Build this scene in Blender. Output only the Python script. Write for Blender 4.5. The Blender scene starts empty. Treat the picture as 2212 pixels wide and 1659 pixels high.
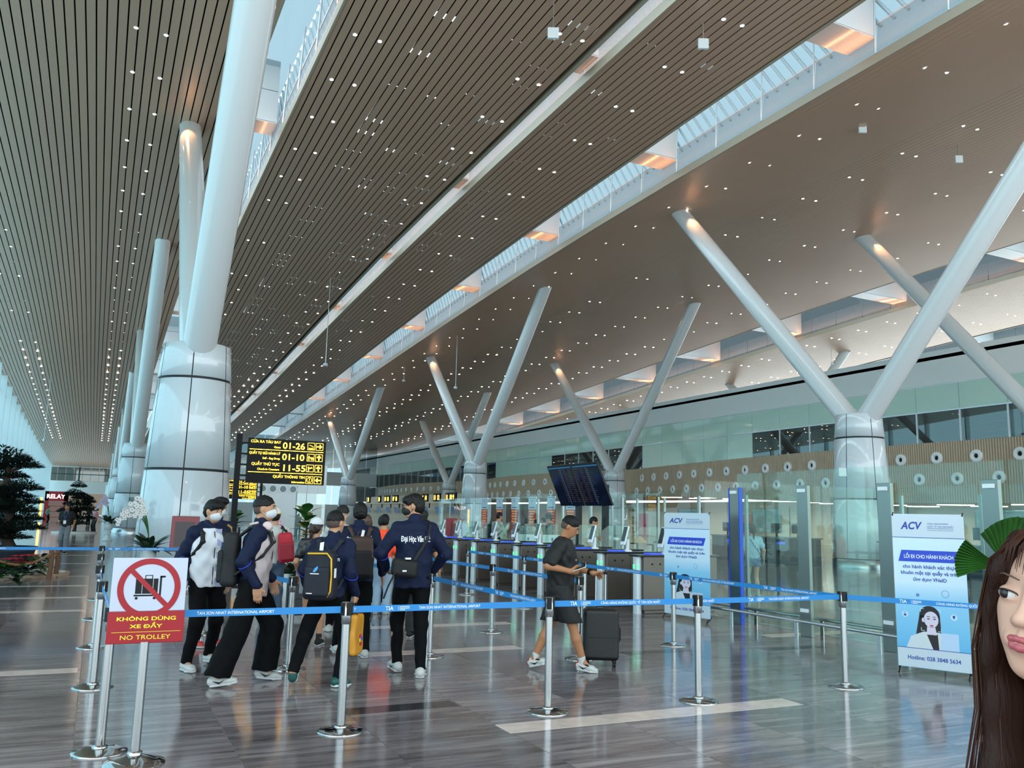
import bpy, math, random
import numpy as np
from mathutils import Vector, Matrix

random.seed(7)
np.random.seed(7)
sc = bpy.context.scene
COL = sc.collection
PI = math.pi

# ------------------------------------------------------------------ camera
CAM_H, FPX = 1.62, 1824.1
YAW, PITCH, ROLL = 0.44908, 0.15708, -0.023648


def cam_basis():
    f = np.array([math.sin(YAW) * math.cos(PITCH), math.cos(YAW) * math.cos(PITCH), math.sin(PITCH)])
    r = np.array([math.cos(YAW), -math.sin(YAW), 0.0])
    d = np.cross(f, r)
    c, s = math.cos(ROLL), math.sin(ROLL)
    return c * r + s * d, -s * r + c * d, f


CR, CD, CF = cam_basis()
CPOS = np.array([0.0, 0.0, CAM_H])
cam_data = bpy.data.cameras.new('camera')
cam = bpy.data.objects.new('camera', cam_data)
COL.objects.link(cam)
cam_data.sensor_width = 36.0
cam_data.lens = FPX / 2212.0 * 36.0
cam_data.clip_end = 1000
m = Matrix.Identity(4)
for i in range(3):
    m[i][0], m[i][1], m[i][2], m[i][3] = CR[i], -CD[i], -CF[i], CPOS[i]
cam.matrix_world = m
sc.camera = cam


def ray(x, y):
    return CR * ((x - 1106) / FPX) + CD * ((y - 829.5) / FPX) + CF


def atx(x, y, X):
    r = ray(x, y); return Vector(CPOS + r * (X / r[0]))


def aty(x, y, Y):
    r = ray(x, y); return Vector(CPOS + r * (Y / r[1]))


def atz(x, y, z=0.0):
    r = ray(x, y); return Vector(CPOS + r * ((z - CAM_H) / r[2]))


def atd(x, y, d):
    r = ray(x, y); return Vector(CPOS + r * (d / math.hypot(r[0], r[1])))


# ------------------------------------------------------------------ world, exposure
w = bpy.data.worlds.new('sky'); sc.world = w; w.use_nodes = True
nt = w.node_tree; nt.nodes.clear()
out = nt.nodes.new('ShaderNodeOutputWorld'); bg = nt.nodes.new('ShaderNodeBackground')
tc = nt.nodes.new('ShaderNodeTexCoord'); sp = nt.nodes.new('ShaderNodeSeparateXYZ')
rp = nt.nodes.new('ShaderNodeValToRGB')
nt.links.new(tc.outputs['Generated'], sp.inputs[0]); nt.links.new(sp.outputs['Z'], rp.inputs[0])
rp.color_ramp.elements[0].position = 0.0; rp.color_ramp.elements[0].color = (0.80, 0.93, 0.97, 1)
rp.color_ramp.elements[1].position = 0.75; rp.color_ramp.elements[1].color = (0.66, 0.86, 0.97, 1)
nt.links.new(rp.outputs[0], bg.inputs[0]); bg.inputs[1].default_value = 1.0
nt.links.new(bg.outputs[0], out.inputs[0])
sc.view_settings.view_transform = 'Standard'
sc.view_settings.look = 'None'
sc.view_settings.gamma = 1.0
sc.view_settings.use_curve_mapping = False
sc.view_settings.exposure = 1.62
sc.cycles.transparent_max_bounces = 32


# ------------------------------------------------------------------ materials
def lin(c):
    if isinstance(c, str):
        c = c.lstrip('#'); c = tuple(int(c[i:i + 2], 16) / 255 for i in (0, 2, 4))
    return tuple((v / 12.92 if v <= .04045 else ((v + .055) / 1.055) ** 2.4) for v in c)


MATS = {}


def mat(name, col='#808080', rough=.5, metal=0., spec=.5, emit=None, es=1., bump=0., bscale=60., var=0., vscale=8., coat=0., stretch=None, fleck=None):
    if name in MATS: return MATS[name]
    M = bpy.data.materials.new(name); M.use_nodes = True; MATS[name] = M
    nt = M.node_tree; b = nt.nodes['Principled BSDF']
    c = lin(col)
    b.inputs['Base Color'].default_value = (*c, 1); b.inputs['Roughness'].default_value = rough
    b.inputs['Metallic'].default_value = metal; b.inputs['Specular IOR Level'].default_value = spec
    b.inputs['Coat Weight'].default_value = coat; b.inputs['Coat Roughness'].default_value = .05
    if emit:
        b.inputs['Emission Color'].default_value = (*lin(emit), 1); b.inputs['Emission Strength'].default_value = es
        if M.cycles: M.cycles.emission_sampling = 'NONE' if es < 20 else 'AUTO'
    if bump or var or fleck:
        t = nt.nodes.new('ShaderNodeTexCoord')
        mp = nt.nodes.new('ShaderNodeMapping'); nt.links.new(t.outputs['Object'], mp.inputs[0])
        if stretch: mp.inputs['Scale'].default_value = stretch
    if var:
        n = nt.nodes.new('ShaderNodeTexNoise'); n.inputs['Scale'].default_value = vscale; n.inputs['Detail'].default_value = 4
        nt.links.new(mp.outputs[0], n.inputs['Vector'])
        r = nt.nodes.new('ShaderNodeValToRGB'); nt.links.new(n.outputs['Fac'], r.inputs[0])
        r.color_ramp.elements[0].position = .3; r.color_ramp.elements[1].position = .7
        r.color_ramp.elements[0].color = (*[v * (1 - var) for v in c], 1); r.color_ramp.elements[1].color = (*[min(1, v * (1 + var)) for v in c], 1)
        nt.links.new(r.outputs[0], b.inputs['Base Color'])
    if fleck:
        n = nt.nodes.new('ShaderNodeTexVoronoi'); n.inputs['Scale'].default_value = fleck[1]
        nt.links.new(mp.outputs[0], n.inputs['Vector'])
        r = nt.nodes.new('ShaderNodeValToRGB'); nt.links.new(n.outputs['Distance'], r.inputs[0])
        r.color_ramp.elements[0].position = fleck[2]; r.color_ramp.elements[1].position = fleck[2] + .08
        r.color_ramp.elements[0].color = (*lin(fleck[0]), 1); r.color_ramp.elements[1].color = (*c, 1)
        nt.links.new(r.outputs[0], b.inputs['Base Color'])
    if bump:
        n = nt.nodes.new('ShaderNodeTexNoise'); n.inputs['Scale'].default_value = bscale; n.inputs['Detail'].default_value = 3
        nt.links.new(mp.outputs[0], n.inputs['Vector'])
        bm = nt.nodes.new('ShaderNodeBump'); bm.inputs['Strength'].default_value = bump; bm.inputs['Distance'].default_value = .02
        nt.links.new(n.outputs['Fac'], bm.inputs['Height']); nt.links.new(bm.outputs[0], b.inputs['Normal'])
    return M


def glass(name, tint=(0.86, 0.95, 0.93), refl=.9, rough=0.0, base=.04, fres=1.0):
    """thin pane: straight-through transmission plus a mirror reflection that grows at grazing angles"""
    if name in MATS: return MATS[name]
    M = bpy.data.materials.new(name); M.use_nodes = True; MATS[name] = M
    nt = M.node_tree; nt.nodes.clear()
    o = nt.nodes.new('ShaderNodeOutputMaterial'); t = nt.nodes.new('ShaderNodeBsdfTransparent'); g = nt.nodes.new('ShaderNodeBsdfGlossy')
    t.inputs[0].default_value = (*tint, 1); g.inputs['Roughness'].default_value = rough; g.inputs[0].default_value = (refl, refl, refl, 1)
    f = nt.nodes.new('ShaderNodeFresnel'); ge = nt.nodes.new('ShaderNodeNewGeometry'); io = nt.nodes.new('ShaderNodeMapRange')
    io.inputs[3].default_value = 1.5; io.inputs[4].default_value = 1 / 1.5; nt.links.new(ge.outputs['Backfacing'], io.inputs[0]); nt.links.new(io.outputs[0], f.inputs[0])
    mx = nt.nodes.new('ShaderNodeMixShader'); ad = nt.nodes.new('ShaderNodeMath'); ad.operation = 'ADD'; ad.inputs[1].default_value = base
    fm = nt.nodes.new('ShaderNodeMath'); fm.operation = 'MULTIPLY'; fm.inputs[1].default_value = fres
    nt.links.new(f.outputs[0], fm.inputs[0]); nt.links.new(fm.outputs[0], ad.inputs[0]); nt.links.new(ad.outputs[0], mx.inputs[0])
    nt.links.new(t.outputs[0], mx.inputs[1]); nt.links.new(g.outputs[0], mx.inputs[2]); nt.links.new(mx.outputs[0], o.inputs[0])
    return M


# ------------------------------------------------------------------ mesh helpers
class MB:
    def __init__(s):
        s.v = []; s.f = []; s.m = []; s.s = []

    def add(s, vs, fs, mi=0, smooth=False, M=None):
        n = len(s.v)
        for p in vs:
            p = Vector(p)
            s.v.append(tuple(M @ p) if M is not None else tuple(p))
        for f in fs:
            s.f.append([i + n for i in f]); s.m.append(mi); s.s.append(smooth)
        return s

    def bx(s, x0, x1, y0, y1, z0, z1, mi=0, M=None):
        vs = [(x, y, z) for z in (z0, z1) for y in (y0, y1) for x in (x0, x1)]
        return s.add(vs, [(0, 2, 3, 1), (4, 5, 7, 6), (0, 1, 5, 4), (2, 6, 7, 3), (0, 4, 6, 2), (1, 3, 7, 5)], mi, False, M)

    def tube(s, pts, rad, n=12, mi=0, caps=True, smooth=True, M=None, flat=1.0, up=None):
        pts = [Vector(p) for p in pts]; k = len(pts)
        if not isinstance(rad, (list, tuple)): rad = [rad] * k
        vs = []; u = None
        for i, p in enumerate(pts):
            t = (pts[min(i + 1, k - 1)] - pts[max(i - 1, 0)]).normalized()
            if u is None:
                ref = Vector(up) if up else (Vector((0, 0, 1)) if abs(t.z) < .9 else Vector((1, 0, 0)))
            else: ref = u
            u = (ref - t * ref.dot(t)).normalized(); v = t.cross(u)
            for j in range(n):
                a = 2 * PI * j / n
                vs.append(p + (u * math.cos(a) * flat + v * math.sin(a)) * rad[i])
        fs = [(i * n + j, i * n + (j + 1) % n, (i + 1) * n + (j + 1) % n, (i + 1) * n + j) for i in range(k - 1) for j in range(n)]
        s.add(vs, fs, mi, smooth, M)
        if caps: s.add(vs[:n], [tuple(range(n))[::-1]], mi, False, M); s.add(vs[-n:], [tuple(range(n))], mi, False, M)
        return s

    def lathe(s, prof, n=24, c=(0, 0, 0), mi=0, M=None, smooth=True, a0=0., a1=2 * PI, closed=True):
        vs = []; k = len(prof); nn = n if closed else n + 1
        for r, z in prof:
            for j in range(nn):
                a = a0 + (a1 - a0) * j / n
                vs.append((c[0] + r * math.cos(a), c[1] + r * math.sin(a), c[2] + z))
        fs = []
        for i in range(k - 1):
            for j in range(n):
                j2 = (j + 1) % nn
                fs.append((i * nn + j, i * nn + j2, (i + 1) * nn + j2, (i + 1) * nn + j))
        return s.add(vs, fs, mi, smooth, M)

    def ell(s, c, r, n=16, m=10, mi=0, M=None):
        c = Vector(c); r = r if isinstance(r, (tuple, list)) else (r, r, r)
        vs = [c + Vector((0, 0, -r[2]))]; fs = []
        for i in range(1, m):
            t = PI * i / m
            for j in range(n):
                a = 2 * PI * j / n
                vs.append(c + Vector((r[0] * math.sin(t) * math.cos(a), r[1] * math.sin(t) * math.sin(a), -r[2] * math.cos(t))))
        vs.append(c + Vector((0, 0, r[2])))
        for j in range(n): fs.append((0, 1 + (j + 1) % n, 1 + j))
        for i in range(m - 2):
            for j in range(n):
                a = 1 + i * n; fs.append((a + j, a + (j + 1) % n, a + n + (j + 1) % n, a + n + j))
        a = 1 + (m - 2) * n
        for j in range(n): fs.append((a + j, a + (j + 1) % n, len(vs) - 1))
        return s.add(vs, fs, mi, True, M)

    def prism(s, poly, z0, z1, mi=0, M=None):
        n = len(poly)
        vs = [(x, y, z0) for x, y in poly] + [(x, y, z1) for x, y in poly]
        fs = [tuple(range(n))[::-1], tuple(range(n, 2 * n))] + [(i, (i + 1) % n, n + (i + 1) % n, n + i) for i in range(n)]
        return s.add(vs, fs, mi, False, M)

    def grid(s, f, nu, nv, mi=0, smooth=True, M=None):
        vs = [f(i / nu, j / nv) for i in range(nu + 1) for j in range(nv + 1)]
        fs = [(i * (nv + 1) + j, (i + 1) * (nv + 1) + j, (i + 1) * (nv + 1) + j + 1, i * (nv + 1) + j + 1) for i in range(nu) for j in range(nv)]
        return s.add(vs, fs, mi, smooth, M)

    def mesh(s, name, mats):
        me = bpy.data.meshes.new(name)
        me.from_pydata(s.v, [], s.f)
        for M in (mats if isinstance(mats, (list, tuple)) else [mats]): me.materials.append(M)
        me.polygons.foreach_set('material_index', s.m); me.polygons.foreach_set('use_smooth', s.s)
        me.update()
        return me

    def build(s, name, mats, parent=None, loc=None, rot=None, bevel=0., solid=0., seg=2):
        return link(name, s.mesh(name, mats), parent, loc, rot, bevel, solid, seg)


def link(name, me, parent=None, loc=None, rot=None, bevel=0., solid=0., seg=2):
    o = bpy.data.objects.new(name, me); COL.objects.link(o)
    if parent is not None: o.parent = parent
    if loc is not None: o.location = loc
    if rot is not None: o.rotation_euler = rot if isinstance(rot, (tuple, list)) else (0, 0, rot)
    if solid:
        md = o.modifiers.new('thick', 'SOLIDIFY'); md.thickness = solid; md.offset = 0
    if bevel:
        md = o.modifiers.new('bevel', 'BEVEL'); md.width = bevel; md.segments = seg; md.limit_method = 'ANGLE'
    return o


def tag(o, label=None, cat=None, group=None, kind=None):
    if label: o['label'] = label
    if cat: o['category'] = cat
    if group: o['group'] = group
    if kind: o['kind'] = kind
    return o


def thing(name, label, cat, loc=(0, 0, 0), rz=0., group=None, rot=None):
    o = bpy.data.objects.new(name, None); COL.objects.link(o)
    o.empty_display_size = .1
    o.location = loc; o.rotation_euler = rot if rot is not None else (0, 0, rz)
    return tag(o, label, cat, group)


def dup(root, loc=None, rz=None, label=None, group=None):
    def cp(o, par):
        c = o.copy(); COL.objects.link(c); c.parent = par
        for ch in list(o.children): cp(ch, c)
        return c
    r = cp(root, root.parent)
    if loc is not None: r.location = loc
    if rz is not None: r.rotation_euler = (0, 0, rz)
    if label: r['label'] = label
    if group: r['group'] = group
    return r


def struct(name, o):
    o['kind'] = 'structure'; return o


# ---- lettering: font outlines turned into thin meshes, cached by string
TXT = {}


def text_mesh(s, bold=0., shear=0., align='LEFT', spacing=1.0):
    key = (s, bold, shear, align, spacing)
    if key in TXT: return TXT[key]
    cu = bpy.data.curves.new('lettering', 'FONT'); cu.body = s; cu.size = 1.0; cu.offset = bold; cu.shear = shear
    cu.align_x = align; cu.space_character = spacing; cu.resolution_u = 3; cu.space_line = .85
    o = bpy.data.objects.new('tmp', cu); COL.objects.link(o)
    bpy.context.view_layer.update()
    me = bpy.data.meshes.new_from_object(o.evaluated_get(bpy.context.evaluated_depsgraph_get()))
    bpy.data.objects.remove(o); bpy.data.curves.remove(cu)
    me.name = 'lettering'
    TXT[key] = me
    return me


def text(s, M, size, loc, parent, rot=(PI / 2, 0, 0), bold=0., align='LEFT', shear=0., sx=1.0, width=None, spacing=1.0):
    me = text_mesh(s, bold, shear, align, spacing)
    if not me.materials: me.materials.append(M); use = me
    elif me.materials[0] != M:
        key = (s, bold, shear, align, spacing, M.name)
        if key not in TXT: TXT[key] = me.copy(); TXT[key].materials[0] = M
        use = TXT[key]
    else: use = me
    o = link('lettering', use, parent, loc, rot)
    if width:
        xs = [v.co.x for v in use.vertices]
        if xs: sx = width / ((max(xs) - min(xs)) * size)
    o.scale = (size * sx, size, size)
    return o


def interp(tab, y):
    return float(np.interp(y, [t[0] for t in tab], [t[1] for t in tab]))


def smooth_tab(tab, n=80):
    ys = np.linspace(tab[0][0], tab[-1][0], n); zs = np.interp(ys, [t[0] for t in tab], [t[1] for t in tab])
    for _ in range(6): zs[1:-1] = (zs[:-2] + zs[1:-1] * 2 + zs[2:]) / 4
    return list(zip(ys, zs))
# ------------------------------------------------------------------ structure materials
def floor_mat(name, joints):
    M = bpy.data.materials.new(name); M.use_nodes = True; MATS[name] = M
    nt = M.node_tree; b = nt.nodes['Principled BSDF']; N = nt.nodes.new; L = nt.links.new
    t = N('ShaderNodeTexCoord'); mp = N('ShaderNodeMapping'); oi = N('ShaderNodeObjectInfo')
    geo = N('ShaderNodeNewGeometry'); vm = N('ShaderNodeVectorMath'); vm.operation = 'SCALE'; vm.inputs['Scale'].default_value = 40
    cb = N('ShaderNodeCombineXYZ'); L(oi.outputs['Random'], cb.inputs[0]); L(oi.outputs['Random'], cb.inputs[2]); L(cb.outputs[0], vm.inputs[0])
    ad = N('ShaderNodeVectorMath'); ad.operation = 'ADD'; L(geo.outputs['Position'], ad.inputs[0]); L(vm.outputs[0], ad.inputs[1])
    L(ad.outputs[0], mp.inputs[0]); mp.inputs['Scale'].default_value = (.55, 5.5, 1)
    n1 = N('ShaderNodeTexNoise'); n1.inputs['Scale'].default_value = 1.6; n1.inputs['Detail'].default_value = 7; n1.inputs['Roughness'].default_value = .62; n1.inputs['Distortion'].default_value = .9
    L(mp.outputs[0], n1.inputs['Vector'])
    r = N('ShaderNodeValToRGB'); L(n1.outputs['Fac'], r.inputs[0]); e = r.color_ramp.elements
    e[0].position = .30; e[0].color = (.085, .069, .073, 1); e[1].position = .72; e[1].color = (.33, .29, .29, 1)
    x = e.new(.48); x.color = (.175, .148, .15, 1)
    src = r.outputs[0]
    hs = N('ShaderNodeHueSaturation'); L(src, hs.inputs['Color'])
    mr = N('ShaderNodeMapRange'); mr.inputs[3].default_value = .82; mr.inputs[4].default_value = 1.18
    L(oi.outputs['Random'], mr.inputs[0]); L(mr.outputs[0], hs.inputs['Value']); src = hs.outputs[0]
    if joints:
        br = N('ShaderNodeTexBrick'); br.offset = 0; br.inputs['Scale'].default_value = 1; br.inputs['Mortar Size'].default_value = .006
        br.inputs['Brick Width'].default_value = 1.0; br.inputs['Row Height'].default_value = 2.0
        L(geo.outputs['Position'], br.inputs['Vector'])
        mx = N('ShaderNodeMix'); mx.data_type = 'RGBA'; L(br.outputs['Fac'], mx.inputs[0]); L(src, mx.inputs[6]); mx.inputs[7].default_value = (.42, .38, .37, 1)
        src = mx.outputs[2]
    L(src, b.inputs['Base Color'])
    n2 = N('ShaderNodeTexNoise'); n2.inputs['Scale'].default_value = 2.5; L(mp.outputs[0], n2.inputs['Vector'])
    r2 = N('ShaderNodeMapRange'); L(n2.outputs['Fac'], r2.inputs[0]); r2.inputs[3].default_value = .07; r2.inputs[4].default_value = .17
    L(r2.outputs[0], b.inputs['Roughness']); b.inputs['Specular IOR Level'].default_value = .62
    return M


M_TILE = floor_mat('marble_tile', False)
M_FLOOR = floor_mat('marble_floor', True)
M_GROUT = mat('grout', '#b0a8a6', .5)
M_PALE = mat('pale_stone', '#d6c3b8', .14, spec=.6, var=.12, vscale=6)
M_DARKST = mat('dark_stone', '#3b3639', .14, spec=.6)
M_SLAT = mat('slat_bronze', '#c2a189', .34, .25)
M_DARK = mat('plenum_black', '#060607', .9, spec=.1)
M_FASC = mat('fascia_beige', '#a2947f', .4)
M_WHITE = mat('white_panel', '#dfe6e8', .22, coat=.4)
M_COLUMN = mat('column_panel', '#ccd5da', .12, spec=.6, coat=.7)
M_BRANCH = mat('column_paint', '#d6dadb', .2, spec=.55, coat=.3)
M_SEAM = mat('seam_black', '#15171a', .6)
M_BULK = mat('bulkhead_white', '#eef4f4', .35)
M_MINT = mat('mint_glass_panel', '#c9ebde', .06, spec=.8, coat=.6)
M_BROWN = mat('ribbed_brown', '#a9937b', .55, var=.1, vscale=3)
M_STEEL = mat('brushed_steel', '#c9ccd0', .28, 1.)
M_CHROME = mat('chrome', '#b4b6b6', .1, 1.)
M_BLACK = mat('black_plastic', '#050506', .4, spec=.3)
M_BEIGE = mat('beige_wall', '#d8cab4', .5)
M_GLASSW = glass('facade_glass', (.62, .78, .82), base=.03, fres=.15)
M_GLASS = glass('clear_glass', (.86, .945, .915), base=.02, fres=.55)
M_GLASSD = glass('window_glass', (.35, .45, .45), base=.1, fres=.5)
M_ALU = mat('aluminium_white', '#d8e0e3', .3, .2)


def perforated():
    M = bpy.data.materials.new('perforated_white'); M.use_nodes = True
    nt = M.node_tree; nt.nodes.clear(); N = nt.nodes.new; L = nt.links.new
    o = N('ShaderNodeOutputMaterial'); d = N('ShaderNodeBsdfDiffuse'); d.inputs[0].default_value = (.52, .57, .60, 1)
    tl = N('ShaderNodeBsdfTranslucent'); tl.inputs[0].default_value = (.30, .37, .41, 1); tp = N('ShaderNodeBsdfTransparent')
    m1 = N('ShaderNodeMixShader'); m1.inputs[0].default_value = .45; L(d.outputs[0], m1.inputs[1]); L(tl.outputs[0], m1.inputs[2])
    t = N('ShaderNodeNewGeometry'); sx = N('ShaderNodeSeparateXYZ'); L(t.outputs['Position'], sx.inputs[0])
    mu = N('ShaderNodeMath'); mu.operation = 'MULTIPLY'; mu.inputs[1].default_value = 26.0; L(sx.outputs['Z'], mu.inputs[0])
    fr = N('ShaderNodeMath'); fr.operation = 'FRACT'; L(mu.outputs[0], fr.inputs[0])
    gt = N('ShaderNodeMath'); gt.operation = 'GREATER_THAN'; gt.inputs[1].default_value = .68; L(fr.outputs[0], gt.inputs[0])
    m2 = N('ShaderNodeMixShader'); L(gt.outputs[0], m2.inputs[0]); L(m1.outputs[0], m2.inputs[1]); L(tp.outputs[0], m2.inputs[2])
    L(m2.outputs[0], o.inputs[0]); return M


M_PERF = perforated()

# ------------------------------------------------------------------ floor: slab, single tiles near the queue, inlaid strips
XL, XR, YN, YF = -9.8, 80.0, -9.0, 205.0
TX0, TX1, TY0, TY1 = -4, 10, 3, 25
fl = MB()
for (a, b, c, d) in ((XL, TX0, YN, YF), (TX1, XR, YN, YF), (TX0, TX1, YN, TY0), (TX0, TX1, TY1, YF)):
    fl.add([(a, c, 0), (b, c, 0), (b, d, 0), (a, d, 0)], [(0, 1, 2, 3)], 0)
fl.bx(TX0, TX1, TY0, TY1, -.06, -.006, 1)
floor = struct('floor', fl.build('floor', [M_FLOOR, M_GROUT]))
tl = MB(); tl.bx(-.497, .497, -.997, .997, -.02, 0); TILE = tl.mesh('tile', M_TILE)
for i in range(TX0, TX1):
    for j in range(11):
        link('tile', TILE, floor, (i + .5, TY0 + 1 + 2 * j, 0), None, 0)


def strip(x0, x1, y0, y1, M=M_PALE):
    b = MB(); b.bx(x0, x1, y0, y1, -.015, .0015); b.build('inlay_strip', M, floor)


for y in (6.07, 9.8, 12.1, 15.2, 18.9, 22.6): strip(2.98, 5.95 if y != 9.8 else 4.98, y, y + .28)
for y in (6.0, 9.75, 15.35, 17.6, 20.2, 23, 28.2, 33, 38, 43, 49, 55): strip(-5 if y > 15 else -1.2, -.03, y, y + .26)
for y in (9.7, 6.0): strip(8.95, 11.9, y, y + .28)
strip(1.98, 2.97, 7.06, 7.3, M_DARKST); strip(7.98, 8.95, 8.7, 8.9, M_DARKST); strip(5.98, 6.97, 9.0, 9.2, M_DARKST)
for y in range(30, 90, 6): strip(3, 8.9, y, y + .28)

# ------------------------------------------------------------------ ceiling: bands of bronze slats under a dark plenum
PA = smooth_tab([(-9, 17.5), (16, 17.4), (25, 17.35), (50, 17.1), (62, 16.75), (76, 16.0), (89, 14.9), (120, 13.2), (160, 11.6), (206, 10.3)])
PB = smooth_tab([(-9, 17.6), (16, 17.5), (30, 17.15), (47, 16.7), (60, 15.9), (75, 15.0), (90, 14.0), (120, 12.6), (160, 11.2), (206, 10.2)])
PC = smooth_tab([(-9, 17.6), (19, 17.4), (31, 17.1), (39, 16.85), (47, 16.5), (60, 15.8), (90, 13.9), (120, 12.5), (160, 11.2), (206, 10.2)])
PD = smooth_tab([(-9, 18.2), (16, 18.1), (31, 18.0), (46, 17.6), (59, 16.95), (79, 15.8), (99, 14.6), (129, 12.9), (160, 11.8), (206, 10.6)])
YS = [-9, 5, 14, 20, 26, 32, 39, 47, 55, 63, 72, 82, 95, 110, 130, 160, 205]
BANDS = [('A', -9.8, 3.85, lambda x, y: interp(PA, y)),
         ('B', 5.45, 13.8, lambda x, y: interp(PB, y)),
         ('C', 14.5, 19.6, lambda x, y: interp(PC, y)),
         ('D', 23.7, 52.0, lambda x, y: interp(PD, y) + .1 * (x - 23.7) * (1 if x < 31 else .0) + (.73 + .06 * (x - 31) if x >= 31 else 0)),
         ('E', 58.4, 72.0, lambda x, y: interp(PD, y) + 1.9)]
ceil_bm = MB()
for nm, x0, x1, zf in BANDS:
    if nm in 'BC':
        xm = x0 + (x1 - x0) * (.35 if nm == 'B' else .0); nc = int((x1 - xm) / .62)
        for c in range(nc):     # plenum boards; daylight shows where two of them do not meet
            xa = xm + (x1 - xm) * c / nc; xb = xm + (x1 - xm) * (c + 1) / nc; y = -9.0
            while y < 140:
                ln = random.uniform(.6, 3.4); g = random.choice([0, 0, .06, .12, .3]) if 14 < y < 95 and (c % 2 == 0 if nm == 'B' else c % 4 == 1) else 0
                za, zb = zf(x0, y) + .3, zf(x0, y + ln) + .3
                ceil_bm.add([(xa, y, za), (xb, y, za), (xb, y + ln - g, zb), (xa, y + ln - g, zb)], [(0, 1, 2, 3)])
                y += ln
        if nm == 'B':
            for a, b in zip(YS[:-1], YS[1:]):
                ceil_bm.add([(x0, a, zf(x0, a) + .3), (x0 + (x1 - x0) * .35, a, zf(x0, a) + .3), (x0 + (x1 - x0) * .35, b, zf(x0, b) + .3), (x0, b, zf(x0, b) + .3)], [(0, 1, 2, 3)])
        ceil_bm.add([(x0, 140, zf(x0, 140) + .3), (x1, 140, zf(x0, 140) + .3), (x1, 205, zf(x0, 205) + .3), (x0, 205, zf(x0, 205) + .3)], [(0, 1, 2, 3)])
    else:
        k = 6 if nm == 'D' else 1
        for a, b in zip(YS[:-1], YS[1:]):
            for q in range(k):
                u, v = x0 + (x1 - x0) * q / k, x0 + (x1 - x0) * (q + 1) / k
                ceil_bm.add([(u, a, zf(u, a) + .3), (v, a, zf(v, a) + .3), (v, b, zf(v, b) + .3), (u, b, zf(u, b) + .3)], [(0, 1, 2, 3)])
ceiling = struct('ceiling', ceil_bm.build('ceiling', M_DARK))
PITCHX = .31


def slat_mesh(xc, zf, bm=None, wd=.262):
    bm = bm or MB()
    vs = []
    for y in YS:
        z = zf(xc, y)
        for dx, dz in ((-wd / 2, 0), (wd / 2, 0), (wd / 2, .018), (-wd / 2, .018)): vs.append((xc + dx, y, z + dz))
    fs = [(i * 4 + j, (i + 1) * 4 + j, (i + 1) * 4 + (j + 1) % 4, i * 4 + (j + 1) % 4) for i in range(len(YS) - 1) for j in range(4)]
    bm.add(vs, fs + [(0, 1, 2, 3)]); return bm


for nm, x0, x1, zf in BANDS:
    n = int((x1 - x0) / PITCHX)
    if nm == 'E':
        bm = MB()
        for i in range(n): slat_mesh(x0 + PITCHX * (i + .5), zf, bm)
        tag(bm.build('slat_band', M_SLAT, ceiling), kind='stuff')
    ref = None
    for i in range(n if nm != 'E' else 0):
        xc = x0 + PITCHX * (i + .5)
        if nm != 'D':
            if ref is None: ref = slat_mesh(0, lambda x, y: zf(x0, y)).mesh('slat', M_SLAT)
            link('slat', ref, ceiling, (xc, 0, 0))
        else:
            slat_mesh(xc, zf).build('slat', M_SLAT, ceiling)
    for xe, side in ((x0, -1), (x1, 1)):          # edge fascia
        if nm == 'A' and side < 0: continue
        b = MB(); vs = []
        hgt = .34 if side < 0 else .3
        for y in YS:
            z = zf(min(max(xe, x0), x1), y); vs += [(xe, y, z - .03), (xe, y, z + hgt), (xe - side * .08, y, z + hgt), (xe - side * .08, y, z - .03)]
        b.add(vs, [(i * 4 + j, (i + 1) * 4 + j, (i + 1) * 4 + (j + 1) % 4, i * 4 + (j + 1) % 4) for i in range(len(YS) - 1) for j in range(4)])
        b.build('fascia', M_FASC, ceiling)

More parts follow.
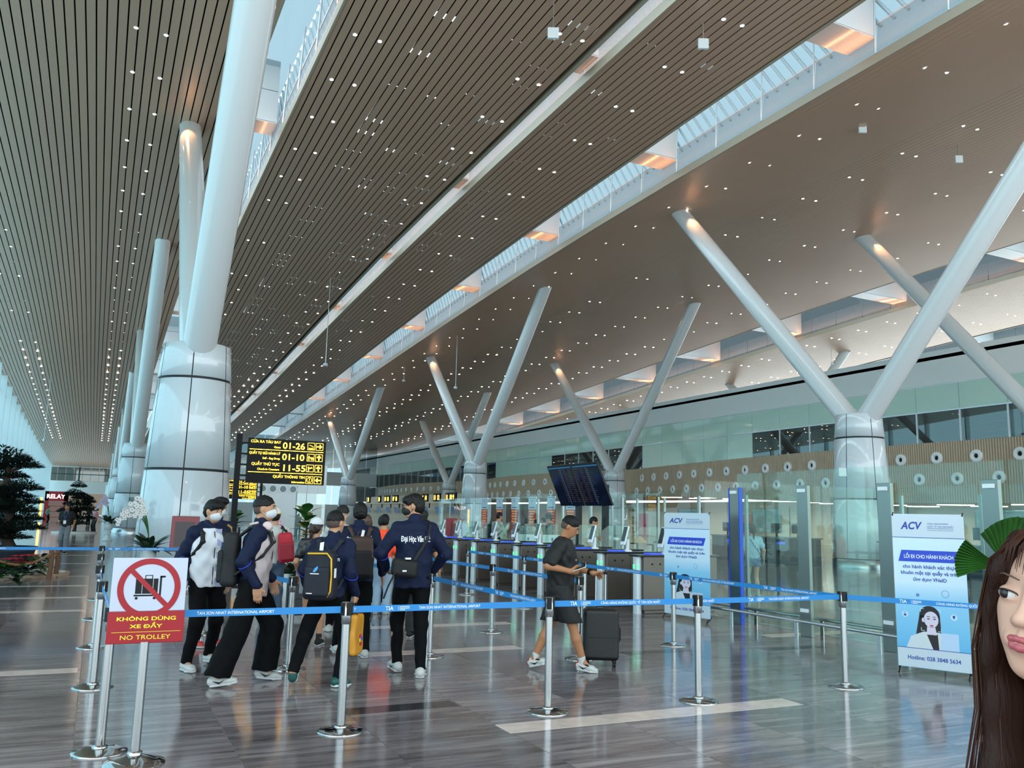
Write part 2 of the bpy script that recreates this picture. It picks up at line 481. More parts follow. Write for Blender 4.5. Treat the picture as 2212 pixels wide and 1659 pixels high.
# ------------------------------------------------------------------ skylights between the bands: girders, perforated panels, louvres
def skylight(i, x0, x1, zl, zr, y0, y1, hgt, girders, pan=2.93, detail=True):
    r = thing('skylight', None, None); r.name = 'window_%d' % i; r['kind'] = 'structure'
    y = y0
    while y < y1:
        yb = min(y + pan, y1); za, zb = zr(y) + .32, zr(yb) + .32
        h1 = hgt * .34
        b = MB(); g = .02
        b.add([(x1, y + g, za), (x1, yb - g, zb), (x1 + .12, yb - g, zb + h1), (x1 + .12, y + g, za + h1)], [(0, 1, 2, 3)])
        b.build('perforated_panel', M_PERF, r)
        if detail:
            b = MB(); b.tube([(x1 - .02, y, za), (x1 + .1, y, za + hgt)], .035, 4); b.tube([(x1 + .1, y, za + h1 + .03), (x1 + .1, yb, zb + h1 + .03)], .03, 4)
            b.build('mullion', M_ALU, r)
            b = MB()
            for k in range(5):
                u = k / 5
                p = (x1 + .35, y + pan * u, za + (zb - za) * u + h1)
                q = (x1 + .35, y + pan * (u + .55), za + (zb - za) * u + hgt + .2)
                b.tube([p, q], .07, 4)
            tag(b.build('louvre_fins', M_ALU, r), kind='stuff')
        y = yb
    for gy in girders:
        z = max(zl(gy), zr(gy)) + (.95 if detail else .5)
        b = MB(); b.bx(x0 - .3, x1 + .05, gy - .65, gy + .65, z, z + .04); b.build('girder_soffit', M_WHITE, r)
        for q in (0, 1):
            za = z + .06 + q * (hgt * .55); b = MB()
            b.bx(x0 - .3, x1 + .05, gy - .65, gy + .65, za, za + hgt * .55 - .03); b.build('girder_panel', M_WHITE, r)
    b = MB()
    for a, c in zip(YS[:-1], YS[1:]):
        if c < y0: continue
        b.add([(x0 - .5, a, zr(a) + hgt + 1.2), (x1 + .5, a, zr(a) + hgt + 1.2), (x1 + .5, c, zr(c) + hgt + 1.2), (x0 - .5, c, zr(c) + hgt + 1.2)], [(0, 1, 2, 3)])
    for a, c in zip(YS[:-1], YS[1:]):  # added upright pane behind the panels, dims the sky seen through them
        if c < y0: continue
        b.add([(x1 + .55, a, zr(a) + .2), (x1 + .55, c, zr(c) + .2), (x1 + .55, c, zr(c) + hgt + 1.2), (x1 + .55, a, zr(a) + hgt + 1.2)], [(0, 1, 2, 3)])
    b.build('roof_and_dimming_panes', glass('sky_dimming_glass', (.20, .25, .27), base=.0, fres=.3) if detail or i == 2 else glass('sky_dimming_glass_deep', (.05, .06, .065), base=.0, fres=.3), r)  # tint kept dark to hold down the sky brightness in the skylights
    return r


GY = [8.7 + 11.7 * k for k in range(15)]
skylight(1, 3.85, 5.45, lambda y: interp(PA, y), lambda y: interp(PB, y), 10, 120, 2.6, [y + 4 for y in GY[:10]])
skylight(2, 13.8, 14.5, lambda y: interp(PB, y), lambda y: interp(PC, y), 10, 120, 2.2, [y + 4 for y in GY[:10]], detail=False)
skylight(3, 19.6, 23.7, lambda y: interp(PC, y), lambda y: interp(PD, y), 8, 130, 3.4, GY[:11])
skylight(4, 52.0, 58.4, lambda y: interp(PD, y) + 2.0, lambda y: interp(PD, y) + 1.9, 22, 150, 4.0, [24 + 11.7 * k for k in range(11)], detail=False)
skylight(5, 72.0, 78.0, lambda y: interp(PD, y) + 1.9, lambda y: interp(PD, y) + 1.9, 30, 150, 4.0, [30 + 11.7 * k for k in range(10)], detail=False)


def strip_light(x, zf, y0, y1, aim, power, col=(1.0, .40, .17)):
    """warm LED line lying on the ledge of a skylight"""
    ld = bpy.data.lights.new('led_line', 'AREA'); ld.shape = 'RECTANGLE'; ld.size = .12; ld.size_y = y1 - y0; ld.energy = power; ld.color = col
    o = bpy.data.objects.new('led_line', ld); COL.objects.link(o)
    za, zb = zf(y0), zf(y1); o.location = (x, (y0 + y1) / 2, (za + zb) / 2)
    yd = Vector((0, y1 - y0, zb - za)).normalized(); zd = -Vector(aim).normalized(); zd = (zd - yd * zd.dot(yd)).normalized(); xd = yd.cross(zd)
    o.rotation_euler = Matrix((xd, yd, zd)).transposed().to_euler()
    return o


for (y0, y1) in ((10, 40), (40, 70), (70, 110)):
    strip_light(23.45, lambda y: interp(PD, y) + .42, y0, y1, (-.5, 0, 1), 60)
    strip_light(14.95, lambda y: interp(PC, y) + .5, y0, y1, (-.8, 0, .6), 90)
    strip_light(5.35, lambda y: interp(PB, y) + .3, y0, y1, (-.4, 0, 1), 35)
    strip_light(58.2, lambda y: interp(PD, y) + 2.3, y0 + 20, y1 + 20, (-.5, 0, 1), 80)

# ------------------------------------------------------------------ columns: clad cones carrying two raking tubes
def column_cladding():
    # one sixth of a ring, three heights
    prof = [(1.16, .38), (1.075, 2.62), (1.07, 2.68), (.94, 5.02), (.935, 5.08), (.87, 6.0)]
    out = []
    for a, b in ((0, 1), (2, 3), (4, 5)):
        (r0, z0), (r1, z1) = prof[a], prof[b]
        m = MB(); g = .012
        da = g / r1
        m.lathe([(r0 - .03, z0), (r0, z0 + .01), (r1, z1 - .01), (r1 - .03, z1)], 10, a0=da, a1=PI / 3 - da, closed=False)
        out.append(m.mesh('cladding_panel', M_COLUMN))
    return out


CLAD = column_cladding()


def column(x, y, label, tz, base_rot=.4, zbase=0., full=True, tips=(11.7, -11.7), clad=True):
    t = thing('column', label, 'column', (x, y, zbase))
    b = MB(); b.lathe([(1.10, 0), (1.12, .36), (1.04, 2.6), (.9, 5.0), (.845, 5.98), (.3, 6.02)], 36)
    b.build('core', M_SEAM, t)
    b = MB(); b.lathe([(1.19, 0), (1.19, .34), (1.12, .36)], 36); b.build('plinth', M_STEEL, t)
    if clad:
        for k in range(6):
            for c in CLAD: link('cladding_panel', c, t, None, base_rot + k * PI / 3)
    else:
        b = MB(); b.lathe([(1.16, .38), (.87, 6.0)], 30); b.build('cladding', M_COLUMN, t)
    for s in tips:
        sg = 1 if s > 0 else -1
        top = Vector((0, s, tz(y + s) - zbase + .25)); bot = Vector((0, sg * .22, 5.6))
        b = MB(); d = top - bot
        b.tube([bot, bot + d * .5, top], [.43, .43, .43], 28); b.build('raking_tube', M_BRANCH, t)
    return t


def zD(x): return lambda y: BANDS[3][3](x, y)


zA = lambda y: interp(PA, y)
COLS = []
for k in range(5):
    COLS.append(column(2.07, 24 + 39 * k, ['white clad column with raking tubes right behind the masked students', 'white clad column with exit sign beside the orchids',
                                           'third white column of the row beside the left concourse', 'fourth white column of the left concourse row', 'farthest white column of the left concourse row'][k], zA, .35, clad=k < 3))
for k in range(3):
    COLS.append(column(27.1, 24.2 + 38.5 * k, ['white clad column with wide V tubes behind the glass partition', 'white V column left of the red banners', 'small white V column next to the gates sign'][k], zD(27.1), .2))
for k in range(3):
    COLS.append(column(41.0, 24.2 + 39.5 * k, ['white V column at the right edge with only its tube in view', 'white V column behind the flight screens', 'small white V column above the counter numbers'][k], zD(41), .2))
for k in range(3):
    COLS.append(column(66, 30 + 39 * k, ['short white V column standing on the bulkhead roof nearest the right edge', 'short white V column on the bulkhead roof in the middle', 'short white V column far along the bulkhead roof'][k], lambda y: interp(PD, y) + 1.9, .2, zbase=5.0, clad=False, tips=(9, -9)))


def uplight(x, y, z, aim, power, size=.5, col=(1., .45, .18)):
    ld = bpy.data.lights.new('wash_lamp', 'SPOT'); ld.energy = power; ld.color = col; ld.spot_size = size; ld.spot_blend = .6; ld.shadow_soft_size = .12
    o = bpy.data.objects.new('wash_lamp', ld); COL.objects.link(o); o.location = (x, y, z)
    o.rotation_euler = (Vector(aim) - Vector((x, y, z))).to_track_quat('-Z', 'Y').to_euler()


for (x, y) in ((27.1, 24.2), (27.1, 62.7), (41, 24.2), (41, 63.7), (27.1, 101.2), (2.07, 24)):
    zf = zD(x) if x > 10 else zA                      # warm wash lamp in the ceiling beside the head of each raking tube
    for sg, pw in ((1, 75), (-1, 30)):
        zt = zf(y + 11.7 * sg); yt = y + 11.7 * sg
        uplight(x - .55, yt - 1.5 * sg, zt - .12, (x, yt - 2.6 * sg, zt - 2.6), pw, 1.3)

# ------------------------------------------------------------------ downlights in pairs of rows
dl = MB(); dl.lathe([(.0, -.012), (.062, -.012)], 14, mi=1, smooth=False); dl.lathe([(.062, -.012), (.085, -.016), (.088, 0)], 14)
M_DLE = mat('downlight_lens', '#ffffff', .3, emit='#fff1dd', es=14.)
DLM = dl.mesh('downlight', [M_ALU, M_DLE])
ROWS = [('A', -6.0, 'left glass wall'), ('A', -7.1, 'left glass wall'), ('A', -.25, 'left column row'), ('A', .67, 'left column row'), ('B', 6.27, 'first skylight'), ('B', 7.12, 'first skylight'), ('B', 12.26, 'narrow skylight'), ('B', 13.12, 'narrow skylight'),
        ('C', 16.45, 'narrow skylight and the wide skylight'), ('C', 17.2, 'narrow skylight and the wide skylight'), ('D', 25.85, 'wide skylight'), ('D', 27.07, 'wide skylight'), ('D', 32.3, 'V columns'), ('D', 33.22, 'V columns'), ('D', 38.6, 'V columns'), ('D', 39.5, 'V columns'), ('D', 46, 'far skylight'), ('D', 47, 'far skylight'), ('E', 60.5, 'bulkhead roof'), ('E', 61.5, 'bulkhead roof'), ('E', 67.5, 'bulkhead roof'), ('E', 68.5, 'bulkhead roof')]
cands = []
for bn, x, wh in ROWS:
    zf = [b for b in BANDS if b[0] == bn][0][3]
    y = 13.1 if bn != 'D' else 13.2
    while y < 150:
        z = zf(x, y); v = Vector((x, y, z)) - Vector(CPOS)
        px = v.dot(Vector(CR)) / v.dot(Vector(CF)) * FPX + 1106; py = v.dot(Vector(CD)) / v.dot(Vector(CF)) * FPX + 829.5
        if v.dot(Vector(CF)) > 0 and -40 < px < 2250 and -40 < py < 1120: cands.append((v.length, (x, y, z), bn, wh))
        y += 3.12
cands.sort(key=lambda c: c[0])
lab = {'A': 'small round downlight among the grey ceiling slats by the %s', 'B': 'small round downlight in the brown ceiling by the %s', 'C': 'small round downlight in the ceiling between the %s', 'D': 'small round downlight in the wide slatted ceiling near the %s', 'E': 'small round downlight in the far ceiling above the %s'}
for i, (d, p, bn, wh) in enumerate(cands[:300]):
    tag(link('downlight', DLM, None, p), lab[bn] % wh, 'downlight', 'ceiling downlights near the ' + wh)
bm = MB()
for d, p, bn, wh in cands[300:]:
    bm.lathe([(0, 0), (.085, 0)], 8, (p[0], p[1], p[2] - .012), smooth=False)
tag(bm.build('distant_downlights', M_DLE), 'dots of far downlights in the receding ceiling', 'downlight', kind='stuff')

# ------------------------------------------------------------------ things hanging from the ceiling
def hanger(px, py, X, label, s=.34):
    p = atx(px, py, X)
    zf = [b for b in BANDS if b[1] <= X <= b[2]][0][3]
    t = thing('ceiling_box', label, 'device', tuple(p))
    b = MB(); b.bx(-s / 2, s / 2, -.06, .06, -s / 2, s / 2); b.build('housing', M_WHITE, t, rot=-.45, bevel=.02)
    b = MB(); b.tube([(0, 0, s / 2 - .02), (0, 0, max(zf(X, p.y) - p.z + .05, s / 2 + .1))], .02, 8); b.build('rod', M_STEEL, t)


hanger(1195, 72, 11.0, 'white box hanging from the ceiling left of the narrow skylight')
hanger(1519, 95, 16.0, 'white box hanging between the narrow and the wide skylight')
hanger(1863, 279, 28.0, 'white box hanging under the wide slatted ceiling, upper of two at the right')
hanger(2071, 344, 34.0, 'white box hanging under the wide slatted ceiling, lower of two at the right')
for k, (px, py, X) in enumerate(((222, 783, -1.0), (211, 960, -.9), (95, 950, -5.2))):
    p = atx(px, py, X); t = thing('dome_camera', ['nearest small white dome camera under the grey slats', 'middle small white dome camera under the grey slats', 'small white dome camera near the left glass wall'][k], 'camera', tuple(p))
    b = MB(); b.ell((0, 0, 0), (.12, .12, .16), 12, 8); b.build('dome', M_WHITE, t)
    b = MB(); b.tube([(0, 0, .1), (0, 0, zA(p.y) - p.z + .03)], .02, 6); b.build('rod', M_STEEL, t)
for k, (px, py, X) in enumerate(((703, 787, 12.), (872, 822, 26.), (984, 837, 26.2), (1686, 770, 62.), (1797, 785, 64.))):
    p = atx(px, py, X); zz = interp(PD, p.y) + (1.9 if X > 50 else .2) if X > 20 else interp(PB, p.y)
    t = thing('pendant_speaker', ['small pendant speaker over the narrow skylight band', 'left small pendant speaker between V columns', 'right small pendant speaker between V columns', 'left pendant speaker above the bulkhead', 'right pendant speaker above the bulkhead'][k], 'speaker', tuple(p))
    b = MB(); b.lathe([(.02, .12), (.14, .06), (.16, -.1), (0, -.12)], 14); b.build('housing', M_ALU, t)
    b = MB(); b.tube([(0, 0, .1), (0, 0, max(.3, zz - p.z))], .025, 6); b.build('rod', M_STEEL, t)
# ------------------------------------------------------------------ right wall: white bulkhead, mint glass, windows, ribbed band with air nozzles
WX = 46.0
b = MB(); b.bx(WX, WX + .5, 5, 170, 10.35, 12.5); b.bx(WX, 80, 5, 170, 11.9, 12.2)
wall = struct('wall_right', b.build('wall_right', M_BULK, bevel=.04))
b = MB(); b.bx(WX + .3, WX + .5, 5, 170, 4.0, 10.4); b.build('backing', mat('backing_dark', '#2a3030', .6), wall)
pm = MB(); pm.bx(-.04, .04, -1.485, 1.485, 8.72, 10.3); PM1 = pm.mesh('glass_panel', M_MINT)
pm = MB(); pm.bx(-.04, .04, -1.485, 1.485, 6.5, 8.68); PM2 = pm.mesh('glass_panel', M_MINT)
pm = MB(); pm.bx(-.04, .04, -1.485, 1.485, 6.5, 8.68); PW = pm.mesh('window_pane', M_GLASSD)
bl = MB()
for k in range(16): bl.bx(.12, .16, -1.3, 1.3, 7.2 + k * .09, 7.25 + k * .09)
PBL = bl.mesh('louvre_blind', mat('blind_grey', '#8b9698', .5))
fr = MB(); fr.bx(-.06, .3, -.06, .06, 6.5, 8.7)
PFR = fr.mesh('window_post', M_ALU)
for k in range(50):
    y = 8 + 3 * k
    link('glass_panel', PM1, wall, (WX, y, 0))
    if y < 51 or 66 < y < 84 or y > 100:
        link('window_pane', PW, wall, (WX, y, 0)); link('window_post', PFR, wall, (WX, y - 1.5, 0))
        if k % 2 == 0: link('louvre_blind', PBL, wall, (WX, y, 0))
    else: link('glass_panel', PM2, wall, (WX, y, 0))
b = MB(); b.bx(WX - .12, WX, 5, 170, 8.66, 8.74); b.bx(WX - .06, WX, 5, 170, 10.3, 10.36); b.build('trim_rail', M_STEEL, wall)


def ribbed():
    M = mat('ribbed_cladding', '#ab967d', .5)
    nt = M.node_tree; bs = nt.nodes['Principled BSDF']; N = nt.nodes.new; L = nt.links.new
    g = N('ShaderNodeNewGeometry'); s = N('ShaderNodeSeparateXYZ'); L(g.outputs['Position'], s.inputs[0])
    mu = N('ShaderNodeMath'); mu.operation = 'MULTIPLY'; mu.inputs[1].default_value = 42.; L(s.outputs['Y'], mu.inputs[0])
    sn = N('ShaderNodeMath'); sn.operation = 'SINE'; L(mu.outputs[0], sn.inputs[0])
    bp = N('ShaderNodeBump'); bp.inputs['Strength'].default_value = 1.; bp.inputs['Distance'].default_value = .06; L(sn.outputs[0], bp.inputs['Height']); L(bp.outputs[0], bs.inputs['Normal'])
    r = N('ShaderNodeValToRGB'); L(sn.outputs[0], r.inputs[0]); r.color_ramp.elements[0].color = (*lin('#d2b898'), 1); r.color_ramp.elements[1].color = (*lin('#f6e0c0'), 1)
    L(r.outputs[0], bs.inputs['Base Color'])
    return M


M_RIB = ribbed()
nz = MB(); MY = Matrix.Rotation(-PI / 2, 4, 'Y')
nz.lathe([(.12, -.02), (.15, .08), (.30, .08), (.36, .03), (.36, -.1)], 24, M=MY); NZ = nz.mesh('air_nozzle', mat('nozzle_white', '#eef2f2', .3))
nz = MB(); nz.lathe([(0, .05), (.05, .04), (.1, -.01), (.13, -.02)], 18, M=MY); NZC = nz.mesh('nozzle_core', M_BLACK)
BSEG = [(8, 68, 3.0), (68, 104, 2.6), (104, 150, 2.6)]


def bandx(y):
    for a, c, h in BSEG:
        if a <= y <= c: return WX - .3 - h * math.sin(PI * (y - a) / (c - a))
    return WX


for si, (a, c, h) in enumerate(BSEG):
    zb = lambda y: 3.0 if y < 40 else min(3.75, 3.0 + (y - 40) * .04)
    b = MB(); b.grid(lambda u, v: (bandx(a + (c - a) * u * .9999), a + (c - a) * u, zb(a + (c - a) * u) + (6.45 - zb(a + (c - a) * u)) * v), 40, 2)
    b.grid(lambda u, v: (bandx(a + (c - a) * u * .9999) + (WX + .5 - bandx(a + (c - a) * u * .9999)) * v, a + (c - a) * u, 6.45), 40, 1)
    b.grid(lambda u, v: (bandx(a + (c - a) * u * .9999) + 8 * v, a + (c - a) * u, zb(a + (c - a) * u)), 40, 1)
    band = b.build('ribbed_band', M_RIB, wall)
    n = int((c - a) / 2.35)
    for r, (zz, off) in enumerate(((5.55, 0), (4.35, 1.17))):
        for k in range(n):
            y = a + 1.3 + off + 2.35 * k
            if y > c - .6: continue
            dx = (bandx(y + .05) - bandx(y - .05)) / .1
            o = link('air_nozzle', NZ, band, (bandx(y) - .03, y, zz), (0, 0, -math.atan(dx)))
            link('nozzle_core', NZC, o)

# hall under the band: soffit lights, beige back wall, check-in desks, floor counters
b = MB(); b.bx(54, 54.3, 5, 150, 0, 3.6); back = struct('wall_back', b.build('wall_back', M_BEIGE))
for k in range(24):
    b = MB(); b.bx(53.92, 54, 8 + 6 * k, 8.04 + 6 * k, 0, 3.1); b.build('panel_joint', M_SEAM, back)
ML = mat('soffit_tube', '#ffffff', .3, emit='#fff6ea', es=5.)
for k in range(10):
    for q in range(2):
        b = MB(); b.bx(-.04, .04, -1.0, 1.0, -.04, 0); b.build('soffit_light', ML, wall, (45.5 + q * 3.0, 20 + 4.6 * k, min(3.75, 3. + max(0, 20 + 4.6 * k - 40) * .04) - .01), .4)
for k in range(5):      # lamps set in the soffit of the hall under the band
    ld = bpy.data.lights.new('soffit_panel_lamp', 'AREA'); ld.shape = 'RECTANGLE'; ld.size = 1.2; ld.size_y = 16; ld.energy = 150; ld.color = (1, .95, .88)
    lo = bpy.data.objects.new('soffit_panel_lamp', ld); COL.objects.link(lo); lo.location = (49.5, 22 + 18 * k, 2.9)
for k in range(3):
    b = MB(); b.bx(0, .08, -.9, .9, 0, 2.4); o = b.build('red_board', mat('deep_red', '#8c1f2c', .4), None, (52.5, 44 + 16 * k, 0))
    tag(o, ['dark red panel standing by the beige back wall behind the column', 'middle dark red panel by the beige back wall', 'far dark red panel by the beige back wall'][k], 'panel')
for k in range(5):
    b = MB(); b.bx(53.7, 53.9, 24 + 11 * k, 27.5 + 11 * k, .9, 2.9); o = b.build('window_pane_lit', M_GLASSW, back)
    b = MB(); b.bx(53.85, 53.95, 24 + 11 * k, 27.5 + 11 * k, .9, 2.9); b.build('window_blind', mat('window_white', '#eaf6f8', .5), back)

# ------------------------------------------------------------------ check-in island: fascia with numbered boxes and tilted monitors
isl = thing('check_in_counter', 'long check-in counter with numbered boxes and monitors left of the white column', 'counter', (0, 0, 0))
p0, p1 = atx(992, 1076, 36.), atx(770, 1093, 36.)
y0, y1, zf = p0.y, min(p1.y, 135), (p0.z + p1.z) / 2
b = MB(); b.bx(35.8, 36.1, y0, y1, zf - .12, zf + .05); b.build('fascia_beam', M_BEIGE, isl)
b = MB(); b.bx(37.5, 37.7, y0, y1, 0, zf + 1.0); b.build('back_panel', M_BEIGE, isl)
b = MB(); b.bx(35.6, 36.6, y0, y1, 0, 1.1); b.build('desk', mat('desk_pale', '#cfc7b8', .4), isl)
M_NUM = mat('number_glow', '#e8a030', .4, emit='#ffb340', es=2.4)
M_SCR = mat('screen_blue', '#1c2530', .1, emit='#30465c', es=.5)
k = 0
for px, n in ((985, 1), (978, 2), (951, 2), (924, 2), (860, 2), (842, 2), (823, 1), (800, 1)):
    p = atx(px, 1070, 36.); wv = .62
    for q in range(n):
        bb = MB(); bb.bx(-.12, .12, -wv * .7, wv * .7, 0, .95); o = bb.build('number_box', M_BLACK, isl, (35.85, p.y + q * wv * 1.9, zf + .06))
        k += 1
        text(str(8 + k), M_NUM, .75, (-.13, .3, .2), o, (PI / 2, 0, -PI / 2), bold=.02)
    bb = MB(); bb.bx(-.04, .04, -.75, .75, -.42, .42); bb.build('monitor', M_SCR, isl, (35.9, p.y + .3, zf - .95), (0, -.35, 0))
    bb = MB(); bb.bx(-.06, .06, -.06, .06, -.6, 0); bb.build('monitor_bracket', M_BLACK, isl, (36., p.y - .7, zf - .1))

# ------------------------------------------------------------------ end wall with glazed storey, far shop
b = MB(); b.bx(XL, 4, 205, 205.4, 4.6, 7.2)
b.bx(XL, 4, 205, 205.4, 10.1, 10.6)
endw = struct('wall_end', b.build('wall_end', M_BULK))
for k in range(8):
    b = MB(); b.bx(XL + 1.6 * k, XL + 1.6 * k + 1.5, 205, 205.1, 7.25, 8.6); b.bx(XL + 1.6 * k, XL + 1.6 * k + 1.5, 205, 205.1, 8.75, 10.1); b.build('window_pane', M_GLASSD, endw)
b = MB(); b.bx(XL, 4, 204.9, 205.1, 8.6, 8.75); b.bx(-4.2, -3.9, 204.8, 205.2, 7.2, 10.2); b.build('window_frame', mat('frame_dark', '#333b40', .5), endw)
b = MB(); b.bx(XL, 12, 214, 214.3, 0, 11); b.build('rear_wall', mat('rear_beige', '#6a594a', .6), endw)

# far end of the check-in hall: pale panels and a glazed storey
b = MB(); b.bx(5, 46, 152, 152.4, 0, 3.2); b.bx(5, 46, 152, 152.4, 6.6, 9.0)
wfar = struct('wall_far', b.build('wall_far', mat('far_pale', '#dfe8ea', .5)))
for k in range(20):
    b = MB(); b.bx(5 + 2.05 * k, 5 + 2.05 * k + 1.95, 152.1, 152.2, 3.2, 6.6); b.bx(5 + 2.05 * k, 5 + 2.05 * k + 1.95, 152.1, 152.2, 9.0, 15); b.build('window_pane', glass('far_glass', (.5, .58, .6), base=.02, fres=.3), wfar)

# left glass wall
b = MB(); b.bx(XL - .2, XL, 5, 205, -.1, .25)
wl = struct('wall_left', b.build('wall_left', M_BULK))
fm = MB(); fm.bx(-.1, .65, -.09, .09, 0, 17.4); FM = fm.mesh('mullion_fin', M_ALU)
gm = MB(); gm.bx(-.02, .0, .1, 5.9, .25, 17.4); GM = gm.mesh('glass_pane', M_GLASSW)
tm = MB(); tm.bx(-.06, .12, .1, 5.9, -.05, .05); TM = tm.mesh('transom', M_ALU)
for k in range(33):
    y = 7 + 6 * k; h = (zA(y) + .2) / 17.4
    o = link('mullion_fin', FM, wl, (XL, y, 0)); o.scale = (1, 1, h)
    o = link('glass_pane', GM, wl, (XL, y, 0)); o.scale = (1, 1, h)
    for z in (4.5, 9., 13.):
        if z < 17 * h: link('transom', TM, wl, (XL, y, z))

# far shop: red frame, lit name board
s = thing('kiosk', 'red shop front with lit white name board far down the left concourse', 'shop', (atd(119, 1100, 105).x, 105, 0))
MR = mat('shop_red', '#b01228', .4)
b = MB(); b.bx(-1.1, -.75, 0, 3, 0, 3.3); b.bx(.75, 1.1, 0, 3, 0, 3.3); b.bx(-1.1, 1.1, 0, 3, 2.3, 3.3); b.build('frame', MR, s)
b = MB(); b.bx(-.75, .75, 1.0, 1.1, 0, 2.3); b.build('shelf_back', mat('shop_glow', '#4a2a2c', .5, emit='#e8d0c8', es=.06), s)
for k in range(3):
    b = MB(); b.bx(-.7, .7, .6, 1.0, .5 + .6 * k, .55 + .6 * k); b.build('shelf', MR, s)
text('RELAY', mat('sign_white', '#ffffff', .4, emit='#ffffff', es=.9), .62, (-.95, -.02, 2.55), s, bold=.02)
b = MB(); b.bx(-1.5, -1.3, 0, .2, .2, 2.6); b.build('side_light', mat('side_yellow', '#f0b030', .4, emit='#ffc040', es=2.), s)
t = thing('brown_kiosk', 'brown kiosk with dark arched doorway behind the bonsai tree', 'kiosk', (-8.2, 78, 0))
b = MB(); b.bx(-.5, 2.0, 0, 5, 0, 3.6); b.build('body', mat('kiosk_brown', '#5b4636', .6), t)
b = MB(); b.prism([(1.0, .1), (1.0, 2.0), (1.15, 2.5), (1.4, 2.7), (1.65, 2.5), (1.8, 2.0), (1.8, .1)], 0, .04, M=Matrix.Translation((0, -.02, 0)) @ Matrix.Rotation(PI / 2, 4, 'X')); b.build('arched_doorway', M_BLACK, t)
# ------------------------------------------------------------------ stanchions and printed tapes
M_TAPE = mat('tape_blue', '#2080c4', .5); M_PRINT = mat('print_white', '#f4f8fa', .5)
HS = .95


def stanchion_parts(t, rot=0.):
    b = MB(); g = .16
    b.lathe([(.02, .035), (.06, .033), (.12, .024), (.165, .014), (.176, .008), (.176, .001)], 40, a0=g, a1=2 * PI - g, closed=False)
    b.lathe([(.02, .002), (.176, .001)], 40, a0=g, a1=2 * PI - g, closed=False)
    for a in (g, -g):
        c, s = math.cos(a), math.sin(a)
        b.add([(.02 * c, .02 * s, .035), (.12 * c, .12 * s, .024), (.176 * c, .176 * s, .008), (.176 * c, .176 * s, .001), (.02 * c, .02 * s, .001)], [(0, 1, 2, 3, 4)])
    b.lathe([(.05, .033), (.05, .042), (.032, .05)], 20); b.build('base', M_CHROME, t, None, rot)
    b = MB(); b.tube([(0, 0, .03), (0, 0, .80)], .0315, 20); b.build('pole', M_CHROME, t)
    b = MB(); b.lathe([(.0315, .785), (.038, .79), (.038, .95), (.0, .952)], 20); h = b.build('head', M_CHROME, t)
    b = MB(); b.bx(-.045, .045, -.022, .022, .85, .948); b.bx(-.022, .022, -.045, .045, .85, .948); b.build('belt_cassette', M_BLACK, h, bevel=.006)


ST0 = None


def stanchion(x, y, label, rot=0.):
    global ST0
    if ST0 is None:
        ST0 = thing('stanchion', label, 'stanchion', (x, y, 0), 0, 'queue stanchions'); stanchion_parts(ST0, 0)
        ST0.rotation_euler = (0, 0, rot); return ST0
    return dup(ST0, (x, y, 0), rot, label)


EN, VN = 'TAN SON NHAT INTERNATIONAL AIRPORT', 'CẢNG HÀNG KHÔNG QUỐC TẾ TÂN SƠN NHẤT'


def tape(a, b, label, prints=(), z=.893, h=.05, far=False):
    """flat printed belt from a to b (xy); prints = [(distance from the left end as seen, string)]"""
    a, b = Vector((a[0], a[1], 0)), Vector((b[0], b[1], 0))
    d = b - a; n = Vector((d.y, -d.x, 0)).normalized()
    if n.dot(-(a + b) / 2) < 0: a, b = b, a; d = b - a
    L = d.length; ang = math.atan2(d.y, d.x)
    t = thing('barrier_tape', label, 'tape', (a.x, a.y, z), ang, 'printed blue queue tapes')
    m = MB(); m.bx(.047, L - .047, -.0012, .0012, -h / 2, h / 2); m.build('belt', M_TAPE, t)
    for o, s in prints:
        if s == 'TIA':
            text('TIA', M_PRINT, .043, (o, -.003, -.0145), t, bold=.012)
            m = MB(); m.bx(o + .107, o + .109, -.0032, -.0028, -.017, .017)
            for k in range(3): m.bx(o + .118, o + (.2 if k < 2 else .165), -.0032, -.0028, .008 - .012 * k, .0125 - .012 * k)
            m.build('print_lines', M_PRINT, t)
        else: text(s, M_PRINT, .031, (o, -.003, -.011), t, bold=.006, sx=.88)
    return t


